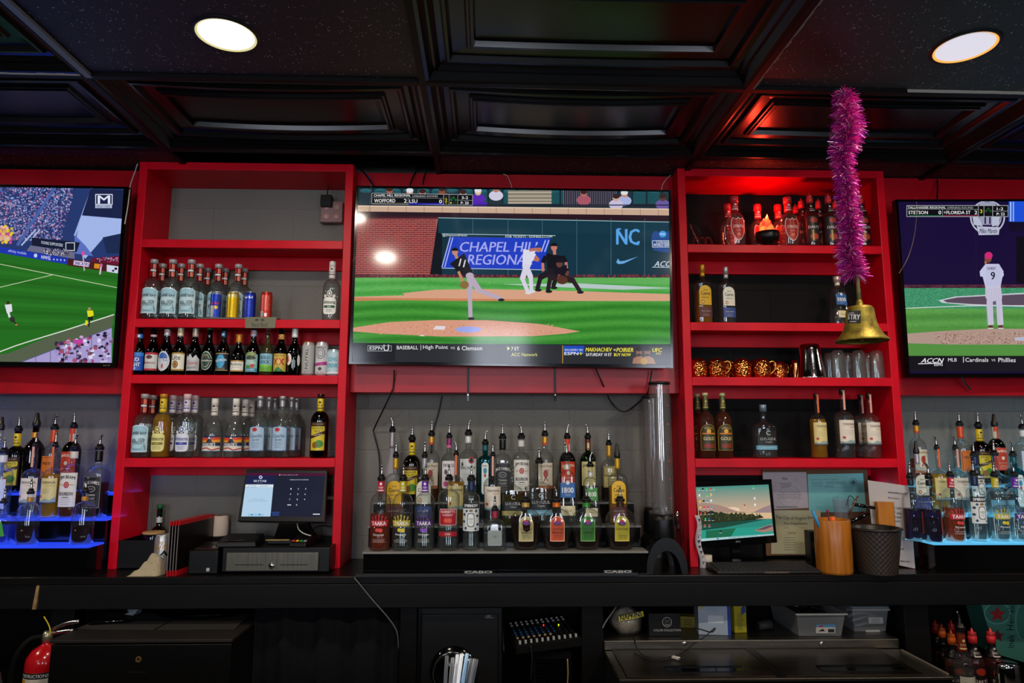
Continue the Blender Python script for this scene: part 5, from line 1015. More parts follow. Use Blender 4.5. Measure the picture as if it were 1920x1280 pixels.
    grass(c, 8, 798, X1, 1085, '2a7a22', '4a9c3a', 110, 26, 4)
    c.poly([(8, 975), (250, 938), (560, 924), (900, 925), (1250, 950), (1520, 1000), (1420, 1015), (1200, 1032), (600, 1034), (200, 1015), (8, 1000)], 'd89a80'); crowd(c, 150, 950, 1350, 1020, 160, 12, ['c48468', 'e0a88c'], .12)
    c.poly([(540, 985), (560, 963), (625, 965), (615, 990)], 'e0dce0'); c.poly([(445, 1030), (470, 1022), (488, 1032)], 'e8e0e0'); c.ell(775, 987, 88, 20, '9aa4e8')
    # pitcher
    figure(c, dict(neck=(700, 515), hip=(785, 630), sw=48, kl=(785, 740), fl=(790, 905), kr=(850, 730), fr=(990, 780), al=((680, 540), (710, 600), (735, 660)), head=(687, 470)), '14141a', 'b8a8bc', 'c08868', '101014', 1.25)
    c.text('11', 735, 545, 36, 50, 'd8d8dc', .05, rot=-.25); c.ell(750, 690, 30, 26, '8a6a3a', 14)
    c.crop(950, 340, 3.556)
    figure(c, dict(neck=(150, 460), hip=(130, 570), sw=34, kl=(105, 650), fl=(140, 735), kr=(160, 640), fr=(165, 725), al=((145, 478), (190, 498), (208, 520)), ar=((140, 500), (180, 522), (205, 527)), head=(212, 450), shoe='d8d8e0'), 'dcdcec', 'd8d4e4', 'b8705a', '1c3c9a', 1.2)
    figure(c, dict(neck=(320, 490), hip=(300, 600), sw=44, kl=(225, 640), fl=(205, 715), kr=(330, 640), fr=(310, 700), al=((260, 500), (240, 545), (242, 590)), ar=((370, 500), (395, 540), (400, 600)), head=(315, 440)), '14121a', '201a22', 'c87868', '141418', 1.3)
    figure(c, dict(neck=(350, 570), hip=(370, 650), sw=40, kl=(290, 640), fl=(275, 725), kr=(440, 660), fr=(485, 730), al=((330, 590), (350, 620), (345, 650)), ar=((390, 590), (410, 600), (400, 620)), head=(350, 550)), '181420', '2a1c24', '6a4038', '1a1620', 1.3)
    c.ell(370, 660, 36, 28, '5a3024', 14)
    # score box
    c.crop(660, 340, 3.555)
    c.poly([(135, 82), (805, 92), (803, 162), (133, 152)], '0c0d12'); c.poly([(615, 92), (805, 94), (803, 162), (613, 160)], '101014')
    c.line([(135, 82), (805, 92), (803, 162), (133, 152)], 3, 'a8acb0', closed=True); c.line([(140, 110), (610, 116)], 2, '8a8c90'); c.line([(376, 112), (374, 156)], 2, 'a8acb0'); c.line([(612, 92), (610, 160)], 3, 'a8acb0'); c.line([(648, 92), (647, 160)], 2, 'a8acb0'); c.line([(706, 94), (704, 160)], 2, 'a8acb0'); c.line([(706, 128), (804, 130)], 2, 'a8acb0')
    c.rect(378, 148, 608, 158, '2a2ab0'); c.rect(140, 145, 372, 151, '4a4430')
    c.text('CHAPEL HILL REGIONAL', 270, 97, 245, 16, 'e8eaec', .02); c.text('OPENING ROUND', 488, 102, 170, 13, 'b8babc', .0)
    c.text('WOFFORD', 220, 132, 140, 24, 'f0f0f2', .02); c.text('2', 357, 133, 18, 25, 'f0f0f2', .03); c.text('LSU', 410, 135, 52, 24, 'f0f0f2', .02); c.text('0', 591, 137, 18, 25, 'f0f0f2', .03)
    c.text('2', 628, 128, 14, 22, 'e8d820', .03); c.poly([(623, 110), (633, 110), (628, 103)], '5a6040'); c.poly([(623, 145), (633, 145), (628, 152)], 'd8d830')
    for x, y in ((677, 112), (662, 126), (692, 127)): c.poly([(x-11, y), (x, y-11), (x+11, y), (x, y+11)], '1c5a2a')
    c.ell(660, 147, 5, 5, 'e8e040'); c.ell(677, 147, 4, 4, '3a4a20'); c.ell(692, 147, 4, 4, '3a4a20'); c.text('3-2', 753, 112, 42, 18, 'f0f0f2', .02); c.text('P: 20', 752, 147, 52, 18, 'f0f0f2', .02)
    # bottom bar
    c.poly([(5, 1076), (X1+10, 1098), (X1+10, 1226), (5, 1200)], '2a2c30'); c.rect(5, 1080, 290, 1200, '1c1d22')
    c.text('ESPN', 162, 1112, 84, 22, 'd8dade', .06, .15); c.text('U', 230, 1110, 34, 42, 'd8dade', .08); c.text('U', 230, 1110, 22, 30, '1c1d22', .02); c.frame(106, 1094, 266, 1133, 4, '9a9ca4')
    c.text('BASEBALL', 371, 1108, 140, 24, 'e8e8ea', .02); c.rect(459, 1090, 462, 1126, 'e0e0e2'); c.text('High Point', 557, 1109, 165, 32, 'eeeef0', .01); c.text('vs', 672, 1111, 28, 16, 'c8c8cc'); c.text('6 Clemson', 785, 1112, 165, 28, 'eeeef0', .02)
    c.poly([(1035, 1100), (1035, 1128), (1052, 1114)], 'e0e060'); c.text('7 ET', 1087, 1116, 52, 22, 'f0f0d8', .01)
    c.crop(950, 340, 3.556); c.text('ACC Network', 118, 1155, 175, 22, 'e0e070', .01); c.rect(370, 1095, 374, 1213, 'd8a020'); c.rect(376, 1097, 515, 1150, '1c4cb8'); c.text('EXCLUSIVELY ON', 445, 1124, 118, 14, 'e0e8f4', .02); c.text('ESPN', 430, 1148, 92, 20, 'f0f0f0', .06, .12); c.text('+', 493, 1148, 22, 20, 'e8e020', .06)
    c.text('MAKHACHEV', 612, 1122, 172, 26, 'f0e44a', .04, .15); c.text('vs', 718, 1124, 18, 14, 'e0dca0', .02); c.text('POIRIER', 788, 1124, 112, 28, 'f0e44a', .04, .15); c.text('SATURDAY 10 ET', 612, 1155, 172, 20, 'f0f0f0', .03); c.text('BUY NOW', 770, 1156, 112, 20, 'f0e44a', .04)
    for x in (880, 935): c.poly([(x-45, 1215), (x-38, 1180), (x-10, 1165), (x+12, 1165), (x+40, 1180), (x+55, 1217)], 'a07050'); c.ell(x, 1138, 20, 30, '8a5c44', 14); c.ell(x, 1120, 21, 14, '1c1614', 12); c.ell(x, 1158, 14, 10, '2a1c18', 10)
    c.ell(912, 1200, 24, 22, 'b08a3a', 12); c.text('UFC', 1000, 1125, 62, 26, 'f0e020', .06, .12); c.text('302', 1008, 1148, 36, 14, 'e0d080', .02, .1)
def brand_main(c): c.crop(950, 340, 3.556); c.text('Westinghouse', 38, 1221, 62, 11, 'a8a8a8', .02); c.text('Roku TV', 1080, 1240, 36, 9, 'a0a0a0', .02)
tv('large wall television showing a baseball game, between the two cabinets', ((668, 348), (1258, 356), (1262, 690), (654, 682)), 3.105, 3.135, ((672, 351.5), (1254, 359.5), (1257, 684), (660, 677.5)), .05, draw_main, brand_main)
def draw_left(c):
    c.crop(0, 300, 4)
    X0 = -2000
    c.poly([(X0, 190), (930, 205), (880, 1560), (X0, 1500)], '15603a' if 0 else '20681c')
    c.poly([(X0, 190), (930, 208), (905, 760), (760, 770), (520, 745), (0, 660), (X0, 330)], '26386e')
    pal = ['3a5a9a', '5a6cb0', '2a3a70', '8a94c8', '1c2450', '6a5a90', 'b0b8e0', '4a6ab0', '302a58', '7a8ac8', 'a04a8a', 'd8a0b0']
    for _ in range(2600):
        x = rnd(-60, 620); y = rnd(198, 600); 
        if x > 560-.25*(y-200) : continue
        c.ell(x, y, rnd(3, 9), rnd(3, 8), R_.choice(pal), 6, up_=False)
    c.L += 1
    for _ in range(500): c.ell(rnd(-1900, -60), rnd(198, 500), rnd(5, 14), rnd(5, 12), R_.choice(pal), 6, up_=False)
    c.L += 1
    for _ in range(60): c.ell(rnd(0, 90), rnd(490, 620), 12, 12, R_.choice(['e8d020', 'd8a830', 'c84a9a', 'e0b0c0']), 8, up_=False)
    c.L += 1
    c.line([(415, 200), (130, 640)], 22, '4a62a8'); c.line([(690, 215), (560, 570)], 16, '9ab0e8'); c.poly([(680, 215), (925, 225), (915, 440), (610, 430)], '1a2348')
    c.poly([(610, 415), (915, 440), (910, 560), (770, 590), (640, 740), (560, 640)], 'a4b8ec'); c.poly([(560, 560), (640, 640), (700, 720), (560, 700)], '5a70c0')
    c.line([(160, 640), (270, 520)], 12, 'a8b8e0'); c.line([(240, 590), (300, 520)], 10, 'b0c0e8')
    c.frame(715, 255, 845, 335, 6, 'd8e0f4'); c.text('M', 780, 296, 90, 62, 'dce4f6', .10); c.rect(715, 338, 840, 360, 'b8c4e0'); c.text('ENCORE', 777, 349, 100, 14, '1a2a5a', .03)
    c.poly([(240, 580), (600, 618), (575, 690), (240, 640)], '141c34'); c.frame(492, 618, 562, 680, 5, 'e0e4ec'); c.text('YOUNG SUPPORTERS', 390, 628, 165, 22, 'c8d0e0', .02, rot=-.14)
    c.poly([(230, 640), (560, 690), (560, 740), (200, 680)], '6a6c88'); crowd(c, 330, 665, 520, 715, 30, 8, ['20202c', 'c8c8d8', '4a3a4a'], .5)
    c.poly([(770, 580), (910, 550), (905, 700), (800, 700)], '1c2a50'); c.poly([(690, 735), (895, 720), (892, 790), (690, 765)], '6a1430')
    crowd(c, 720, 730, 890, 765, 26, 5, ['c04060', '9aa0c8', '3a2030'], .5)
    c.poly([(X0, 420), (0, 650), (510, 738), (505, 782), (0, 695), (X0, 460)], '1c34b0'); c.text('xfinity mobile', 130, 692, 140, 26, 'c4c8f0', .01, rot=-.17); c.ell(268, 716, 13, 15, 'c8d0f0'); c.text('NWSL', 348, 732, 74, 26, 'd8dcf4', .04, rot=-.16)
    for x in (405, 430, 457, 485): c.ell(x, 745+.08*(x-405), 6, 7, 'b8c0e8', 8)
    c.poly([(510, 740), (895, 785), (885, 850), (505, 790)], '4a1c1e'); c.poly([(556, 752), (674, 768), (666, 802), (552, 785)], 'e8d8f0'); c.text('SNICKERS', 614, 777, 108, 26, '2a1a80', .06, rot=-.12); c.poly([(710, 775), (750, 780), (745, 815), (706, 810)], 'd8901c'); c.poly([(802, 785), (890, 798), (885, 850), (802, 838)], 'd0d4e8'); c.ell(870, 815, 12, 10, '1c2440'); c.ell(850, 830, 9, 8, '1c2440')
    c.poly([(X0, 460), (0, 700), (510, 790), (885, 850), (870, 1300), (850, 1160), (480, 1280), (200, 1420), (X0, 1700)], '226a1c')
    def gf(s, t): return tuple(v*rnd(.92, 1.06) for v in mixc('1d5c18', '2a7a20', .5+.5*math.sin(18*s+8*t)))
    c.poly([(X0, 460), (0, 700), (510, 790), (885, 850), (858, 1600), (X0, 1600)], '236c1d')
    for j in range(9): c.poly([(-40, 760+j*60), (880, 870+j*48), (876, 894+j*48), (-40, 790+j*60)], mixc('206418', '2a7822', (j % 2)*.8), False)
    c.L += 1
    c.line([(-200, 740), (400, 860), (885, 958)], 5, 'c0d0a8'); c.line([(-100, 978), (400, 860)], 5, 'c0d0a8')
    c.poly([(X0, 1700), (60, 1450), (480, 1280), (855, 1155), (840, 1250), (840, 1560), (X0, 1900)], '55604a'); c.line([(-60, 1460), (120, 1392), (250, 1350), (480, 1280), (858, 1158)], 8, 'd8e0d0')
    c.poly([(150, 1520), (840, 1258), (838, 1530), (100, 1530)], 'a89cd0'); c.line([(150, 1518), (840, 1256)], 6, '5a5a80')
    for x in (270, 380, 480, 575, 690): c.line([(x, 1518-.38*(x-150)), (x, 1530)], 4, '4a4868')
    for _ in range(120): x = rnd(420, 836); c.ell(x, rnd(1290+.1*(840-x)*1.6, 1520), rnd(8, 20), rnd(8, 18), R_.choice(['201c30', 'c8b8e0', '7a5068', '483058', 'b04a70', '9a90c8', 'e0d8f0', '2c2840']), 8, up_=False)
    c.L += 1
    c.rect(550, 1345, 625, 1375, 'c040a0')
    # players
    c.ell(63, 1070, 12, 12, '3a2418'); c.poly([(38, 1085), (90, 1080), (95, 1135), (55, 1150)], 'dce0e8'); c.line([(65, 1140), (75, 1180)], 16, 'dce0e8'); c.ell(95, 1195, 20, 22, '30302c'); c.line([(100, 1200), (125, 1232)], 10, '2a2420'); c.ell(125, 1235, 8, 6, 'd87840')
    c.ell(673, 1115, 11, 10, 'b08a70'); c.poly([(655, 1128), (700, 1128), (706, 1165), (662, 1182)], 'e0dc20'); c.rect(662, 1175, 700, 1200, '1a1c20'); c.line([(675, 1195), (668, 1250)], 11, '2a2420'); c.poly([(645, 1200), (662, 1205), (655, 1240), (638, 1236)], 'e0d820')
    c.ell(625, 700, 12, 18, 'd84a9a'); c.line([(625, 715), (635, 830)], 9, 'c8b0c0'); c.ell(762, 790, 10, 14, 'd060a0'); c.line([(760, 800), (752, 858)], 12, 'd8b8d0')
def brand_left(c): c.crop(0, 640, 8); c.text('Roku TV', 1600, 358, 105, 16, 'c8b890', .04)
tv('wall television showing a soccer match, cut off by the left frame edge', ((-360, 339), (241, 350), (215, 689), (-372, 683)), 3.10, 3.16, ((-350, 345), (232, 354), (210.5, 680), (-362, 674)), .05, draw_left, brand_left, yaw=.030)
def draw_right(c):
    c.crop(1660, 340, 3.2)
    X1 = 2500
    c.rect(60, 110, X1, 1170, '180a34')
    c.poly([(90, 640), (X1, 640), (X1, 110), (85, 118)], '170a36'); c.rect(740, 110, X1, 242, '1c50d8'); c.line([(752, 122), (752, 240)], 8, 'a8c8f0'); c.line([(768, 122), (768, 240)], 8, '8ab0f0'); c.rect(740, 242, X1, 300, '120a24'); c.rect(785, 330, X1, 610, '0c0814')
    c.line([(540, 215), (548, 600)], 3, '22143e')
    c.ell(613, 215, 105, 102, 'b8bcd0', 40); c.ell(613, 215, 96, 93, '1c1438', 40); c.ell(613, 215, 84, 82, 'a8acc4', 40); c.ell(613, 215, 78, 76, '2a1c4a', 40)
    c.rect(565, 125, 660, 260, '9a9cb4'); c.text('11', 613, 225, 34, 60, '2a1c4a', .06); c.poly([(520, 200), (560, 215), (585, 270), (530, 260)], 'b8bcd0'); c.poly([(640, 215), (690, 200), (680, 262), (640, 270)], 'b8bcd0')
    c.poly([(548, 270), (685, 275), (680, 320), (560, 322)], 'b8bcd0'); c.text('Mike Martin', 618, 297, 105, 28, '2a1c4a', .02, .2)
    c.poly([(100, 620), (X1, 612), (X1, 640), (100, 640)], '4a2434'); crowd(c, 100, 622, X1, 640, 150, 2, ['5a2c3c', '3a1c30'], .6)
    c.poly([(100, 640), (X1, 636), (X1, 770), (100, 775)], '3f9068'); crowd(c, 100, 640, 830, 760, 120, 22, ['4a9c74', '38845e'], .5)
    c.poly([(318, 713), (420, 690), (830, 668), (X1, 660), (X1, 752), (830, 752), (500, 742), (340, 728)], 'c8ccd4'); c.poly([(345, 713), (430, 696), (830, 676), (X1, 668), (X1, 746), (830, 745), (520, 736), (370, 726)], '5a4a5c')
    c.line([(100, 762), (500, 746), (X1, 740)], 5, 'd0d8d4')
    grass(c, 100, 762, X1, 915, '47863a', '5fa04c', 80, 12, 2)
    c.rect(100, 880, X1, 1046, '539040'); c.poly([(110, 915), (300, 900), (600, 884), (X1, 884), (X1, 980), (400, 978), (110, 970)], 'b09488'); crowd(c, 300, 905, 830, 975, 110, 14, ['9a7464', 'c0a498', '8a5444'], .25)
    c.poly([(780, 934), (X1, 930), (X1, 955), (772, 955)], 'b8b8cc')
    # player seen from behind
    c.line([(630, 630), (625, 740), (632, 860)], 36, 'c8c4d8'); c.line([(672, 630), (682, 740), (690, 860)], 36, 'c8c4d8'); c.poly([(598, 622), (690, 622), (700, 700), (650, 720), (600, 700)], 'c8c4d8')
    c.poly([(600, 495), (680, 495), (708, 540), (690, 630), (598, 630), (580, 560), (565, 545)], 'c4c6e2'); c.poly([(600, 495), (565, 540), (568, 570), (590, 572)], 'c4c6e2'); c.poly([(680, 495), (710, 555), (706, 572), (686, 570)], 'c4c6e2')
    for x in range(606, 696, 10): c.line([(x, 500), (x, 628)], 1.2, '8a8cc0', False); c.line([(x, 640), (x, 850)], 1.2, '9a90b8', False)
    c.L += 1
    c.text('DORSEY', 636, 522, 50, 16, '3a3440', .04); c.text('9', 644, 566, 24, 46, '1c1a24', .06); c.ell(615, 462, 22, 26, '7a4838', 14); c.ell(618, 445, 24, 22, 'd02a70', 14); c.ell(600, 486, 8, 10, 'a86850', 8)
    c.ell(630, 874, 17, 10, '6a1c30', 10); c.ell(690, 874, 17, 10, '6a1c30', 10); c.rect(614, 878, 646, 884, 'd8d4dc'); c.rect(675, 878, 707, 884, 'd8d4dc')
    # score box
    c.rect(126, 144, 736, 213, '0c0c12'); c.frame(126, 144, 736, 213, 3, 'b0b4b8'); c.line([(128, 166), (556, 168)], 2, '9a9ca0'); c.line([(342, 168), (342, 210)], 2, 'a8acb0')
    for x in (556, 590, 642): c.line([(x, 146), (x, 211)], 3, 'a8acb0')
    c.line([(642, 179), (735, 179)], 2, 'a8acb0'); c.text('TALLAHASSEE REGIONAL', 247, 157, 228, 13, 'e0e2e4', .02); c.text('OPENING ROUND', 447, 158, 155, 12, 'a8aaac'); c.text('STETSON', 195, 187, 116, 20, 'eeeef0', .02); c.text('0', 325, 187, 16, 22, 'eeeef0', .03); c.text('8', 355, 186, 9, 14, 'c8c8cc'); c.text('FLORIDA ST', 437, 187, 144, 20, 'eeeef0', .02); c.text('2', 541, 187, 16, 22, 'eeeef0', .03)
    c.text('3', 573, 180, 13, 22, 'e8d820', .03); c.text('1-2', 686, 165, 38, 16, 'eeeef0', .02); c.text('P: 22', 690, 196, 48, 16, 'eeeef0', .02); c.rect(140, 203, 338, 209, '1c5a40'); c.rect(346, 203, 552, 209, '7a2440')
    for x, y in ((616, 165), (603, 178), (629, 178)): c.poly([(x-10, y), (x, y-10), (x+10, y), (x, y+10)], '1c4a20')
    c.rect(120, 1046, X1, 1140, '18161c'); c.rect(140, 1046, 360, 1130, '121014'); c.text('ACCN', 280, 1074, 128, 28, 'e8e8ec', .05, .4); c.line([(195, 1094), (340, 1090)], 5, 'e0e0e4'); c.text('ESPN', 316, 1101, 50, 12, 'e0e0e4', .05, .1); c.text('MLB', 400, 1070, 52, 20, 'dcdce0', .02); c.rect(464, 1052, 468, 1086, 'e0e0e2'); c.text('Cardinals', 546, 1070, 138, 24, 'eeeef0', .01); c.text('vs', 645, 1072, 24, 14, 'c0c0c4'); c.text('Phillies', 727, 1071, 104, 26, 'eeeef0', .01)
tv('wall television showing a pinstriped ballplayer from behind, at the right frame edge', ((1679, 374), (2262, 372), (2270, 706), (1704, 707)), 3.10, 3.16, ((1684, 378), (2256, 376), (2262, 699), (1706, 700)), .05, draw_right, yaw=-.028)
# ------------------------------------------------------------------ right cabinet: mugs, shaker, glasses, lamp, odds and ends
COP = pmat('hammered_copper', 'd8783c', rough=.16, metal=1)
N = COP.node_tree.nodes; Lk = COP.node_tree.links
vo = N.new('ShaderNodeTexVoronoi'); vo.inputs['Scale'].default_value = 120; tc = N.new('ShaderNodeTexCoord'); Lk.new(tc.outputs['Object'], vo.inputs['Vector'])
bp = N.new('ShaderNodeBump'); bp.inputs['Strength'].default_value = 1; bp.inputs['Distance'].default_value = .003; Lk.new(vo.outputs['Distance'], bp.inputs['Height']); Lk.new(bp.outputs[0], N['Principled BSDF'].inputs['Normal'])
def mug(u, Y, rz, label):
    Rm, Hm = .042, .092; x = sx(u, Y, S3+Hm/2)
    if 'mug' in PROTO: e = copy_tree(PROTO['mug'])
    else:
        e = empty('copper_mug'); PROTO['mug'] = e       # stored upside down: closed end up
        m = MB().lathe([(Rm*.84, 0), (Rm*.88, .001), (Rm*.96, .012), (Rm*1.02, .03), (Rm, .052), (Rm*.90, .074), (Rm*.68, .087), (Rm*.4, .0915), (.001, .092)], 32, cap0=False, cap1=False)
        m.lathe([(Rm*.84, 0), (Rm*.92, .03), (Rm*.85, .075), (.001, .085)], 32, cap0=False, cap1=False); m.build('cup', COP, e)
        m = MB().tube(smooth_path([(Rm*.93, 0, .074), (Rm*1.35, 0, .080), (Rm*1.62, 0, .066), (Rm*1.5, 0, .040), (Rm*1.0, 0, .018)], 5), .0042, 8); m.build('handle', pmat('brass', 'd8a048', rough=.25, metal=1), e)
    e.location = V(x, Y, S3+.0005); e.rotation_euler = (0, 0, rz); tag(e, label, 'mug', 'hammered copper mugs standing upside down'); return e
for u, Y, rz, t in ((1309, 3.195, 2.2, 'hammered copper mug upside down at the left end of the mug row'), (1343, 3.195, 0, 'hammered copper mug upside down, second in the front row'), (1391, 3.195, 2.4, 'hammered copper mug upside down, third in the front row'), (1427.5, 3.195, 0, 'hammered copper mug upside down, rightmost of the front row'),
                    (1363, 3.31, 1.3, 'hammered copper mug upside down behind the second and third mugs'), (1407, 3.31, 1.2, 'hammered copper mug upside down behind the third and fourth mugs'), (1459, 3.31, .4, 'hammered copper mug upside down in the back row at right')):
    mug(u, Y, rz, t)
def tin_body(rt_, rb, h, ribs):
    P = [(rb, 0), (rb*1.015, .004), (rb, .006)]; 
    P += [(rb+(rt_-rb)*t, h*t) for t in (.3, .6, .8)]
    for k in range(ribs): z = h*(.84+.045*k); r = rb+(rt_-rb)*(z/h); P += [(r, z), (r*1.05, z+.004), (r*1.05, z+.006), (r, z+.009)]
    return P+[(rt_*.97, h*.985), (rt_*.85, h), (.001, h)]
CL = S3
e = empty('shaker_tin', V(sx(1519, 3.215, CL+.08), 3.215, CL+.0005), 0, 'polished steel cocktail shaker tins nested upside down beside the glasses', 'shaker', 'upturned steel shaker tins')
for k, z in enumerate((.0, .012, .024)):
    MB().lathe([(r, zz+z) for r, zz in tin_body(.046-k*.0007, .070-.003*k, .140, 0)], 36, cap0=False, cap1=False).build('tin', CHROME if k else CHROME, e)
e = empty('shaker_tin', V(sx(1496, 3.32, CL+.06), 3.32, CL+.0005), 0, 'smaller steel shaker tin upside down behind the nested tins', 'shaker', 'upturned steel shaker tins')
MB().lathe(tin_body(.034, .042, .10, 0), 32, cap0=False, cap1=False).build('tin', pmat('copper_tinted_steel', 'd09070', rough=.2, metal=1), e)
GL2 = thin_glass('tumbler_glass', 'fafcfc', edge=.5, haze=.05)
def tumbler(u, Y, label):
    Rg, Hg = .0300, .136
    if 'tumb' in PROTO: e = copy_tree(PROTO['tumb'])
    else:
        e = empty('drinking_glass'); PROTO['tumb'] = e
        MB().lathe([(Rg*1.08, 0), (Rg*1.08, .002), (Rg*1.04, .05), (Rg, .10), (Rg*.92, .122), (Rg*.62, .133), (.001, Hg)], 28, cap0=False, cap1=False).lathe([(Rg*1.0, .002), (Rg*.92, .09), (Rg*.75, .112), (.001, .118)], 28, cap0=False, cap1=False).build('glass', GL2, e)
    e.location = V(sx(u, Y, CL+.07), Y, CL+.0005); tag(e, label, 'glass', 'clear drinking glasses standing upside down'); return e
for u, Y, t in ((1571.5, 3.195, 'clear glass upside down, left of the three in front under the bell'), (1610, 3.195, 'clear glass upside down, middle of the three in front under the bell'), (1644, 3.195, 'clear glass upside down, right of the three in front under the bell'), (1557, 3.29, 'clear glass upside down, left of the three in the back row'), (1589, 3.29, 'clear glass upside down, middle of the three in the back row'), (1628, 3.29, 'clear glass upside down, right of the three in the back row')):
    tumbler(u, Y, t)
# flame lamp
fx = sx(1440, 3.20, S1+.04)
e = empty('flame_lamp', V(fx, 3.205, S1), 0, 'black bowl flame-effect lamp with a glowing orange silk flame on the top shelf', 'lamp')
MB().lathe([(.018, 0), (.022, .004), (.022, .028), (.052, .034), (.055, .052), (.056, .062), (.056, .078), (.050, .078), (.048, .05), (.001, .05)], 32, cap0=True, cap1=False).build('bowl', BLK, e)
def flame_mat():
    m = bpy.data.materials.new('silk_flame'); m.use_nodes = True; N = m.node_tree.nodes; L = m.node_tree.links; b = N['Principled BSDF']
    tc = N.new('ShaderNodeTexCoord'); n = N.new('ShaderNodeTexNoise'); n.inputs['Scale'].default_value = 22; n.inputs['Distortion'].default_value = 1.2; L.new(tc.outputs['Object'], n.inputs['Vector'])
    r = N.new('ShaderNodeValToRGB'); r.color_ramp.elements[0].position = .42; r.color_ramp.elements[0].color = (.9, .02, .01, 1); r.color_ramp.elements[1].position = .66; r.color_ramp.elements[1].color = (1, .32, .05, 1); L.new(n.outputs['Fac'], r.inputs[0])
    b.inputs['Base Color'].default_value = (.6, .05, .02, 1); L.new(r.outputs[0], b.inputs['Emission Color']); b.inputs['Emission Strength'].default_value = 1.5; return m
m = MB()
for k in range(7):
    a = k*.9; x0, y0 = .024*math.cos(a), .016*math.sin(a); h = .070+.03*R_.random() if k else .122
    m.lathe([(.016, .05), (.026, .075), (.020, .05+h*.45), (.012, .05+h*.75), (.001, .05+h)], 10, (x0*.9 if k else 0, y0, 0), rx=1.0, ry=.55)
for i, v in enumerate(m.v): z = v[2]-.05; m.v[i] = (v[0]+.006*math.sin(z*70), v[1], v[2])
m.build('flame', flame_mat(), e)
lamp(fx, 3.205, S1+.17, .012, 2.6, (1, .045, .02), 'POINT')
# lead and tools at left of top shelf
bx_ = A(1293, 440, 3.2)[0]
e = empty('coiled_lead', V(bx_+.02, 3.2, S1), 0, 'black coiled lead and metal spring lying at the left of the top shelf', 'cable')
P = [(bx_-bx_-.02+.0045*math.cos(t*1.6)+.004*t*.18, .0+.0045*math.sin(t*1.6), .115-.0018*t) for t in range(0, 60)]
MB().tube([(x+.002, y, max(z, .006)) for x, y, z in P], .0013, 6).build('spring', STEEL, e)
MB().tube(smooth_path([(-.015, .01, .12), (.02, .02, .11), (.04, .02, .07), (.035, 0, .03), (.02, -.01, .006), (.05, -.02, .006)], 6), .002, 6).build('lead', BLK, e)
e = empty('corkscrew', V(bx_+.045, 3.21, S1), 0, 'dark red-handled bottle tool lying on the top shelf beside the coiled lead', 'bar tool')
for k in range(3): MB().tube(smooth_path([(-.03+k*.03, -.01, .006), (-.022+k*.03, 0, .045), (-.005+k*.03, .0, .05), (.002+k*.03, -.008, .02), (-.004+k*.03, -.012, .006)], 5), .0055, 8).build('handle', pmat('dark_red_grip', '4a0c10', rough=.3), e)
# wall socket in left cabinet
e = empty('wall_socket', V(sx(622, 3.385, .98), 3.385, A(622, 400, 3.385)[1]), 0, 'grey double wall socket with a black plug at the top shelf corner', 'socket')
m = MB().box(-.055, -.03, -.055, .055, .014, .055); m.build('box', pmat('grey_box', '8a6a66', rough=.5), e, bevel=.004)
for dx in (-.026, .026):
    for dz in (-.025, .025):
        q = MB().lathe([(.018, 0), (.018, .003), (.001, .003)], 20, cap1=False).xf(Matrix.Translation((dx, -.03, dz)) @ Matrix.Rotation(PI/2, 4, 'X')); q.build('outlet', pmat('outlet_face', 'b8908c', rough=.4), e)
MB().box(-.055, -.034, -.062, .02, -.03, -.057).build('cover_lip', BLK, e)
e = empty('power_adapter', V(sx(613, 3.37, 1.05), 3.350, A(613, 378, 3.35)[1]), 0, 'black plug-in power adapter above the wall socket', 'adapter')
MB().box(-.028, -.022, -.030, .028, .022, .030).build('case', BLK, e, bevel=.004); MB().tube(smooth_path([(0, 0, .03), (.003, 0, .07), (.02, .0, .12), (.055, .0, .16)], 5), .003, 6).build('cord', BLK, e)
# ------------------------------------------------------------------ cords and cables
CORD = pmat('black_rubber_cord', '0a0a0a', rough=.5); WCORD = pmat('white_cord', 'c8c2b8', rough=.5)
def cord(pts, r, mat, label, Y=None, name='cable_run', cat='cable', n=6):  # power cords and cables, several plugged into the televisions
    P = []
    for p in pts:
        y = p[2] if len(p) > 2 else Y; x, z = A(p[0], p[1], y); P.append(V(x, y, z))
    b = P[0].copy(); o = MB().tube(smooth_path([p-b for p in P], n), r, 6).build(name, mat); o.location = b; tag(o, label, cat); return o
cord([(739, 693, 3.2), (738, 720, 3.22), (732, 740, 3.225), (703, 800, 3.37), (701, 812, 3.37), (710, 850, 3.375), (712, 900, 3.375), (709, 945, 3.375), (697, 985, 3.375)], .0035, CORD, 'black power cord dropping from the large television to the counter at left')
cord([(829, 742, 3.385), (822, 775, 3.388), (812, 810, 3.388), (808, 850, 3.388)], .003, CORD, 'black cord hanging down the block wall behind the spiced rum')
cord([(1117, 690, 3.2), (1130, 720, 3.215), (1145, 752, 3.36), (1163, 770, 3.37), (1180, 768, 3.37), (1205, 747, 3.37), (1215, 735, 3.222), (1222, 695, 3.2)], .0035, CORD, 'black cord looping in front of the block wall below the television')
for u, t in ((878, 'black strap hanging under the television, left one'), (1040.5, 'black strap hanging under the television, right one')):
    x, z = A(u, 688, 3.222); z2 = A(u, 737, 3.222)[1]; e = empty('safety_strap', V(x, 3.221, z), 0, t, 'strap', 'black straps below the television')
    MB().box(-.0045, -.001, z2-z, .0045, .001, 0).build('strap', BLK, e); MB().box(-.0045, -.0012, z2-z-.036, .0045, .0012, z2-z-.001).build('catch', BLKG, e); MB().lathe([(.003, 0), (.003, .002)], 10).xf(Matrix.Translation((0, -.0012, z2-z-.008)) @ Matrix.Rotation(PI/2, 4, 'X')).build('bolt', STEEL, e)
cord([(258, 307, 3.14), (252, 325, 3.15), (245, 345, 3.12), (243, 360, 3.085), (240, 385, 3.08), (236, 408, 3.08), (234, 420, 3.08)], .0025, WCORD, 'thin white cord running down beside the left television')
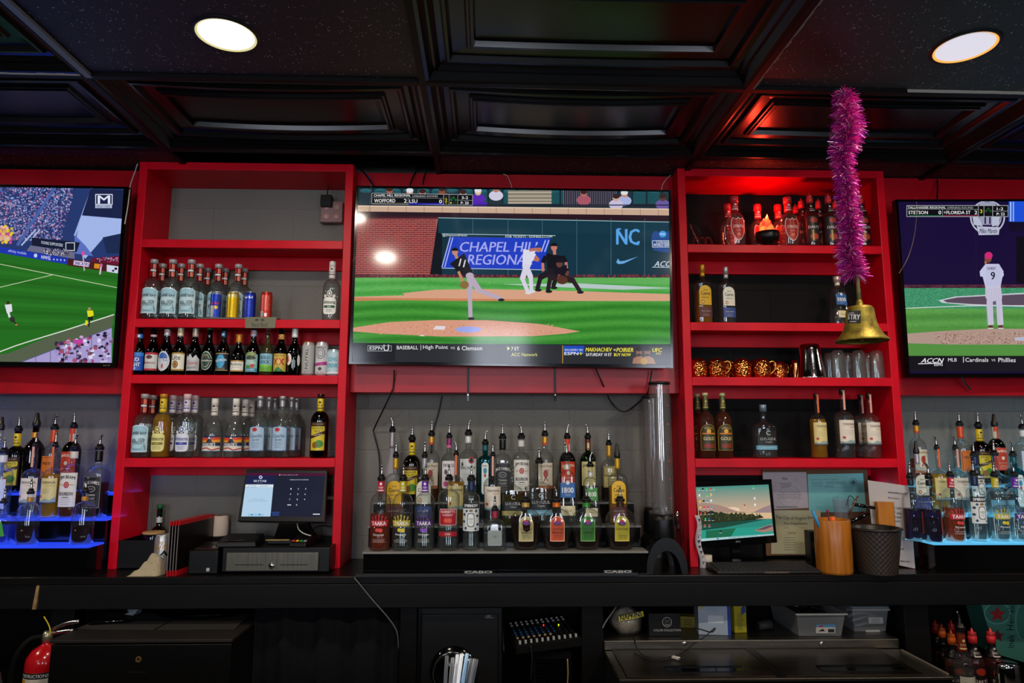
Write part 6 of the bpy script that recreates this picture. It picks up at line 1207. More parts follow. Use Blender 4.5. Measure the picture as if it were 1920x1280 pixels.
cord([(943, 326, 3.215), (951, 330, 3.21), (956, 340, 3.19), (960, 352, 3.15)], .0018, WCORD, 'short white wire at the top centre of the large television')
cord([(1258, 328, 3.215), (1250, 335, 3.205), (1243, 345, 3.19), (1240, 356, 3.15)], .0018, WCORD, 'short white wire at the top right of the large television')
cord([(1757, 336, 3.215), (1758, 350, 3.2), (1757, 374, 3.16)], .0035, CORD, 'black cord entering the top of the right television')
cord([(1803, 706, 3.17), (1808, 716, 3.19), (1820, 730, 3.2)], .0045, CORD, 'loose black plug lead hanging below the right television')
cord([(655, 290, 3.3), (668, 308, 3.25), (688, 330, 3.21), (700, 348, 3.16)], .004, CORD, 'black cable draped over the red board at the top left')
cord([(655, 288, 3.32), (664, 302, 3.28), (676, 318, 3.24), (692, 332, 3.21), (696, 346, 3.17)], .003, pmat('blue_cable', '1c6ab0', rough=.5), 'blue network cable draped down to the large television')
cord([(690, 305, 3.33), (740, 300, 3.35), (790, 294, 3.36), (812, 292, 3.37)], .004, pmat('grey_cable', '6a6a62', rough=.5), 'grey cable lying across the gap above the red board')
cord([(812, 296, 3.3), (802, 315, 3.23), (796, 330, 3.215), (793, 346, 3.17)], .004, CORD, 'black cable dropping behind the television near its top left third')
cord([(795, 300, 3.3), (782, 318, 3.23), (772, 338, 3.2), (769, 348, 3.17)], .004, CORD, 'black cable next to the one behind the television top')
cord([(300, 301, 3.24), (315, 297, 3.25), (330, 301, 3.28)], .003, MATS['blue_cable'], 'blue cable arching over the top of the left cabinet')
cord([(540, 303, 3.25), (550, 294, 3.27), (555, 285, 3.3)], .003, MATS['blue_cable'], 'blue cable end poking up behind the left cabinet top')
for u, v, wpx, t in ((1470, 313, 20, 'scrap of white paper lying on top of the right cabinet, left one'), (1512, 313, 26, 'scrap of white paper lying on top of the right cabinet, right one')):
    x, z = A(u, v, 3.16); e = empty('paper_scrap', V(x, 3.17, ZT+.0005), .1, t, 'paper scrap'); q = wpx*.00125
    MB().hexa([(-q, -.012, 0), (q, -.010, 0), (q*.8, .02, 0), (-q*.9, .018, 0), (-q, -.012, .004), (q, -.010, .009), (q*.8, .02, .006), (-q*.9, .018, .003)]).build('paper', colmat('a8a49c', .8, 0), e)
x, z = A(1612, 318, 3.2); e = empty('adapter_tangle', V(x+.06, 3.21, ZT), 0, 'small black adapter with coiled lead on top of the right cabinet', 'adapter')
MB().box(-.05, -.015, .0005, .01, .02, .022).build('case', BLK, e, bevel=.003); MB().tube(smooth_path([(.01, 0, .012), (.04, .01, .025), (.06, -.01, .012), (.03, -.02, .006), (.05, .02, .008)], 6), .003, 6).build('lead', BLK, e)
# ball chains
def ball_chain(pts, Y, label, r=.0022):
    P = [V(*((lambda q: (q[0], Y, q[1]))(A(u, v, Y)))) for u, v in pts]; S = smooth_path(P, 30); b = P[0].copy(); m = MB(); last = None
    for p in S:
        if last is None or (p-last).length > r*2.3:
            m.lathe([(r*.05, -r), (r*.7, -r*.7), (r, 0), (r*.7, r*.7), (r*.05, r)], 8, tuple(p-b)); last = p
    o = m.build('ball_chain', pmat('ball_chain_metal', 'c8b088', rough=.3, metal=.9)); o.location = b; tag(o, label, 'chain', None, None); return o
ball_chain([(696, 345), (694, 375), (690, 410), (684, 440), (675, 468), (661, 490)], 3.085, 'fine ball chain hanging over the left side of the large television', .0016)
ball_chain([(1718, 372), (1719, 395), (1716, 430), (1710, 460), (1700, 488), (1685, 513)], 3.085, 'brass ball chain hanging over the left edge of the right television')
# banknote
x0, z0 = A(0, 698, 3.226); x1, z1 = A(58, 724, 3.226)
c = Cv(down=True); c.crop(0, 640, 8); q = [(-120, 462), (467, 458), (425, 672), (-120, 668)]
c.poly(q, 'b8b088'); c.poly([(-100, 480), (445, 476), (410, 655), (-100, 650)], 'a09a70'); c.poly([(30, 490), (425, 486), (400, 645), (30, 642)], 'c4bc90'); c.ell(268, 580, 52, 66, '2c3424', 20); c.ell(270, 555, 24, 30, 'b0a880', 16); c.poly([(235, 640), (250, 590), (290, 590), (308, 640)], '8a8a68'); c.ell(135, 562, 30, 24, '4a4c38', 16); c.ell(375, 580, 20, 28, '3a8038', 16); c.text('1', 30, 500, 20, 30, '3a3c28', .03); c.text('1', 430, 500, 18, 30, '3a3c28', .03); c.lines(160, 610, 110, 14, 3, '6a6c50', 2); c.lines(230, 500, 300, 12, 2, '5a5c40', 2)
o = c.build('banknote', plane_map(V(0, 3.2268, 0), Vector((0, 1, 0)), V(0, 0, 0), .0001), attr_mat('printed_artwork')); tag(o, 'creased one dollar banknote taped to the red board under the left television', 'banknote')
# ------------------------------------------------------------------ tinsel garland and brass bell
YB2 = 2.25
path = [(1582, 172), (1586, 200), (1592, 235), (1588, 262), (1578, 290), (1582, 320), (1589, 350), (1587, 380), (1592, 410), (1594, 440), (1590, 470), (1597, 495), (1602, 515)]
wid = [26, 32, 38, 36, 29, 26, 27, 26, 29, 31, 29, 30, 33]
PP = []
for (u, v), wpx in zip(path, wid):
    x, z = A(u, v, YB2); PP.append((Vector((x, YB2, min(z, ZC-.005)+H0)), wpx*YB2/F))
b = PP[0][0].copy(); m = MB(); TS = ['tinsel_pink', 'tinsel_purple', 'tinsel_magenta']
tcols = [pmat('tinsel_pink', 'f04aa8', rough=.35, metal=.55), pmat('tinsel_purple', 'a022a8', rough=.35, metal=.55), pmat('tinsel_magenta', 'd01c98', rough=.35, metal=.55), pmat('tinsel_glint', 'ffc4e8', rough=.3, metal=.4)]  # the palest strands stand in for highlights on the tinsel
cen = smooth_path([p for p, w_ in PP], 8)
for k in range(6500):
    t = R_.random()*(len(PP)-1.001); i = int(t); f = t-i
    p = PP[i][0].lerp(PP[i+1][0], f)-b; w_ = PP[i][1]*(1-f)+PP[i+1][1]*f
    a = rnd(0, 2*PI); el = rnd(-.7, .5); d = Vector((math.cos(a)*math.cos(el), math.sin(a)*math.cos(el), math.sin(el)))
    l = w_*rnd(.55, 1.05); q = p+d*l+Vector((0, 0, -.004)); s_ = d.cross(Vector((rnd(-1, 1), rnd(-1, 1), rnd(-1, 1)))).normalized()*.0011
    mid = p+d*l*.55+Vector((0, 0, .002)); p0 = p+d*l*.12
    if (q+b).z > H0+ZC-.002: continue
    m.cur = R_.choice((0, 1, 2, 2, 1, 3 if R_.random() < .7 else 0)); m.add([p0-s_, p0+s_, mid+s_, mid-s_, q+s_*.6, q-s_*.6], [(0, 1, 2, 3), (3, 2, 4, 5)])
m.cur = 1; m.tube([p-b for p in cen], .0018, 6)
o = m.build('tinsel_garland', tcols); o.location = b; tag(o, 'pink and purple tinsel garland hanging from the ceiling down to the bell', 'garland')
bt = A(1611, 573, YB2); br = A(1615, 640, YB2); bxc = sx(1614, YB2, (bt[1]+br[1])/2)
Rb = 47*YB2/F*1.0; hb_ = bt[1]-br[1]
e = empty('hand_bell', V(bxc, YB2, br[1]), 0, 'aged brass bell hanging from the pink tinsel at right', 'bell')
BR_ = pmat('aged_brass', '97842e', rough=.5, metal=.6, noise=(30, '5c5018', .4, .7), bump=(120, .4, .003))
BP = [(1.0, 0), (1.02, .03), (.98, .06), (.86, .14), (.76, .24), (.66, .36), (.60, .50), (.56, .66), (.54, .80), (.52, .90), (.44, .97), (.26, 1.0), (.14, 1.01), (.13, 1.08), (.10, 1.14), (.09, 1.16)]
MB().lathe([(r*Rb, z*hb_) for r, z in BP], 48, cap0=False, cap1=True).lathe([(r*Rb*.95, z*hb_-.0) for r, z in BP[:11]], 48, cap0=False, cap1=True).build('bell_body', BR_, e)
zt_ = A(1606, 508, YB2)[1]-br[1]
MB().lathe([(.0072, hb_*1.14), (.0066, hb_*1.14+.03), (.0055, zt_-.03), (.0062, zt_-.01), (.003, zt_)], 14).build('handle', pmat('tarnished_green', '4a5434', rough=.5, metal=.4, noise=(40, '7a7040', .4, .6)), e)
MB().lathe([(.001, -.0), (.006, .002), (.008, .010), (.004, .018), (.002, .05)], 14).build('clapper', BR_, e)
c = Cv(down=True, slices=3); c.crop(1540, 170, 2.507); c.cells(120, 1033, 185, 1092, 12, 12, lambda a, b: hx('0c0c0c')); c.text('ISTRY', 151, 1063, 62, 24, 'e8e8e8', .03, .1); c.text('CHEM', 140, 1045, 28, 8, 'd8d8d8', .02); c.lines(150, 1085, 40, 6, 1, 'c8c8c8', 1.5)
def bellmap(u, v, L):
    y = -Rb*.5
    for _ in range(6):
        x, z = A(u, v, YB2+y); x -= bxc; z -= br[1]; r = .55*Rb
        for (r0, z0), (r1, z1) in zip(BP[:-1], BP[1:]):
            if z0 <= z/hb_ <= z1: r = Rb*(r0+(r1-r0)*(z/hb_-z0)/(z1-z0))
        x = max(-.985*r, min(.985*r, x)); y = y*.4-.6*math.sqrt(max(r*r-x*x, 0))
    k = 1+(.0010+L*.0005)/r; return (x*k, y*k, z)
c.build('sticker', bellmap, ART, e)
hu, hv = 1606, 509
cord([(1590, 171.5, YB2), (1592, 300, YB2), (1597, 430, YB2), (1605.5, 505, YB2), (1607.5, 514, YB2)], .0016, pmat('chain_steel', 'a8a4a0', rough=.3, metal=.8), 'thin steel chain inside the tinsel, carrying the bell', name='hanging_chain', cat='chain')
# ------------------------------------------------------------------ beer towers
TUBE = thin_glass('acrylic_tube', 'fafafa', edge=.45, haze=.05)
def tower(u0, v0, u1, Y, r, zb, foot, label):
    x, zt_ = A((u0+u1)/2, v0, Y); e = empty('beer_tower', V(x, Y, CT), 0, label, 'drink dispenser', 'tall clear beer towers')
    zt_ -= CT; b0 = zb-CT
    MB().lathe([(r, b0), (r, zt_-.012)], 36, cap0=False, cap1=False).lathe([(r*.93, b0), (r*.93, zt_-.012)], 36, cap0=False, cap1=False).build('tube', TUBE, e)
    MB().lathe([(r*.32, b0), (r*.32, zt_-.03), (r*.2, zt_-.028)], 24).build('ice_core', thin_glass('core_tube', 'f4f4f4', edge=.4, haze=.22, rough=.1), e)
    MB().lathe([(r*1.02, zt_-.013), (r*1.1, zt_-.011), (r*1.1, zt_-.002), (r*1.02, zt_)], 36).build('lid', BLK, e)
    MB().lathe([(r*1.15, .14), (r*1.22, .15), (r*1.15, b0*.9), (r*1.06, b0+.004)], 32).build('collar', BLK, e)
    for k in range(7): 
        MB().box(r*.55, -r*.86, b0+.07+k*.08, r*.70, -r*.78, b0+.0745+k*.08).build('level_mark', colmat('a83038', .5, 0), e)
    m = MB(); n = 14; w_ = foot        # arched foot
    outer = [(w_*math.cos(PI*i/n), .015+.135*math.sin(PI*i/n)) for i in range(n+1)]; inner = [(w_*.68*math.cos(PI*i/n), .095*math.sin(PI*i/n)) for i in range(n+1)]
    outer[0] = (w_, 0); outer[-1] = (-w_, 0); inner[0] = (w_*.72, 0); inner[-1] = (-w_*.72, 0)
    for yy in (-.055, .055): m.v += [(a, yy, z+.001) for a, z in outer]+[(a, yy, z+.001) for a, z in inner]
    N1 = n+1
    for i in range(n):
        for f in ((i, i+1, N1+i+1, N1+i), (2*N1+i+1, 2*N1+i, 3*N1+i, 3*N1+i+1), (i+1, i, 2*N1+i, 2*N1+i+1), (N1+i, N1+i+1, 3*N1+i+1, 3*N1+i)): m.f.append(list(f)); m.mi.append(0); m.sm.append(False)
    for i in (0, n): m.f.append([i, N1+i, 3*N1+i, 2*N1+i]); m.mi.append(0); m.sm.append(False)
    m.build('foot', BLK, e)
    t = MB().box(r*.9, -r*1.35, .20, r*1.2, -r*1.0, .235); t.tube([(r*1.05, -r*1.3, .215), (r*1.05, -r*1.8, .205), (r*1.05, -r*1.9, .18)], .006, 8); tp = t.build('tap', BLK, e); MB().tube([(r*1.05, -r*1.5, .22), (r*1.05, -r*1.6, .262)], .005, 8).build('lever', CHROME, tp)
    return e
tower(1217, 716, 1254, 3.05, .044, A(1246, 964, 3.05)[1], .088, 'tall clear beer tower with black lid beside the right cabinet, front one')
tower(1203, 742, 1238, 3.24, .041, A(1226, 952, 3.24)[1], .07, 'tall clear beer tower half hidden behind the front one')
# ------------------------------------------------------------------ left cabinet, lowest bay
def pt(u, v, Y): x, z = A(u, v, Y); return V(x, Y, z)
def on_counter(u, v): x, y = AZ(u, v, CT); return x, y
def artwork(name, parent, plane_y, fn, base=None, nrm=Vector((0, 1, 0)), mat=None, off=.0001):
    c = Cv(down=True); fn(c); return c.build(name, plane_map(plane_y if isinstance(plane_y, Vector) else V(0, plane_y, 0), nrm, parent.location if parent else V(0, 0, 0), off), mat or ART, parent)
# cash drawer
xa, za = A(417, 1027, 3.03); xb, _ = A(618, 1030, 3.03); zb_ = CT
e = empty('cash_drawer', V((xa+xb)/2, 3.03, CT), 0, 'black cash drawer with a brushed grey front, standing on the counter', 'cash register'); wx = (xb-xa)/2; hz = za-CT
MB().box(-wx, .004, .008, wx, .35, hz).build('case', BLK, e, bevel=.003)
x0, z0 = A(424, 1070, 3.03); x1, z1 = A(598, 1035, 3.03); mx = (xa+xb)/2
MB().box(x0-mx, -.006, z0-CT, x1-mx, .006, z1-CT).build('drawer_front', pmat('brushed_pewter', '6e6a60', rough=.38, metal=.75, noise=(6, '58544a', .3, .7, (40, 1, 1))), e, bevel=.002)
for u0, u1 in ((441, 495), (526, 578)):
    a, z_ = A(u0, 1058, 3.03); b_, _ = A(u1, 1058, 3.03); MB().box(a-mx, -.0068, z_-CT-.0016, b_-mx, -.005, z_-CT+.0016).build('slot', BLK, e)
a, z_ = A(510, 1059.5, 3.03); MB().lathe([(.013, 0), (.013, .004), (.010, .007), (.003, .008)], 20).xf(Matrix.Translation((a-mx, -.006, z_-CT)) @ Matrix.Rotation(PI/2, 4, 'X')).build('lock', CHROME, e)
ZD = CT+hz
for dx in (-wx+.03, wx-.03):
    for dy in (.03, .32): MB().cyl((dx, dy, 0), .01, .001, .0085, 12).build('rubber_foot', BLKM, e)
# POS screen
nq = Vector((0, math.cos(-.30), math.sin(-.30)))
P0 = pt(530, 980, 3.07)
def on(P0, n): return lambda u, v, o=0: V(0, 0, 0)+ray(u, v)*((P0-V(0, 0, 0)).dot(n)/ray(u, v).dot(n))+n*o
hp = on(P0, nq); e = empty('touch_screen_till', V(P0.x, 3.18, ZD), 0, 'black touch-screen till lit with a login page, on the cash drawer', 'cash register')
Q = [hp(461, 879), hp(614, 881), hp(609, 979), hp(445, 977)]; 
def slabq(Q, n, o0, o1, name, mat, e, bev=0): return MB().hexa([tuple(Q[i]+n*o0-e.location) for i in (3, 2, 1, 0)]+[tuple(Q[i]+n*o1-e.location) for i in (3, 2, 1, 0)]).build(name, mat, e, bevel=bev)
slabq(Q, nq, .001, .028, 'housing', BLK, e, .004)
def d_pos(c):
    c.crop(200, 860, 4)
    c.poly([(1055, 104), (1640, 108), (1610, 432), (1010, 432)], '1c2032'); c.poly([(1055, 104), (1640, 108), (1638, 128), (1052, 124)], '4a1034'); c.poly([(1052, 124), (1256, 126), (1250, 192), (1042, 192)], '1a2048'); c.ell(1155, 138, 14, 13, 'c8c8ec', 16); c.ell(1155, 138, 6, 6, '1a2048', 12); c.text('SKYTAB', 1150, 166, 96, 16, 'd0d4e8', .03); c.text('by shift4', 1148, 182, 40, 6, '8a90b0')
    c.poly([(1042, 192), (1251, 192), (1228, 432), (1010, 432)], 'b4d2ea'); c.poly([(1042, 192), (1251, 192), (1250, 212), (1040, 212)], 'd8e4ee'); c.text('New Ordering', 1090, 203, 62, 10, '3a4a5a', .01); c.text('Active Orders', 1178, 203, 60, 10, '3a4a5a', .01); c.line([(1046, 214), (1130, 214)], 2, '3a8ac8'); c.text('There are currently no', 1135, 303, 98, 9, '5a7aa0'); c.text('items in your New Ordering list', 1130, 316, 140, 9, '5a7aa0'); c.rect(1058, 410, 1180, 430, '9ac8e8'); c.ell(1089, 419, 5, 5, '20242c', 8); c.ell(1148, 417, 5, 5, '20242c', 8)
    c.text('To open the register enter a PIN', 1370, 121, 130, 7, 'd8c8d8'); c.ell(1298, 121, 4, 4, 'e8e8e8', 8); c.text('PLEASE LOG IN TO CONTINUE', 1445, 157, 140, 8, 'c8ccd8', .02)
    for i, (x, y) in enumerate(((1383, 225), (1438, 225), (1493, 225), (1379, 265), (1434, 265), (1489, 265), (1374, 305), (1430, 305), (1485, 305), (1426, 346))): c.text('1234567890'[i], x, y, 7, 11, 'e8ecf4', .03)
    c.rect(1356, 343, 1384, 349, 'dce0e8'); c.rect(1548, 412, 1600, 419, 'dce0e8'); c.lines(1268, 400, 70, 8, 4, '3a5aa8', 1.5)
artwork('screen', e, P0, d_pos, nrm=nq, mat=SCR, off=.00008)
for u in (1085, 1178, 1271, 1362, 1455, 1545, 1635): pass
m = MB(); cx_ = P0.x-e.location.x+.02; m.box(cx_-.10, -.06, .001, cx_+.11, .10, .02); m.hexa([(cx_-.09, .0, .02), (cx_+.09, .0, .02), (cx_+.09, .06, .02), (cx_-.09, .06, .02), (cx_-.06, -.03, .09), (cx_+.06, -.03, .09), (cx_+.06, .0, .10), (cx_-.06, .0, .10)]); m.build('stand', BLK, e, bevel=.004)
# items on the drawer top
e = empty('receipt_pad', V(A(450, 1014, 3.10)[0], 3.10, ZD), .05, 'flat black device lying on the cash drawer, left of the till stand', 'device'); MB().hexa([(-.085, -.06, .001), (.085, -.06, .001), (.085, .09, .001), (-.085, .09, .001), (-.080, -.055, .022), (.080, -.055, .022), (.078, .085, .04), (-.078, .085, .04)]).build('case', BLK, e, bevel=.004); MB().box(-.05, -.045, .0235, .03, -.01, .026).build('key_panel', BLKG, e)
e = empty('card_terminal', V(A(563, 1020, 3.07)[0], 3.065, ZD), -.15, 'black card payment terminal with red and yellow keys on the cash drawer', 'card terminal')
MB().hexa([(-.038, -.03, .001), (.038, -.03, .001), (.042, .09, .001), (-.042, .09, .001), (-.036, -.026, .018), (.036, -.026, .018), (.040, .085, .050), (-.040, .085, .050)]).build('case', BLK, e, bevel=.004)
for i, cc in enumerate(('c82a2a', 'd8b020', '2a8a3a', '8a8a8a')):
    x = -.026+i*.0175; MB().hexa([(x-.006, -.012, .0225), (x+.006, -.012, .0225), (x+.006, -.003, .025), (x-.006, -.003, .025), (x-.005, -.012, .0255), (x+.005, -.012, .0255), (x+.005, -.003, .028), (x-.005, -.003, .028)]).build('key', colmat(cc, .5, 0), e)
e = empty('paper_note', V(A(524, 1007, 3.13)[0], 3.110, ZD+.0205), .02, 'small yellowed note lying under the till screen', 'note'); MB().box(-.05, -.012, .0, .05, .012, .0012).build('paper', colmat('b09858', .8, 0), e)
cord([(557, 980, 3.12), (560, 992, 3.10), (570, 1000, 3.09), (583, 1004, 3.09)], .0022, WCORD, 'grey cord running from the till screen to the card terminal')
cord([(622, 988, 3.30), (605, 985, 3.28), (590, 990, 3.22), (584, 1003, 3.14)], .0026, CORD, 'black cord arching behind the card terminal')
# receipt printer
xa, za = A(354, 1020, 3.02); xb, _ = A(410, 1020, 3.02); e = empty('receipt_printer', V((xa+xb)/2, 3.02, CT), 0, 'black cube-shaped receipt printer between the folders and the cash drawer', 'printer'); wx2 = (xb-xa)/2; hz2 = A(377, 1032, 3.02)[1]-CT
MB().hexa([(-wx2, 0, .001), (wx2, 0, .001), (wx2, .18, .001), (-wx2, .18, .001), (-wx2, 0, hz2), (wx2, 0, hz2), (wx2, .18, hz2+.012), (-wx2, .18, hz2+.012)]).build('case', BLK, e, bevel=.006)
MB().box(-wx2+.015, .03, hz2-.001, wx2-.015, .09, hz2+.006).build('paper_cover', pmat('dark_maroon_plastic', '2a0c10', rough=.2), e)
MB().box(wx2-.045, -.0012, .014, wx2-.032, .0005, .028).build('icon_plate', colmat('a8a8a0', .5, 0), e)
# paper roll on a black box
e = empty('storage_box', V(A(411, 1004, 3.335)[0]+.012, 3.285, CT), 0, 'low black box behind the receipt printer, carrying a paper roll', 'box'); zr = A(411, 1004, 3.32)[1]-CT; MB().box(-.055, 0.0, .001, .075, .10, zr).build('case', BLKM, e, bevel=.004)
zt2 = A(411, 967, 3.32)[1]; e = empty('paper_roll', V(A(411, 986, 3.335)[0], 3.335, CT+zr), 0, 'white till paper roll standing on the low black box', 'paper roll'); hr = zt2-CT-zr
m = MB(); m.lathe([(.041, .0005), (.0415, .004), (.0415, hr-.003), (.040, hr), (.012, hr+.0003), (.0115, hr*.4), (.0115, .0005)], 32, cap0=False, cap1=False); m.build('roll', pmat('till_paper', 'c8b4a4', rough=.8), e)
MB().lathe([(.0112, .001), (.0112, hr+.001), (.009, hr+.001)], 20).build('core', colmat('a83a30', .6, 0), e)
# folders
x0, y0 = on_counter(320, 1080); 
for k in range(4):
    fxp = A(317.5+k*5.0, 1030, 2.99+k*.002)[0]; e = empty('menu_folder', V(fxp, 2.985+k*.004, CT+.0005), -.10, ('clear-edged menu folder with red borders, leftmost of the upright stack', 'menu folder with red borders, second from left in the upright stack', 'menu folder with red borders, third from left in the upright stack', 'black menu folder with red borders, rightmost of the upright stack')[k], 'menu', 'upright red-bordered menu folders')
    hgt = A(321, 978, 2.99)[1]-CT
    MB().box(-.0022, 0, .001, .0022, .29, hgt).build('cover', pmat('black_menu_cover', '160c0e', rough=.2), e)
    for z0_, z1_ in ((hgt-.016, hgt+.0008), (.0, .022)): MB().box(-.0030, -.0008, z0_, .0030, .291, z1_).build('red_border', pmat('menu_red', 'b0141c', rough=.3), e)
    MB().box(-.0027, -.0012, .022, -.0005, .0, hgt-.016).build('clear_sleeve', colmat('8a8684', .25, 0), e)
# organiser, jar, bottle, can, towel
e = empty('black_bin', V(XL+.042+.098, 3.15, CT), 0, 'black open plastic bin in the lower left corner of the left cabinet', 'bin'); zt3 = A(225, 1013, 3.15)[1]-CT; w3 = .098
m = MB()
for q in ((-w3, 0, w3, .004), (-w3, .216, w3, .22), (-w3, .004, -w3+.004, .216), (w3-.004, .004, w3, .216)): m.box(q[0], q[1], .001, q[2], q[3], zt3)
m.box(-w3, 0, .001, w3, .22, .005); m.box(-w3-.004, -.004, zt3-.008, w3+.002, .0, zt3); m.build('tub', BLK, e)
x_, _z = A(289, 1005, 3.24); e = empty('dark_jar', V(x_, 3.235, CT+.0058), 0, 'dark jar with a flat wooden lid standing in the black bin', 'jar'); zj = A(289, 996, 3.235)[1]-CT-.006
MB().lathe([(.036, 0), (.040, .005), (.040, zj-.02), (.037, zj-.01)], 28).build('jar', pmat('navy_glass', '0c0f20', rough=.08), e); MB().lathe([(.045, zj-.010), (.047, zj-.006), (.047, zj-.001), (.045, zj)], 28).build('wooden_lid', pmat('pale_wood', 'b08a58', rough=.6), e)
btype('midori', R=.0415, H=.30, hb=.40, hn=.62, rn=.30, glass='green', desc='green bottle', cap=('1c6a30', .93, 0, 1.2), wrap=(.68, .78, 'c8d0c8', .1))
MATS.clear if 0 else None
YM = 3.345; 
TYPES['midori']['H'] = A(300.5, 946, YM)[1]-CT
place('midori', 300.9, CT, YM, 'green long-necked bottle behind the black bin, near the block wall', None)
x_, _ = A(304, 1040, 3.06); zc = A(306, 1001, 3.06)[1]-CT; e = empty('tequila_can', V(x_, 3.062, CT), 0, 'silver drink can wearing a diagonal black bar sticker beside the towel', 'can')
rc = .0335; MB().lathe([(rc*.75, .001), (rc*.95, .008), (rc, .014), (rc, zc-.016), (rc*.87, zc-.004), (rc*.86, zc), (rc*.80, zc-.004), (.001, zc-.004)], 32, cap1=False).build('can_body', pmat('brushed_can', 'b8b4b0', rough=.3, metal=.7), e)
c = Cv(slices=.004); c.text('TRES', .006, zc*.80, .036, .016, 'a87a28', .03); c.text('AGAVES', .006, zc*.69, .048, .018, 'a87a28', .03); c.text('TEQUILA', .006, zc*.60, .03, .008, 'b89a50'); c.poly([(-.031, zc*.18), (-.010, zc*.10), (.031, zc*.48), (.020, zc*.62)], '0c0c0e'); c.text('CHEMISTRY', .001, zc*.36, .062, .018, 'dcdcdc', .02, rot=.72)
c.build('sticker', lambda u, v, L: (max(-rc*.97, min(rc*.97, u)), -math.sqrt(max(rc*rc-min(abs(u), rc*.97)**2, 0))-.0005-L*.0002, v), ART, e)
# towel: folded cloth
def cloth(name, label, u0, v0, u1, v1, Y0, dep, base_z, hgt, mat, seed, cat='towel'):
    rr = random.Random(seed); x0, _ = A(u0, v1, Y0); x1, _ = A(u1, v1, Y0); e_ = empty(name, V((x0+x1)/2, Y0, base_z), 0, label, cat); wv = (x1-x0)/2
    for lay in range(3):
        nx, ny = 22, 16; vs_ = []; k = 1-.12*lay; h = hgt*(.42+.3*lay); ph = rr.random()*6
        for side in (0, 1):
            for j in range(ny+1):
                for i in range(nx+1):
                    s, t = i/nx*2-1, j/ny*2-1; edge = max(0, 1-max(abs(s), abs(t))**4)
                    prof = (1-.55*abs(s-.25)**1.6)
                    z = h*edge**.5*prof+.010*math.sin(7*s+ph)*math.cos(5*t+ph)*edge if side else h*.25*edge*0+.001*lay
                    vs_.append((s*wv*k*(1+.04*math.sin(4*t+ph))+.01*lay, t*dep/2*k+dep/2+.012*math.sin(5*s+ph)*0, max(z, .001)))
        n1 = (nx+1)*(ny+1); fs = []
        for j in range(ny):
            for i in range(nx): a = j*(nx+1)+i; fs += [(a, a+nx+1, a+nx+2, a+1), (n1+a, n1+a+1, n1+a+nx+2, n1+a+nx+1)]
        MB().add(vs_, fs, True).build('cloth_fold', mat, e_)
    return e_
cloth('bar_towel', 'crumpled cream bar towel on the counter in front of the black bin', 236, 1040, 295, 1079, 2.985, .12, CT, .085, pmat('terry_cloth', 'a8987c', rough=.95, spec=.1, bump=(220, .9, .004)), 3)
# ------------------------------------------------------------------ right cabinet, lowest bay
nm = Vector((math.sin(-.10), math.cos(-.10), -.04)).normalized(); P0 = pt(1385, 960, 3.20)
hp = on(P0, nm); e = empty('computer_monitor', V(P0.x, 3.23, CT), 0, 'black computer monitor showing a lake wallpaper with icons', 'monitor')
Q = [hp(1302, 904), hp(1447, 898), hp(1458, 1017), hp(1312, 1028)]
slabq(Q, nm, .001, .026, 'housing', BLKG, e, .003)
def d_mon(c):
    c.crop(1290, 860, 4.465)
    c.clipq = [(1304, 913), (1441, 908), (1451, 1003), (1314, 1014.5)]
    for k in range(12): c.poly([(60, 230+k*19), (700, 212+k*19), (710, 235+k*19), (60, 252+k*19)], mixc('4f8f86', 'd0ac90', k/11), False)
    c.L += 1
    c.ell(375, 425, 60, 22, 'e8cdb0'); c.poly([(60, 420), (75, 320), (150, 370), (260, 385), (420, 440), (520, 450), (60, 480)], 'a8897a'); c.poly([(540, 450), (620, 410), (700, 380), (712, 470), (560, 475)], '9a8284'); c.poly([(60, 450), (710, 450), (720, 500), (60, 520)], 'd8b890')
    P = [(90, 540), (90, 430)]+[(95+i*18, 430+i*1.5+rnd(-12, 12)) for i in range(1, 30)]+[(635, 492), (560, 505), (300, 530)]; c.poly(P, '2c3420'); 
    for i in range(60): x = rnd(100, 620); y = rnd(450, 500); c.poly([(x-5, y+14), (x, y-14), (x+5, y+14)], R_.choice(['3a4424', '4a4c24', '232c1a', '545428']), False)
    c.L += 1
    c.poly([(60, 545), (300, 530), (720, 500), (730, 650), (100, 680)], '2c8a7c'); c.poly([(60, 545), (300, 530), (640, 508), (300, 575), (100, 600)], '1c4a3c'); c.poly([(60, 600), (720, 560), (730, 650), (100, 680)], '2a9a88'); c.poly([(150, 600), (400, 580), (360, 650), (150, 665)], '1f6a4c')
    c.poly([(550, 600), (620, 570), (700, 545), (722, 600), (640, 615)], 'a08070'); c.poly([(570, 595), (680, 555), (720, 560), (640, 590)], '5a4a58')
    c.poly([(100, 668), (720, 626), (722, 645), (105, 690)], 'a8ccd0')
    for i in range(16): c.ell(330+i*16, 660-i*1.1, 4, 4, R_.choice(['2a6ab0', '1c4a6a', '3a8a5a', 'e8f0f0', '20304a']), 6, up_=False)
    for i in range(7): c.ell(610+i*16, 641-i, 3, 3, 'a04a5a', 6, up_=False)
    c.L += 1; c.ell(248, 667, 7, 7, '1c5a9a', 10)
    for (x, y) in [(90+i*33, 252-i*1) for i in range(4)]+[(215, 248)]+[(94, 303), (160, 300), (192, 297)]+[(100+i*31, 354-i*2) for i in range(4)]+[(103+i*31, 405-i) for i in range(4)]+[(108, 455), (142, 452), (175, 450), (205, 448), (145, 503), (176, 503), (208, 502), (140, 555), (178, 555), (547, 236), (557, 328), (560, 382), (473, 388), (272, 605)]:
        c.ell(x, y, 8, 9, R_.choice(['e8e8e8', 'd83a4a', '2a9ad8', 'e8c83a', '3ac86a', 'f0f0f0', '1c2430', 'b85a2a', '2a6ab0']), 8, up_=False); c.rect(x-10, y+12, x+10, y+15, 'd8dcd8', False)
    c.L += 1
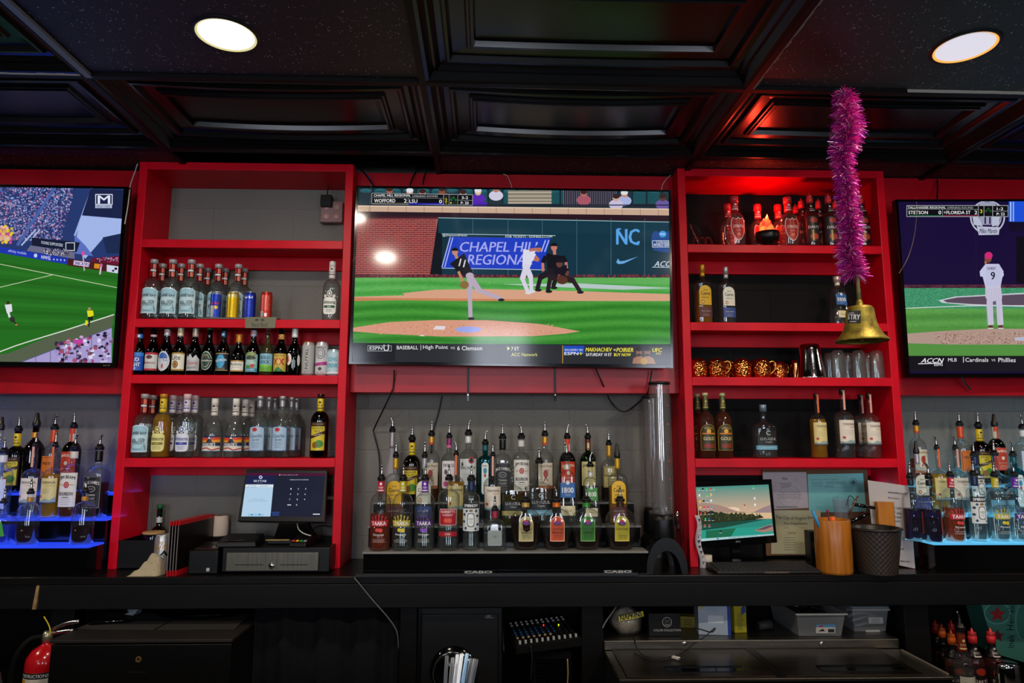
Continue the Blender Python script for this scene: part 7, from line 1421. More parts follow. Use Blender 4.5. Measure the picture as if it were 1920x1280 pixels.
artwork('screen', e, P0, d_mon, nrm=nm, mat=SCR, off=.00008)
def d_aoc(c): c.crop(1290, 860, 4.465); c.text('AOC', 418, 692, 40, 15, 'b0b4b8', .03)
artwork('maker_mark', e, P0-nm*.0004, d_aoc, nrm=nm)
cx_ = P0.x-e.location.x-.005; zl_ = hp(1385, 1022).z-e.location.z
MB().box(cx_-.02, .01, .01, cx_+.02, .035, zl_+.06).lathe([(.085, .001), (.08, .008), (.03, .014)], 28, (cx_, 0.0, 0), ry=.75).build('stand', BLKG, e)
# keyboard
xk0, yk0 = on_counter(1350, 1070); xk1, yk1 = on_counter(1508, 1064); L_ = math.hypot(xk1-xk0, yk1-yk0)+.02
e = empty('computer_keyboard', V((xk0+xk1)/2-.015, 3.045, CT+.001), .02, 'black computer keyboard lying in front of the monitor', 'keyboard')
kw = .225
MB().hexa([(-kw, -.06, 0), (kw, -.06, 0), (kw, .085, 0), (-kw, .085, 0), (-kw, -.06, .012), (kw, -.06, .012), (kw, .085, .026), (-kw, .085, .026)]).build('case', pmat('keyboard_black', '14100f', rough=.45), e, bevel=.003)
m = MB()
for j in range(6):
    for i in range(20):
        x = -kw+.012+i*(2*kw-.024)/20; y = -.047+j*.0205; z = .012+.014*(y+.06)/.145; m.box(x+.001, y, z, x+(2*kw-.024)/20-.001, y+.017, z+.005)
o = m.build('keys', pmat('keycap', '1c1715', rough=.5), e); o['kind'] = 'stuff'
MB().box(-.02, -.0605, .003, .085, -.0598, .009).build('badge', colmat('5a4a40', .4, 0), e)
x_, y_ = on_counter(1570, 1065); e = empty('computer_mouse', V(x_+.0, 3.02, CT+.001), -.25, 'black computer mouse beside the bamboo cup', 'mouse')
m = MB(); n = 20; vs_ = []; 
for j in range(9):
    t = j/8*PI/2
    for i in range(n): a = 2*PI*i/n; vs_.append((.05*math.cos(t)**.6*math.cos(a), .03*math.cos(t)**.6*math.sin(a)+.03, .034*math.sin(t)))
m.add(vs_, [(j*n+i, j*n+(i+1) % n, (j+1)*n+(i+1) % n, (j+1)*n+i) for j in range(8) for i in range(n)]+[tuple(range(n))[::-1]], True).build('shell', BLKG, e)
MB().lathe([(.004, -.003), (.004, .003)], 10).xf(Matrix.Translation((.03, .03, .027)) @ Matrix.Rotation(PI/2, 4, 'X')).build('wheel', BLKM, e)
# bamboo cup and contents
YBm = 3.02; x0, zb1 = A(1562, 1053, YBm-.04); zt1 = A(1562, 975, YBm-.04)[1]; rbm = 32*3.0/F; xb_ = A(1562, 1015, YBm)[0]; hb1 = zt1-CT
BAM = pmat('bamboo', 'b06a1c', rough=.35, noise=(5, '8a4a10', .35, .7, (12, 12, .6)))
e = empty('bamboo_cup', V(xb_, YBm, CT+.0005), 0, 'orange-brown bamboo cup holding pens and a knife', 'cup')
MB().lathe([(rbm*.96, 0), (rbm*.98, .01), (rbm, hb1*.5), (rbm*.98, hb1-.004), (rbm*.95, hb1), (rbm*.84, hb1), (rbm*.84, .02), (.001, .02)], 36, cap1=False).build('cup', BAM, e)
def stick(name, u0, v0, u1, v1, Y, r, mat, label, cat, extra=None, r2=None):
    a, b_ = pt(u0, v0, Y), pt(u1, v1, Y); e_ = empty(name, a, 0, label, cat); MB().tube([(0, 0, 0), tuple((b_-a)*.5), tuple(b_-a)], [r, r, r2 or r], 10).build('shaft' if extra else 'body', mat, e_)
    if extra: extra(e_, b_-a)
    return e_
stick('pen', 1542, 1000, 1523, 956, 3.0, .0062, colmat('1c8ac8', .4, 0), 'bright blue marker leaning left in the bamboo cup', 'pen')
stick('cocktail_stirrer', 1556, 1000, 1552, 958, 3.02, .0022, colmat('5a1c24', .4, 0), 'dark red stirrer standing in the bamboo cup', 'stirrer', lambda e_, d: MB().lathe([(.001, -.008), (.006, -.004), (.006, .004), (.001, .008)], 12, tuple(d)).build('tip', colmat('8a2430', .3, 0), e_))
stick('lighter', 1562, 990, 1561, 968, 3.0, .012, colmat('d85a1c', .25, 0), 'orange round-topped lighter in the bamboo cup', 'lighter')
stick('knife_handle', 1585, 982, 1628, 963, 3.0, .0085, BLKG, 'black curved kitchen handle slanting out of the bamboo cup', 'knife', r2=.010)
stick('pen', 1590, 966, 1609, 930, 3.06, .0042, colmat('6a4a3c', .25, .5), 'slim brown metallic pen leaning right behind the bamboo cup', 'pen')
stick('muddler', 1600, 945, 1640, 952, 3.10, .008, BLKG, 'thick black tool handle behind the bamboo cup', 'bar tool')
cord([(1587, 948, 3.09), (1592, 930, 3.09), (1600, 933, 3.09), (1607, 948, 3.09)], .0018, CORD, 'small black wire loop behind the bamboo cup')
# clear plastic cup
x_, _ = A(1580, 960, 3.22); z0_ = A(1580, 985, 3.22)[1]; e = empty('card_box', V(x_+.0, 3.20, CT+.0005), 0, 'black upright card box behind the bamboo cup', 'box')
MB().box(-.17, 0, 0, .06, .06, A(1500, 996, 3.20)[1]-CT).build('case', BLK, e, bevel=.003)
MB().box(-.165, -.002, .075, -.145, .0, .10).build('clasp', STEEL, e)
zc0 = A(1500, 996, 3.20)[1]
e = empty('plastic_cup', V(x_, 3.232, zc0+.001), 0, 'clear plastic cup standing on the black box under the teal certificate', 'cup')
hc = A(1580, 936, 3.232)[1]-zc0; MB().lathe([(.026, 0), (.0265, .002), (.036, hc-.004), (.0375, hc), (.036, hc)], 28, cap1=False).build('cup', thin_glass('pet_cup', 'f0f0fa', edge=.4, haze=.12), e)
# papers on a board behind
e = empty('notice_board', V(A(1500, 960, 3.366)[0], 3.366, A(1500, 1041, 3.366)[1]), 0, 'brown hardboard leaning on the wall with three permits pinned to it', 'board')
x0, z0 = A(1436, 1040, 3.372); x1, z1 = A(1625, 880, 3.372); bl = e.location
MB().box(x0-bl.x, 0, 0, x1-bl.x, .008, z1+H0-bl.z).build('panel', pmat('hardboard', '6a4a30', rough=.8), e)
def paper(name, label, q, col, fn, Y):
    c = Cv(down=True); c.crop(1290, 860, 4.465); c.poly(q, col); fn(c)
    P_ = V(0, Y, 0); e_ = empty(name, pt(1290+q[0][0]/4.465, 860+q[0][1]/4.465, Y), 0, label, 'document')
    c.build('sheet', plane_map(P_, Vector((0, 1, 0)), e_.location, .00008), ART, e_); return e_
def f1(c):
    c.ell(845, 310, 90, 92, 'a09a98', 30); c.ell(845, 310, 84, 86, 'b8aaac', 30); c.ell(845, 310, 58, 60, 'a8a0a0', 24); c.ell(845, 310, 52, 54, 'b8aaac', 24); c.text('Wine', 810, 165, 46, 22, '3a3638', .03); c.lines(815, 205, 100, 12, 4, '5a5456', 1.6); c.lines(815, 165, 0, 12, 0, '5a5456'); c.lines(900, 165, 50, 7, 4, '9a9092', 1); c.lines(850, 275, 220, 11, 6, '6a6466', 1.3); c.lines(830, 400, 190, 6, 2, '3a3638', 1.6); c.line([(730, 200), (950, 200)], 1.2, '6a6466')
def f2(c):
    c.text('City of Virginia Beach Certificate', 1140, 174, 240, 14, '3a6a70'); c.frame(1155, 190, 1307, 210, 2, '4a6a70'); c.text('BUSINESS LICENSE 2024', 1230, 200, 130, 9, '3a5a60', .01); c.ell(1384, 197, 34, 34, '3a6a74', 24); c.ell(1384, 197, 29, 29, '7ac0bc', 24); c.ell(1384, 197, 20, 20, '3a6a74', 20); c.text('*', 1384, 197, 22, 26, '8ac8c4', .02); c.lines(1080, 197, 120, 11, 4, '4a7a80', 1.4); c.lines(1180, 225, 90, 9, 2, '3a5a60', 1.4); c.line([(1040, 246), (1390, 240)], 1.6, '3a6a70'); c.text('12345', 1240, 320, 48, 8, '2a4a50'); c.lines(1200, 400, 330, 9, 6, '4a8a8c', 1.3)
def f3(c):
    c.text('The City of Virginia Beach', 905, 500, 340, 34, '2c2820', .02, arc=-.35); c.text('Fire Department', 903, 543, 195, 26, '2c2820', .02); c.text('EXCELLENCE THROUGH SERVICE', 905, 578, 190, 9, '5a5444'); c.ell(890, 630, 105, 60, 'b8b290', 30); c.ell(890, 630, 100, 56, 'b4ad8a', 30); c.text('Certificate', 870, 618, 70, 22, '3a3428', .01); c.lines(850, 660, 120, 20, 6, '6a644e', 1.8)
paper('liquor_permit', 'pale pink printed permit pinned left on the brown board', [(625, 112), (990, 110), (1010, 410), (640, 425)], 'b8aaac', f1, 3.3640)
paper('business_certificate', 'teal printed certificate with a round seal, pinned right on the board', [(1000, 128), (1465, 120), (1492, 440), (1015, 450)], '7ac0bc', f2, 3.3648)
paper('fire_certificate', 'cream fire department certificate low on the board behind the monitor', [(690, 430), (1110, 430), (1112, 800), (698, 795)], 'b4ad8a', f3, 3.3628)
# wicker basket
YW2 = 2.99; xw = A(1647, 1030, YW2)[0]; rw1 = 45*2.93/F; zw = A(1648, 992, YW2)[1]-CT
def wick(t, a): return 1+.016*(1 if (int(a*56/(2*PI))+int(t*16)) % 2 else -1)
e = empty('wicker_basket', V(xw, YW2+.02, CT+.0005), 0, 'dark woven round wastebasket at the right end of the right cabinet', 'basket')
m = MB(); n = 112; vs_ = []; rows = 64
for j in range(rows+1):
    t = j/rows
    for i in range(n):
        a = 2*PI*i/n; r = rw1*(.76+.24*t)*(1+.022*math.cos(28*a+(PI if int(t*17) % 2 else 0))*abs(math.sin(17*PI*t))**.5); vs_.append((r*math.cos(a), r*math.sin(a), zw*t))
m.add(vs_, [(j*n+i, j*n+(i+1) % n, (j+1)*n+(i+1) % n, (j+1)*n+i) for j in range(rows) for i in range(n)]+[tuple(range(n))[::-1]], True); m.build('woven_side', pmat('dark_rattan', '2c231c', rough=.5), e)
MB().lathe([(rw1*.97, zw-.004), (rw1*1.06, zw-.002), (rw1*1.07, zw+.005), (rw1*.99, zw+.008), (rw1*.93, zw+.002), (rw1*.72, .012), (.001, .01)], 48, cap0=False, cap1=False).build('rim', pmat('dark_rim', '15110f', rough=.4), e)
# white message board
q = [(1626.5, 900), (1703, 911), (1716, 1067), (1686, 1059)]
a, b_ = on_counter(1640, 1052), on_counter(1716, 1066)
n_ = Vector((.70, 1, 0)).normalized(); Pw = V(on_counter(1712, 1066)[0], on_counter(1712, 1066)[1], 0); hp = on(Pw, n_)
e = empty('message_board', hp(1712, 1066), 0, 'white board with handwritten black notes leaning at the right cabinet edge', 'sign')
Q = [hp(1626.5, 900), hp(1704, 911), hp(1716, 1066), hp(1640, 1050)]; slabq(Q, n_, .0005, .008, 'board', colmat('b8b0ae', .5, 0), e, .001)
def d_mb(c):
    c.crop(1290, 860, 4.465)
    for t, x, y, w_, h in (('watermelon pucker', 1756, 288, 165, 26), ('lime juice', 1722, 330, 96, 20), ('miller Light', 1735, 410, 110, 20), ('mich ultra', 1740, 452, 95, 20), ('bud light', 1745, 488, 80, 20), ('stella', 1752, 520, 50, 16), ('orange', 1832, 632, 60, 20), ('vodka', 1790, 752, 40, 16), ('apple cider', 1820, 858, 80, 18)): c.text(t, x, y, w_, h, '1c1818', .03, .15, rot=-.10)
artwork('handwriting', e, Pw-n_*.0003, d_mb, nrm=n_)
e = empty('wooden_block', V(A(1660, 960, 3.13)[0], 3.135, CT+.001), 0, 'upright orange wooden block behind the wicker basket', 'block'); zz = A(1656, 941, 3.13)[1]-CT
MB().rbox(-.040, -.018, 0, .038, .018, zz, .008).build('block', pmat('orange_wood', 'b8701c', rough=.4, noise=(6, 'a05c14', .4, .7, (8, 8, 1))), e)
# patterned cloth strip hanging on the cabinet stile
e = empty('ribbon_strip', pt(1310, 965, 3.135), 0, 'white ribbon with navy triangles hanging by the left foot of the right cabinet', 'ribbon')
m = MB(); N_ = 30; vs_ = []
for i in range(N_+1):
    t = i/N_; u0 = 1303+9*t+3*math.sin(9*t); x0, z0 = A(u0, 966+100*t, 3.12); vs_ += [(x0, 3.128-.006*math.sin(12*t), z0+H0), (A(u0+9-2*t, 966, 3.12)[0], 3.124+.004*math.sin(10*t), z0+H0)]
vs_ = [tuple(Vector(p)-e.location) for p in vs_]; m.add(vs_, [(2*i, 2*i+1, 2*i+3, 2*i+2) for i in range(N_)], True); o = m.build('cloth', pmat('white_cloth', 'b8b0ae', rough=.9), e); so = o.modifiers.new('s', 'SOLIDIFY'); so.thickness = .0012
m = MB()
for i in range(2, N_-1, 3): a, b_, c_ = Vector(vs_[2*i]), Vector(vs_[2*i+1]), Vector(vs_[2*i+4]); o_ = Vector((0, -.0015, 0)); m.add([tuple(b_+o_), tuple(c_*.5+Vector(vs_[2*i+5])*.5+o_), tuple(a*.6+b_*.4+o_)], [(0, 1, 2)])
m.build('triangle_pattern', colmat('1c2c5a', .8, 0), e)
e = empty('tape_roll', V(A(1331, 1040, 3.1)[0], 3.16, CT+.001), 0, 'small white tape roll under the monitor corner', 'tape'); MB().lathe([(.028, 0), (.028, .05), (.02, .05)], 24, ry=.7).build('roll', colmat('c0b4a4', .7, 0), e)
# cabinet clutter above, bar mats
CAB = pmat('ribbed_rubber', '141414', rough=.45)
def mat_strip(u0, u1, label, texts):
    x0, x1 = A(u0, 1076, YC)[0], A(u1, 1076, YC)[0]; e = empty('bar_mat', V((x0+x1)/2, YC-.014, CT+.0005), 0, label, 'bar mat', 'black ribbed bar mats on the counter edge'); w_ = (x1-x0)/2
    m = MB().box(-w_, 0, 0, w_, .010, .012); m.box(-w_, .010, 0, w_, .024, .003)
    k = int(2*w_/.0085)
    for i in range(k): x = -w_+.004+i*2*w_/k; m.box(x, .0115, .003, x+.0035, .022, .008)
    m.build('mat', CAB, e)
    for u, wpx in texts:
        xx = A(u, 1070, YC)[0]-e.location.x; c = Cv(); c.text('CABO', xx, .0112, wpx*.00232, .0085, 'd8d8d8', .06); c.build('lettering', lambda a, b_, L: (a, .0045+(b_-.0112)*.35, .0165+(b_-.0112)*1.1), ART, e); q = wpx*.00125; MB().hexa([(xx-q, .0035, .0), (xx+q, .0035, .0), (xx+q, .0120, .0), (xx-q, .0120, .0), (xx-q, .0035, .0105), (xx+q, .0035, .0105), (xx+q, .0088, .0225), (xx-q, .0088, .0225)]).build('logo_pad', CAB, e)
    return e
mat_strip(668, 931, 'black ribbed bar mat with white lettering, left one on the centre edge', [(897, 48)])
mat_strip(934, 1195, 'black ribbed bar mat with white lettering, right one on the centre edge', [(1158, 48)])
# ------------------------------------------------------------------ below the counter
def quadz(u0, v, u1, Y): return A(u0, v, Y)[0], A(u1, v, Y)[0], A((u0+u1)/2, v, Y)[1]
# black wine cooler / cabinet at left
YR = 2.80; x0, x1, zt = quadz(95, 1199, 434, YR); e = empty('black_cabinet', V((x0+x1)/2, YR, -H0), 0, 'low black cabinet with a small gold emblem, under the left of the counter', 'cabinet'); w_ = (x1-x0)/2; ht = zt+H0
CB = pmat('dark_door', '0b0a0a', rough=.3)
MB().box(-w_, .03, .03, w_, .52, ht-.012).build('body', BLKM, e, bevel=.003); MB().box(-w_-.004, .0, ht-.012, w_+.004, .525, ht).build('top', pmat('worn_black_top', '171311', rough=.5, noise=(7, '241c17', .45, .7)), e, bevel=.002)
MB().box(-w_, .004, .05, w_, .029, ht-.018).build('door', CB, e, bevel=.003)
for dx in (-w_+.05, w_-.05): MB().box(dx-.02, .05, 0, dx+.02, .48, .03).build('foot', BLKM, e)
a, z_ = A(259, 1236, YR); ex = a-e.location.x
m = MB()
for k in range(8): a_ = k*PI/4; m.lathe([(.0035, -.002), (.0035, .002)], 8).xf(Matrix.Translation((ex+.008*math.cos(a_), .002, z_+H0+.008*math.sin(a_))) @ Matrix.Rotation(PI/2, 4, 'X'), len(m.v)-16)
m.build('gold_emblem', colmat('b09050', .3, .8), e)
c = Cv(down=True); c.text('SentrySafe', 257, 1260, 34, 5, '6a6058', .02, .3); c.build('maker_mark', plane_map(V(0, YR+.0035, 0), Vector((0, 1, 0)), e.location, .0001), ART, e)
zt_c = zt
def on_plane(u, v, z): x, y = AZ(u, v, z); return Vector((x, y, z+H0))
def flatsheet(name, label, pts, z, th, mat, cat, up=.001):
    P = [on_plane(u, v, z) for u, v in pts]; e_ = empty(name, P[0]+Vector((0, 0, up)), 0, label, cat)
    MB().hexa([tuple(p-P[0]) for p in P]+[tuple(p-P[0]+Vector((0, 0, th))) for p in P]).build('sheet', mat, e_, bevel=.0008); return e_
CBD = pmat('black_cardboard', '1d1917', rough=.85)
flatsheet('carton_flap', 'dull black carton flap lying left on the low black cabinet', [(145, 1181), (288, 1182), (340, 1152), (205, 1150)], zt_c, .004, CBD, 'cardboard')
flatsheet('carton_flap', 'dull black carton flap lying right on the low black cabinet', [(293, 1182), (440, 1181), (468, 1152), (345, 1151)], zt_c, .004, CBD, 'cardboard')
P = [on_plane(u, v, zt_c) for u, v in ((168, 1174), (244, 1169))]; e = empty('slim_black_device', P[0]+Vector((0, 0, .006)), 0, 'slim rounded black device lying on the left carton flap', 'device')
d = P[1]-P[0]; MB().tube([(0, 0, .008), tuple(d*.5+Vector((0, 0, .008))), tuple(d+Vector((0, 0, .008)))], .0085, 10).build('body', BLKG, e)
x_, y_ = AZ(375, 1152, zt_c+.01); e = empty('round_tray', V(x_, y_+.0, zt_c+.006), 0, 'round black tray lying on the right carton flap', 'tray')
MB().lathe([(.15, 0), (.17, .004), (.19, .018), (.193, .020), (.186, .019), (.166, .006), (.001, .005)], 48, cap1=False, ry=.42).build('tray', BLKG, e)
P = on_plane(250, 1152, zt_c+.006); e = empty('foil_scrap', P, 0, 'crumpled scrap of pale foil on the carton flaps', 'scrap'); m = MB(); rr = random.Random(5)
pts_ = [(rr.uniform(-.03, .03), rr.uniform(-.02, .02), rr.uniform(0, .035)) for _ in range(26)]
bm_f = [(i, (i*7+3) % 26, (i*5+11) % 26) for i in range(26) if len({i, (i*7+3) % 26, (i*5+11) % 26}) == 3]; m.add(pts_, bm_f); m.build('foil', colmat('8a9098', .35, .5), e)
# fire extinguisher
YE = 2.95; re_ = .070; xe_ = A(91, 1240, YE)[0]
e = empty('fire_extinguisher', V(xe_, YE-.02, -H0), 0, 'red fire extinguisher with a yellow tie standing beside the low black cabinet', 'fire extinguisher'); zs = A(96, 1204, YE)[1]+H0
RX = pmat('extinguisher_red', 'b8101a', rough=.18, coat=.5)
MB().lathe([(re_*.9, .001), (re_, .01), (re_, zs-.07), (re_*.95, zs-.045), (re_*.7, zs-.018), (re_*.35, zs-.002), (.018, zs+.004), (.018, zs+.012)], 36).build('cylinder', RX, e)
MB().lathe([(.02, zs+.01), (.02, zs+.035), (.014, zs+.05)], 16).build('valve', colmat('b0a890', .3, .8), e)
MB().tube(smooth_path([(0, 0, zs+.045), (.03, 0, zs+.062), (.07, 0, zs+.078), (.12, 0, zs+.086)], 4), .008, 8).build('upper_lever', STEEL, e); MB().tube(smooth_path([(0, 0, zs+.035), (.04, 0, zs+.045), (.10, 0, zs+.052)], 4), .007, 8).build('lower_lever', STEEL, e)
MB().tube(smooth_path([(-.015, -.01, zs+.03), (-.05, -.03, zs+.025), (-.085, -.05, zs-.03), (-.098, -.05, zs-.12), (-.09, -.05, zs-.3)], 5), .0095, 10).build('hose', BLKM, e)
MB().tube(smooth_path([(.015, -.01, zs+.03), (.022, -.022, zs+.05), (.012, -.018, zs+.075), (-.01, -.02, zs+.11)], 5), .0022, 6).build('yellow_tie', colmat('d8b820', .5, 0), e)
c = Cv(slices=.008); W2 = re_*.9
c.rect(-W2, zs-.30, W2, zs-.09, 'd8d0c0'); c.rect(-W2, zs-.112, W2, zs-.09, '141414'); c.text('INSTRUCTIONS', 0, zs-.101, .10, .012, 'e0e0e0', .03); c.rect(-W2, zs-.30, -W2*.55, zs-.115, 'd8a820')
for k in range(3): c.ell(-W2*.35, zs-.14-.05*k, .008, .008, 'c02020'); c.lines(.01, zs-.15-.05*k, .05, .008, 3, '3a3a38', .0012)
c.build('instruction_label', lambda u, v, L: (max(-re_*.97, min(re_*.97, u)), -math.sqrt(max(re_*re_-min(abs(u), re_*.97)**2, 0))-.0006-L*.0002, v), ART, e)
# plastic sack at the far left
BAG = thin_glass('polythene', 'e0e0e6', rough=.2, edge=.5, haze=.12)
def blob(name, label, c0, r, mat, seed, cat, inner=None, amp=.16, nseg=26):
    e_ = empty(name, c0, 0, label, cat); rr = random.Random(seed); ph = [rr.uniform(0, 6) for _ in range(8)]
    def mk(k, nm, mt):
        vs_ = []; n = nseg
        for j in range(n//2+1):
            t = PI*j/(n//2)
            for i in range(n):
                a = 2*PI*i/n; q = 1+amp*(.4*math.sin(3*a+ph[0]+2*t)+.3*math.sin(5*t+ph[1]+a)+.3*math.sin(7*a+ph[2])*math.sin(4*t+ph[3])+.25*math.sin(11*a+9*t+ph[4]))
                vs_.append((r[0]*k*q*math.sin(t)*math.cos(a), r[1]*k*q*math.sin(t)*math.sin(a), max(-r[2]*k*.92, r[2]*k*q*math.cos(t))+r[2]*.92))
        MB().add(vs_, [(j*n+i, (j+1)*n+i, (j+1)*n+(i+1) % n, j*n+(i+1) % n) for j in range(n//2) for i in range(n)], True).build(nm, mt, e_)
    mk(1, 'bag', mat)
    if inner: mk(.86, inner[0], inner[1])
    return e_
P = pt(18, 1252, 2.75); blob('plastic_sack', 'grey clear plastic sack standing at the left frame edge', Vector((P.x-.095, 2.75, .0)), (.10, .09, (P.z+.05)/1.92*1.0), BAG, 4, 'bag', ('contents', pmat('dim_contents', '1a1416', rough=.6, noise=(12, '3a1a1c', .4, .7))))
# curtain
x0, x1 = A(476, 1200, 3.05)[0], A(748, 1200, 3.05)[0]; z1 = CT-.032; e = empty('black_curtain', Vector(((x0+x1)/2, 3.05, 0)), 0, 'black cloth curtain hanging under the counter left of the safe', 'curtain'); m = MB(); n = 90; vs_ = []
for j in range(2):
    for i in range(n+1):
        t = i/n; vs_.append((x0+(x1-x0)*t-(x0+x1)/2, .012*math.sin(t*22)+.006*math.sin(t*51), (z1+H0) if j else .02))
m.add(vs_, [(i, i+1, n+2+i, n+1+i) for i in range(n)], True); o = m.build('cloth', pmat('black_cloth', '121215', rough=.9, spec=.1), e); so = o.modifiers.new('s', 'SOLIDIFY'); so.thickness = .003
# safe
YS = 2.99+.07; x0, x1, zt = quadz(783, 1139, 942, YS); e = empty('black_safe', Vector(((x0+x1)/2, YS, 0)), 0, 'black steel safe with a round handle below the centre of the counter', 'safe'); w_ = (x1-x0)/2; ht = min(zt, CT-.035)+H0-.004
SF = pmat('safe_black', '0e0e0f', rough=.45)
MB().box(-w_, .012, .0, w_, .30, ht).build('body', SF, e, bevel=.004); MB().box(-w_+.018, -.002, .03, w_-.018, .0115, ht-.022).build('door', SF, e, bevel=.004)
c = Cv(down=True); c.crop(640, 1050, 3.692); c.rect(985, 376, 1062, 401, '141214'); c.text('AMSEC', 1020, 386, 38, 15, 'd8c8c4', .05, .2); c.line([(995, 398), (1058, 398)], 3, 'c8b8b8'); c.build('maker_mark', plane_map(V(0, YS-.0025, 0), Vector((0, 1, 0)), e.location, .0001), ART, e)
a, z_ = A(849, 1253, YS-.05); hx_ = a-e.location.x; hz_ = z_+H0; TF = Matrix.Translation((hx_, -.004, hz_-.02)) @ Matrix.Rotation(PI/2, 4, 'X')
MB().lathe([(.098, 0), (.098, .006), (.06, .010), (.03, .03), (.001, .03)], 40).xf(TF).build('dial_plate', BLKG, e)
MB().tube([(.082*math.cos(t/24*2*PI), .0, .082*math.sin(t/24*2*PI)) for t in range(24)], .0045, 8, True).xf(Matrix.Translation((hx_, -.042, hz_-.02))).build('handle_ring', CHROME, e)
# mixer on a speaker box
YX = 2.93; xA, xB = A(969, 1217, YX)[0], A(1091, 1199, YX)[0]
x0s, x1s = A(1001, 1222, 3.03)[0], A(1072, 1222, 3.03)[0]; zsb = A(1036, 1222, 3.03)[1]+H0
e = empty('speaker_box', Vector(((x0s+x1s)/2, 3.03, 0)), 0, 'black grille-fronted speaker box under the audio mixer', 'speaker'); ws = (x1s-x0s)/2
MB().box(-ws, .01, 0, ws, .27, zsb).build('cabinet', BLKM, e, bevel=.004)
m = MB()
for i in range(26): x = -ws+.01+i*(2*ws-.02)/25; m.box(x-.0012, .004, .04, x+.0012, .0095, zsb-.03)
for j in range(40): z = .05+j*(zsb-.09)/39; m.box(-ws+.01, .002, z-.001, ws-.01, .0045, z+.001)
m.build('grille', BLKG, e)
P1, P2, P3, P4 = pt(969, 1213, 3.0), pt(1091, 1197, 3.03), pt(1057, 1152, 3.30), pt(949, 1164, 3.24)
zc_ = zsb+.008; e = empty('audio_mixer', Vector((P1.x, 3.0, zc_)), 0, 'small audio mixer covered with blue and white knobs, tilted on the speaker box', 'mixer')
c4 = [Vector((P1.x, 2.99, zc_+.034)), Vector((P2.x, 3.02, zc_+.050)), Vector((P3.x+.0, 3.27, zc_+.088)), Vector((P4.x, 3.24, zc_+.072))]
# heights come from the rows in the photo
hts = [A(969, 1211, 2.99)[1], A(1091, 1195, 3.02)[1], A(1057, 1152, 3.27)[1], A(949, 1166, 3.24)[1]]
c4 = [Vector((p.x, p.y, h+H0)) for p, h in zip(c4, hts)]; L0 = e.location
MB().hexa([tuple(p-L0-Vector((0, 0, .035))) for p in c4]+[tuple(p-L0) for p in c4]).build('case', BLKM, e, bevel=.003)
nx_ = (c4[1]-c4[0]).cross(c4[3]-c4[0]).normalized(); kb = {}
for col in ('1c4a7a', 'b0b0ac', '1a1a1a', 'c8a87a'): kb[col] = MB()
for i in range(11):
    for j in range(9):
        s, t = (i+.7)/11.6, (j+.6)/9.6; p = (c4[0]*(1-s)+c4[1]*s)*(1-t)+(c4[3]*(1-s)+c4[2]*s)*t-L0
        col = 'b0b0ac' if j == 0 or j > 6 else ('c8a87a' if j == 2 and i < 7 else ('1c4a7a' if 2 < j < 6 and i < 8 else '1a1a1a'))
        h = .006+.008*(j == 0); mm = kb[col]; r = .0045; Q = [p+nx_*(h if k > 3 else 0)+Vector(((-r, r, r, -r)[k % 4], (-r, -r, r, r)[k % 4], 0)) for k in range(8)]; mm.hexa([tuple(q) for q in Q])
for k_, mm in kb.items(): o = mm.build('knobs', colmat(k_, .4, 0), e); o['kind'] = 'stuff'
for k_, s, t in (('ff3020', .55, .62), ('c8e020', .78, .55)):
    p = (c4[0]*(1-s)+c4[1]*s)*(1-t)+(c4[3]*(1-s)+c4[2]*s)*t-L0+nx_*.006; MB().lathe([(.0025, -.003), (.0025, .003)], 8, tuple(p)).build('indicator_light', pmat('led_'+k_, k_, emis=k_, es=2.5), e)
cord([(945, 1222, 3.03), (944, 1180, 3.1), (952, 1146, 3.2), (962, 1139, 3.3)], .003, CORD, 'black cord left of the audio mixer')
cord([(995, 1210, 2.985), (998, 1235, 2.98), (995, 1275, 2.98)], .004, CORD, 'black cord hanging in front of the speaker box')
cord([(1064, 1235, 3.0), (1065, 1262, 3.0), (1064, 1282, 3.0)], .003, pmat('gold_jack', 'b8a070', rough=.4, metal=.4), 'audio plug and lead hanging by the speaker box')
cord([(664, 1083, 2.955), (672, 1092, 2.955), (700, 1126, 2.955), (728, 1158, 2.955), (744, 1184, 2.96), (747, 1215, 2.98)], .0022, pmat('grey_wire', '6a6864', rough=.5), 'thin grey wire crossing the counter front and hanging beside the safe')
# stainless cooler
YK = 3.0; x0, x1, zl_ = quadz(1134, 1217, 1686, YK); zlid = zl_; e = empty('bottle_cooler', Vector(((x0+x1)/2, YK, 0)), 0, 'stainless steel bottle cooler with two sliding lids under the right of the counter', 'cooler'); w_ = (x1-x0)/2; zL = zlid+H0; yf = AZ(1450, 1271, zlid)[1]-YK
MB().box(-w_, yf+.01, .02, w_, .36, zL-.012).build('body', BLKM, e)
MB().box(-w_-.002, yf, zL-.012, w_+.002, .0, zL-.001).build('lid_frame', STEELB, e, bevel=.002)
MB().box(-w_-.002, .0, zL-.0, w_+.002, .37, zL+.038).build('back_ledge', STEELB, e, bevel=.003)
STK = pmat('stained_dark_steel', '4a4038', rough=.3, metal=.9, noise=(3, '2c2420', .35, .7, (1, 6, 1)), bump=(50, .08, .001))
xm = A(1425, 1245, YK)[0]-e.location.x
for a, b in ((-w_+.03, -.035), (.0, w_-.10)):
    lid = MB().box(a, yf+.015, zL-.0008, b, -.012, zL+.004).build('sliding_lid', STK, e, bevel=.001)
for u0, u1, v in ((1245, 1398, 1254), (1532, 1700, 1252)):
    a, _ = AZ(u0+3, v, zlid+.004); b, y_ = AZ(u1-3, v, zlid+.004); m = MB().box(a-e.location.x, y_-YK-.03, zL+.0042, b-e.location.x, y_-YK+.03, zL+.006); m.box(a-e.location.x, y_-YK+.022, zL+.006, b-e.location.x, y_-YK+.03, zL+.010); m.build('recessed_handle', BLKG, e)
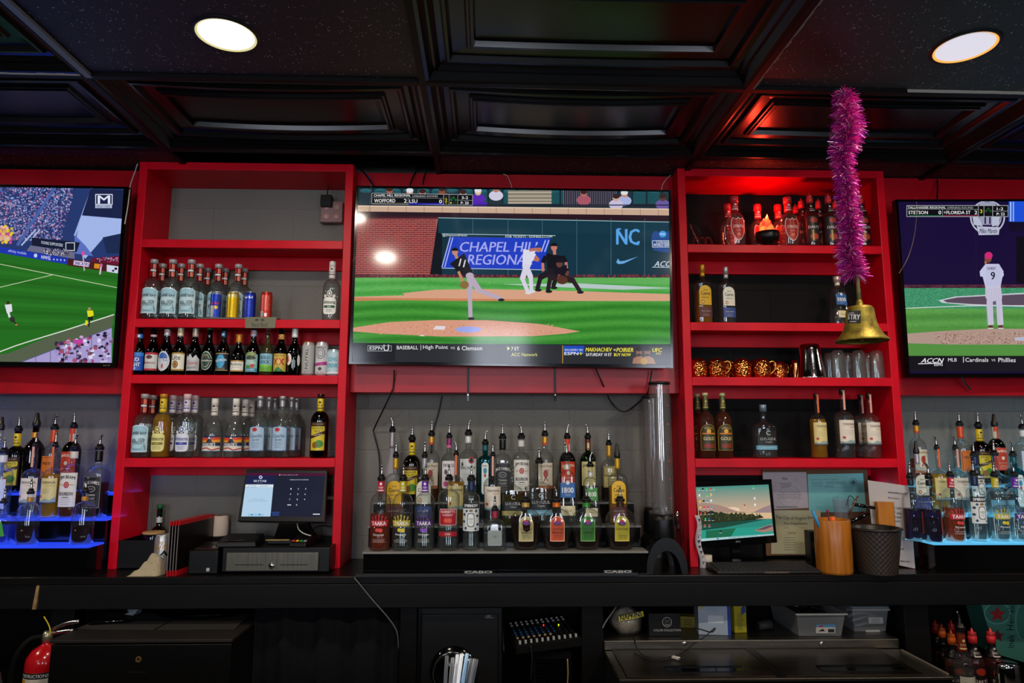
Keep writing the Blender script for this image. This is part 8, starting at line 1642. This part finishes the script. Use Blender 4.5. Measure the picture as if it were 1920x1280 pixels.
MB().box(-.034, yf+.01, zL-.0005, -.002, -.002, zL+.0046).build('centre_rail', BLK, e)
for u in (1283, 1541):
    a, z_ = A(u, 1206.5, YK); MB().lathe([(.010, 0), (.010, .003), (.006, .005), (.001, .005)], 16).xf(Matrix.Translation((a-e.location.x, -.0, z_+H0)) @ Matrix.Rotation(PI/2, 4, 'X')).build('bolt', STEEL, e)
MB().box(w_-.012, yf+.02, zL, w_-.004, -.03, zL+.005).build('bright_strip', colmat('c8c0b0', .3, .8), e)
ZG = zlid+.0385
def G(u, v): x, y = AZ(u, v, ZG); return x, y
# items on the ledge
x_, y_ = G(1178, 1193); P = V(x_, 3.10, ZG); h = A(1178, 1139, 3.06)[1]-ZG
blob('glove_bag', 'clear bag of cream cloths with a yellow printed band on the cooler ledge', P, (.070, .055, h/2), thin_glass('clear_bag', 'f4f4f4', rough=.15, edge=.4, haze=.10), 9, 'bag', ('cream_cloths', pmat('cream_cloths', 'a89c84', rough=.9, bump=(40, .5, .01))))
c = Cv(down=True); c.crop(1120, 1060, 2.4); c.poly([(95, 228), (205, 204), (210, 228), (98, 252)], 'c8b820'); c.text('NAPKINS', 152, 226, 100, 24, '1c2c8a', .05, .1, rot=.22); c.build('printed_band', plane_map(V(0, 3.035, 0), Vector((0, 1, 0)), P, .0002), ART, bpy.data.objects['glove_bag'])
def carton(name, label, u0, u1, vt, vb, Y, dep, mat, rz=0, art=None, cat='box', z=None):
    z = ZG if z is None else z; x0, _ = A(u0, vb, Y); x1, _ = A(u1, vb, Y); h = A((u0+u1)/2, vt, Y)[1]-z; e_ = empty(name, V((x0+x1)/2, Y, z+.0005), rz, label, cat); w_ = (x1-x0)/2
    MB().box(-w_, 0, 0, w_, dep, h).build('carton', mat, e_, bevel=.0015)
    if art: c = Cv(); art(c, w_, h); c.build('print', lambda a, b, L: (a, -.0006-L*.0001, b), ART, e_)
    return e_
def p24(c, w_, h): c.ell(.01, h*.62, h*.22, h*.22, 'c8c8c8', 24); c.ell(.01, h*.62, h*.20, h*.20, '0c0c0c', 24); c.text('24', .01, h*.64, h*.2, h*.18, 'e0e0e0', .03); c.text('PIECES', .01, h*.50, h*.2, h*.05, 'c8c8c8', .01); c.text('COLOR COLLECTION', .01, h*.26, w_*1.7, h*.09, 'd0d0d0', .01)
carton('black_carton', 'black carton printed 24 COLOR COLLECTION on the cooler ledge', 1217, 1277, 1150, 1194, 3.06, .12, pmat('black_carton', '0a0a0a', rough=.4), 0, p24)
def pwh(c, w_, h): c.rect(w_*.80, 0, w_, h, '1c3c9a'); c.ell(-w_*.82, h*.86, h*.06, h*.06, 'c8b040', 12); c.rect(-w_*.4, h*.38, w_*.55, h*.62, 'd0d8e0'); c.lines(-w_*.1, h*.75, w_*.9, h*.05, 3, '8a9ab0', h*.008)
x_ = A(1340, 1187, 3.06)[0]
e = carton('white_carton', 'tall white and blue carton standing beside a yellow one on the cooler ledge', 1311, 1370, 1131, 1186, 3.07, .11, colmat('a8b4c4', .5, 0), -.12, pwh)
def pyl(c, w_, h): c.rect(-w_*.5, h*.1, w_*.3, h*.35, '8a8420'); c.lines(0, h*.4, w_*1.2, h*.06, 5, '5a5a20', h*.01); c.poly([(w_*.1, h*.6), (w_*.9, h*.7), (w_*.8, h*.95), (w_*.2, h*.85)], '1c3c8a')
carton('yellow_carton', 'tall yellow carton with a blue print right of the white carton', 1377, 1401, 1131, 1181, 3.10, .09, colmat('a89c18', .5, 0), .1, pyl)
carton('yellow_box', 'small yellow box lying behind the black carton on the cooler ledge', 1276, 1305, 1156, 1178, 3.18, .06, colmat('9a8a1c', .5, 0), -.2, lambda c, w_, h: c.lines(0, h*.3, w_*1.2, h*.2, 3, '5a5420', h*.04))
P = pt(1437, 1172, 3.12); e = empty('grey_cup', V(P.x-.03, 3.14, ZG+.019), 0, 'small dark grey cup lying on its side on the cooler ledge', 'cup'); MB().lathe([(.018, 0), (.0185, .06), (.0165, .06), (.016, .004), (.001, .004)], 20, cap1=False).xf(Matrix.Rotation(PI/2-.12, 4, 'Y')).build('cup', colmat('3a3a3e', .5, 0), e)
def bin_(name, label, u0, u1, vt, vb, Y, dep, lid, seed):
    x0, _ = A(u0, vb, Y); x1, _ = A(u1, vb, Y); z = ZG; h = A((u0+u1)/2, vt, Y)[1]-z; e_ = empty(name, V((x0+x1)/2, Y, z+.0005), 0, label, 'storage box'); w_ = (x1-x0)/2
    BINM = thin_glass('clear_bin', 'eef0f2', rough=.12, edge=.35, haze=.28); m = MB(); k = .88
    def ring(a, b, z): return [(-a, dep/2-b, z), (a, dep/2-b, z), (a, dep/2+b, z), (-a, dep/2+b, z)]
    vs_ = ring(w_*k, dep/2*k, 0)+ring(w_, dep/2, h*.93)+ring(w_*1.06, dep/2*1.06, h*.94)+ring(w_*1.06, dep/2*1.06, h)+ring(w_*.98, dep/2*.98, h)
    m.add(vs_, [(3, 2, 1, 0)]+[(4*j+i, 4*j+(i+1) % 4, 4*j+4+(i+1) % 4, 4*j+4+i) for j in range(4) for i in range(4)]); m.build('tub', BINM, e_)
    mr = MB().box(-w_*1.07, -dep*.03-.001, h*.93, w_*1.07, -dep*.03+.003, h*1.0); mr.build('rim', pmat('milky_rim', '9a9c98', rough=.3, alpha=1), e_)
    if lid: MB().rbox(-w_*1.1, -dep*.05, h, w_*1.1, dep*1.05, h+.012, .02).build('lid', pmat('pale_lid', '70787c', rough=.35), e_, bevel=.003)
    return e_, w_, h
e1, w1, h1 = bin_('clear_bin', 'clear plastic bin full of dark cables, price label in front, on the cooler ledge', 1496, 1587, 1149, 1197, 3.03, .30, False, 1)
m = MB(); rr = random.Random(2)
for k in range(9): m.tube(smooth_path([(rr.uniform(-w1*.7, w1*.7), rr.uniform(.04, .26), rr.uniform(.01, h1*1.05)) for _ in range(6)], 5), .004, 6)
o = m.build('tangled_cables', BLK, e1); o['kind'] = 'stuff'
c = Cv(); c.rect(w1*-.18, h1*.12, w1*.62, h1*.50, 'c8c4bc'); c.rect(-w1*.18, h1*.38, w1*.62, h1*.50, '4a8ab8'); c.poly([(-w1*.15, h1*.38), (w1*.1, h1*.48), (w1*.1, h1*.38)], 'c02020'); c.rect(w1*.32, h1*.15, w1*.58, h1*.30, '2a2a2a'); c.poly([(-w1*.1, h1*.2), (.1*w1, h1*.32), (w1*.2, h1*.2)], '1c1c1c')
c.build('price_label', lambda a, b, L: (a, -.001-L*.0001+.02*(1-b/h1)*.9, b), ART, e1)
e2, w2, h2 = bin_('clear_bin', 'clear lidded plastic bin holding folded white papers, at the right end of the ledge', 1601, 1668, 1141, 1190, 3.10, .22, True, 2)
m = MB()
for k in range(5): m.tube(smooth_path([(-w2*.7, .03+.03*k, .02+.012*k), (-w2*.2, .025+.03*k, .03+.015*k), (w2*.3, .03+.03*k, .045+.006*k), (w2*.7, .04+.03*k, .05)], 4), .006, 6)
m.build('folded_papers', pmat('paper_pale', '9aa0b4', rough=.8), e2); c = Cv(); c.rect(-w2*.1, h2*.35, w2*.72, h2*.62, 'b8b8b4'); c.lines(w2*.3, h2*.42, w2*.5, h2*.06, 3, '6a6a70', h2*.008); c.rect(-w2*.3, h2*.0, w2*.5, h2*.08, 'b8b8b4'); c.build('till_slip', lambda a, b, L: (a, .004-L*.0001, b), ART, e2)
P = [on_plane(1188, 1192, ZG+.003), on_plane(1190, 1198, ZG+.004)+Vector((0, -.004, .002)), V(A(1192, 1210, 2.99)[0], 2.992, A(1192, 1210, 2.99)[1]), on_plane(1205, 1228, zlid+.009), on_plane(1232, 1234, zlid+.009), on_plane(1262, 1230, zlid+.009), on_plane(1282, 1222, zlid+.010), V(A(1300, 1208, 2.988)[0], 2.990, A(1300, 1208, 2.988)[1]), on_plane(1318, 1196, ZG+.005), on_plane(1328, 1180, ZG+.02)+Vector((0, -.09, .03)), on_plane(1326, 1178, ZG+.09)+Vector((0, -.05, 0)), on_plane(1300, 1175, ZG+.13)]
b = P[0].copy(); o = MB().tube(smooth_path([p-b for p in P], 8), .0025, 6).build('cable_run', CORD); o.location = b; tag(o, 'black usb cable looping over the front of the cooler ledge', 'cable')
P = on_plane(1266, 1236, zlid+.006); e = empty('usb_plug', P+Vector((0, 0, .004)), .7, 'white usb plug lying on the left cooler lid', 'plug'); MB().box(-.008, -.02, 0, .008, .012, .008).build('body', colmat('c8c4bc', .4, 0), e, bevel=.001); MB().box(-.006, -.032, .002, .006, -.0205, .006).build('connector', STEEL, e)
cord([(1160, 1130, 3.0), (1150, 1145, 3.0), (1136, 1165, 3.0), (1130, 1177, 3.0)], .003, pmat('grey_wire', '6a6864'), 'grey cord behind the post left of the cloth bag')
for u, t in ((1225, 'steel cup hook screwed under the counter above the black carton'), (1486, 'steel cup hook screwed under the counter left of the cable bin')):
    cord([(u-18, 1131, 3.02), (u-12, 1135, 3.02), (u-6, 1132, 3.02), (u, 1134, 3.02), (u+8, 1136, 3.02), (u+14, 1130, 3.02)], .0022, STEEL, t, name='cup_hook', cat='hook')
# right: speed rail with bottles, shaker, beer carton
ZQ = -1.12; e = empty('speed_rail', V(A(1840, 1270, 2.98)[0], 2.98, ZQ), 0, 'black bottle shelf below the counter at the right frame edge', 'shelf'); MB().box(-.215, -.14, -.02, .40, .36, 0).build('shelf_board', BLKM, e); 
for dx in (-.195, .38): MB().box(dx-.015, -.10, -(ZQ+H0), dx+.015, .30, -.0205).build('leg', BLKM, e)
GQ = 'mixer bottles on the shelf below the counter at right'
for k, u, Y, s, t in (('mixer_red', 1753, 3.24, 1.0, ': below the counter, leftmost behind'), ('mixer_orange', 1765, 3.15, 1.0, ': below the counter, behind'), ('mixer_red', 1783, 3.24, 1.0, ': below the counter, behind the orange caps'), ('mixer_orange', 1783, 3.05, 1.0, ': below the counter, front one'), ('mixer_red', 1822, 3.02, 1.02, ': below the counter, right of the syrup bottle'), ('mixer_red', 1857, 3.02, 1.02, ': below the counter, rightmost')):
    htop = {1753: 1163, 1765: 1170, 1822: 1178, 1857: 1178}.get(u, 1182 if Y < 3.1 else 1163); zt__ = A(u, htop, Y)[1]; sc = (zt__-ZQ)/(TYPES[k]['H']*1.05); place(k, u, ZQ, Y, t, GQ, s=min(sc, 1.35))
btype('syrup', R=.034, H=.30, hb=.52, hn=.80, rn=.40, hip=1, liq=('water', .5), wrap=(.72, .93, '7a2c1c', .2, nk_txt('SYRUP', 'c8a870', v=.80)), label=lambda c, R, H: (c.rect(-.85*R, .20*H, .85*R, .44*H, 'b8b4a8'), c.text('Bols', -.1*R, .33*H, 1.1*R, .09*H, '1c1c20', .01, .2)), desc='clear syrup bottle')
place('syrup', 1800, ZQ, 2.95, 'clear liqueur bottle with black stopper and script label below the counter', None, top='pourl', s=(A(1800, 1176, 2.95)[1]-ZQ)/.30)
x_ = A(1888, 1260, 2.90)[0]; e = empty('shaker_tin', V(x_, 2.90, ZQ+.001), 0, 'polished steel shaker tin at the lower right corner below the counter', 'shaker', 'upturned steel shaker tins'); hs = A(1888, 1240, 2.90)[1]-ZQ
MB().lathe([(.052, 0), (.046, hs*.8), (.0455, hs-.012), (.041, hs-.003), (.034, hs), (.001, hs-.001)], 36, cap1=False).build('tin', CHROME, e)
def p_h(c):
    c.crop(1120, 1060, 2.4); c.poly([(1730, 175), (1960, 160), (1960, 450), (1800, 400)], '4a8a7a'); c.ell(1800, 215, 62, 50, '6aa898', 24); c.ell(1800, 215, 55, 44, '3a7a6a', 24); c.poly([(1800, 180), (1812, 205), (1838, 208), (1818, 225), (1826, 250), (1800, 236), (1774, 250), (1782, 225), (1762, 208), (1788, 205)], 'a02a30')
    c.text('Heineken', 1862, 215, 150, 30, '1c3c30', .04, rot=PI/2-.05); c.ell(1920, 250, 40, 90, '5a9a8a', 20); c.ell(1920, 250, 34, 82, '3a7a6a', 20); c.poly([(1800, 285), (1810, 305), (1832, 308), (1815, 320), (1822, 342), (1800, 330), (1780, 342), (1788, 320), (1770, 308), (1792, 305)], '7a2a30'); c.text('inek', 1860, 340, 60, 30, '1c3c30', .04, rot=PI/2-.05)
P0 = pt(1870, 1180, 3.2); nb = Vector((-.12, 1, .06)).normalized(); hp = on(P0, nb); e = empty('beer_carton', hp(1842, 1134), 0, 'teal beer carton with red stars standing at the right frame edge below the counter', 'box')
Q = [hp(1840, 1133), hp(1985, 1124), hp(1990, 1262), hp(1866, 1225)]; slabq(Q, nb, .0005, .10, 'carton', colmat('3a7a6a', .5, 0), e)
c = Cv(down=True); c.clipq = [(1840, 1133), (1985, 1124), (1990, 1262), (1866, 1225)]; p_h(c); c.build('print', plane_map(P0-nb*.0002, nb, e.location, .0001), ART, e)
x_ = A(1925, 1250, 3.2)[0]; e = empty('carton_stand', Vector((x_, 3.22, ZQ+H0+.0005)), 0, 'dark box carrying the teal beer carton below the counter', 'box'); MB().box(-.11, -.02, 0, .2, .11, A(1900, 1262, 3.2)[1]-ZQ).build('box', BLKM, e)
# front bar in the foreground, below the frame, with steel skewers
ZB = -.53; e = empty('front_bar', V(0, 0, ZB), 0, 'dark bar counter just below the frame, in front of the work aisle', 'counter'); MB().box(-3.5, .55, -.04, 3.5, 1.18, 0).build('top', PAINTB, e); MB().box(-3.4, .75, -(ZB+H0), 3.4, 1.05, -.0405).build('front', PAINTB, e)
x_, z_ = A(845, 1278, 1.12); e = empty('straw_cup', V(x_-.005, 1.12, ZB+.0005), 0, 'steel cup holding tall drinking straws, below the frame on the front bar', 'cup'); hcup = .085; MB().lathe([(.026, 0), (.030, hcup), (.0285, hcup), (.0245, .004), (.001, .004)], 28, cap1=False).build('cup', STEEL, e)
for i, (u, v, cc, t) in enumerate(((838, 1229, '4a4c50', 'dark grey straw, leftmost of the bundle in the foreground'), (849, 1233, '6a6a6c', 'grey straw, second from left in the foreground bundle'), (858, 1227, 'c8ccd0', 'white straw, third from left in the foreground bundle'), (866, 1226, 'd8dce0', 'bright white straw in the middle of the foreground bundle'), (876, 1225, '8ab0d0', 'pale blue straw reaching highest in the foreground bundle'), (883, 1234, '50545a', 'grey straw, third from right in the foreground bundle'), (890, 1235, '5c6066', 'grey straw, second from right in the foreground bundle'), (894, 1236, '4c5056', 'thick grey straw, rightmost of the foreground bundle'))):
    a = Vector((x_-.005+(-.010+.0026*i), 1.115+.004*(i % 3), ZB+H0+.006)); b_ = pt(u, v, 1.105+.008*(i % 3)); e_ = empty('drinking_straw', a, 0, t, 'straw', 'straws in the foreground'); MB().tube([(0, 0, 0), tuple((b_-a)*.5), tuple(b_-a)], .0029, 10).build('tube', pmat('straw_'+cc, cc, rough=.3), e_)
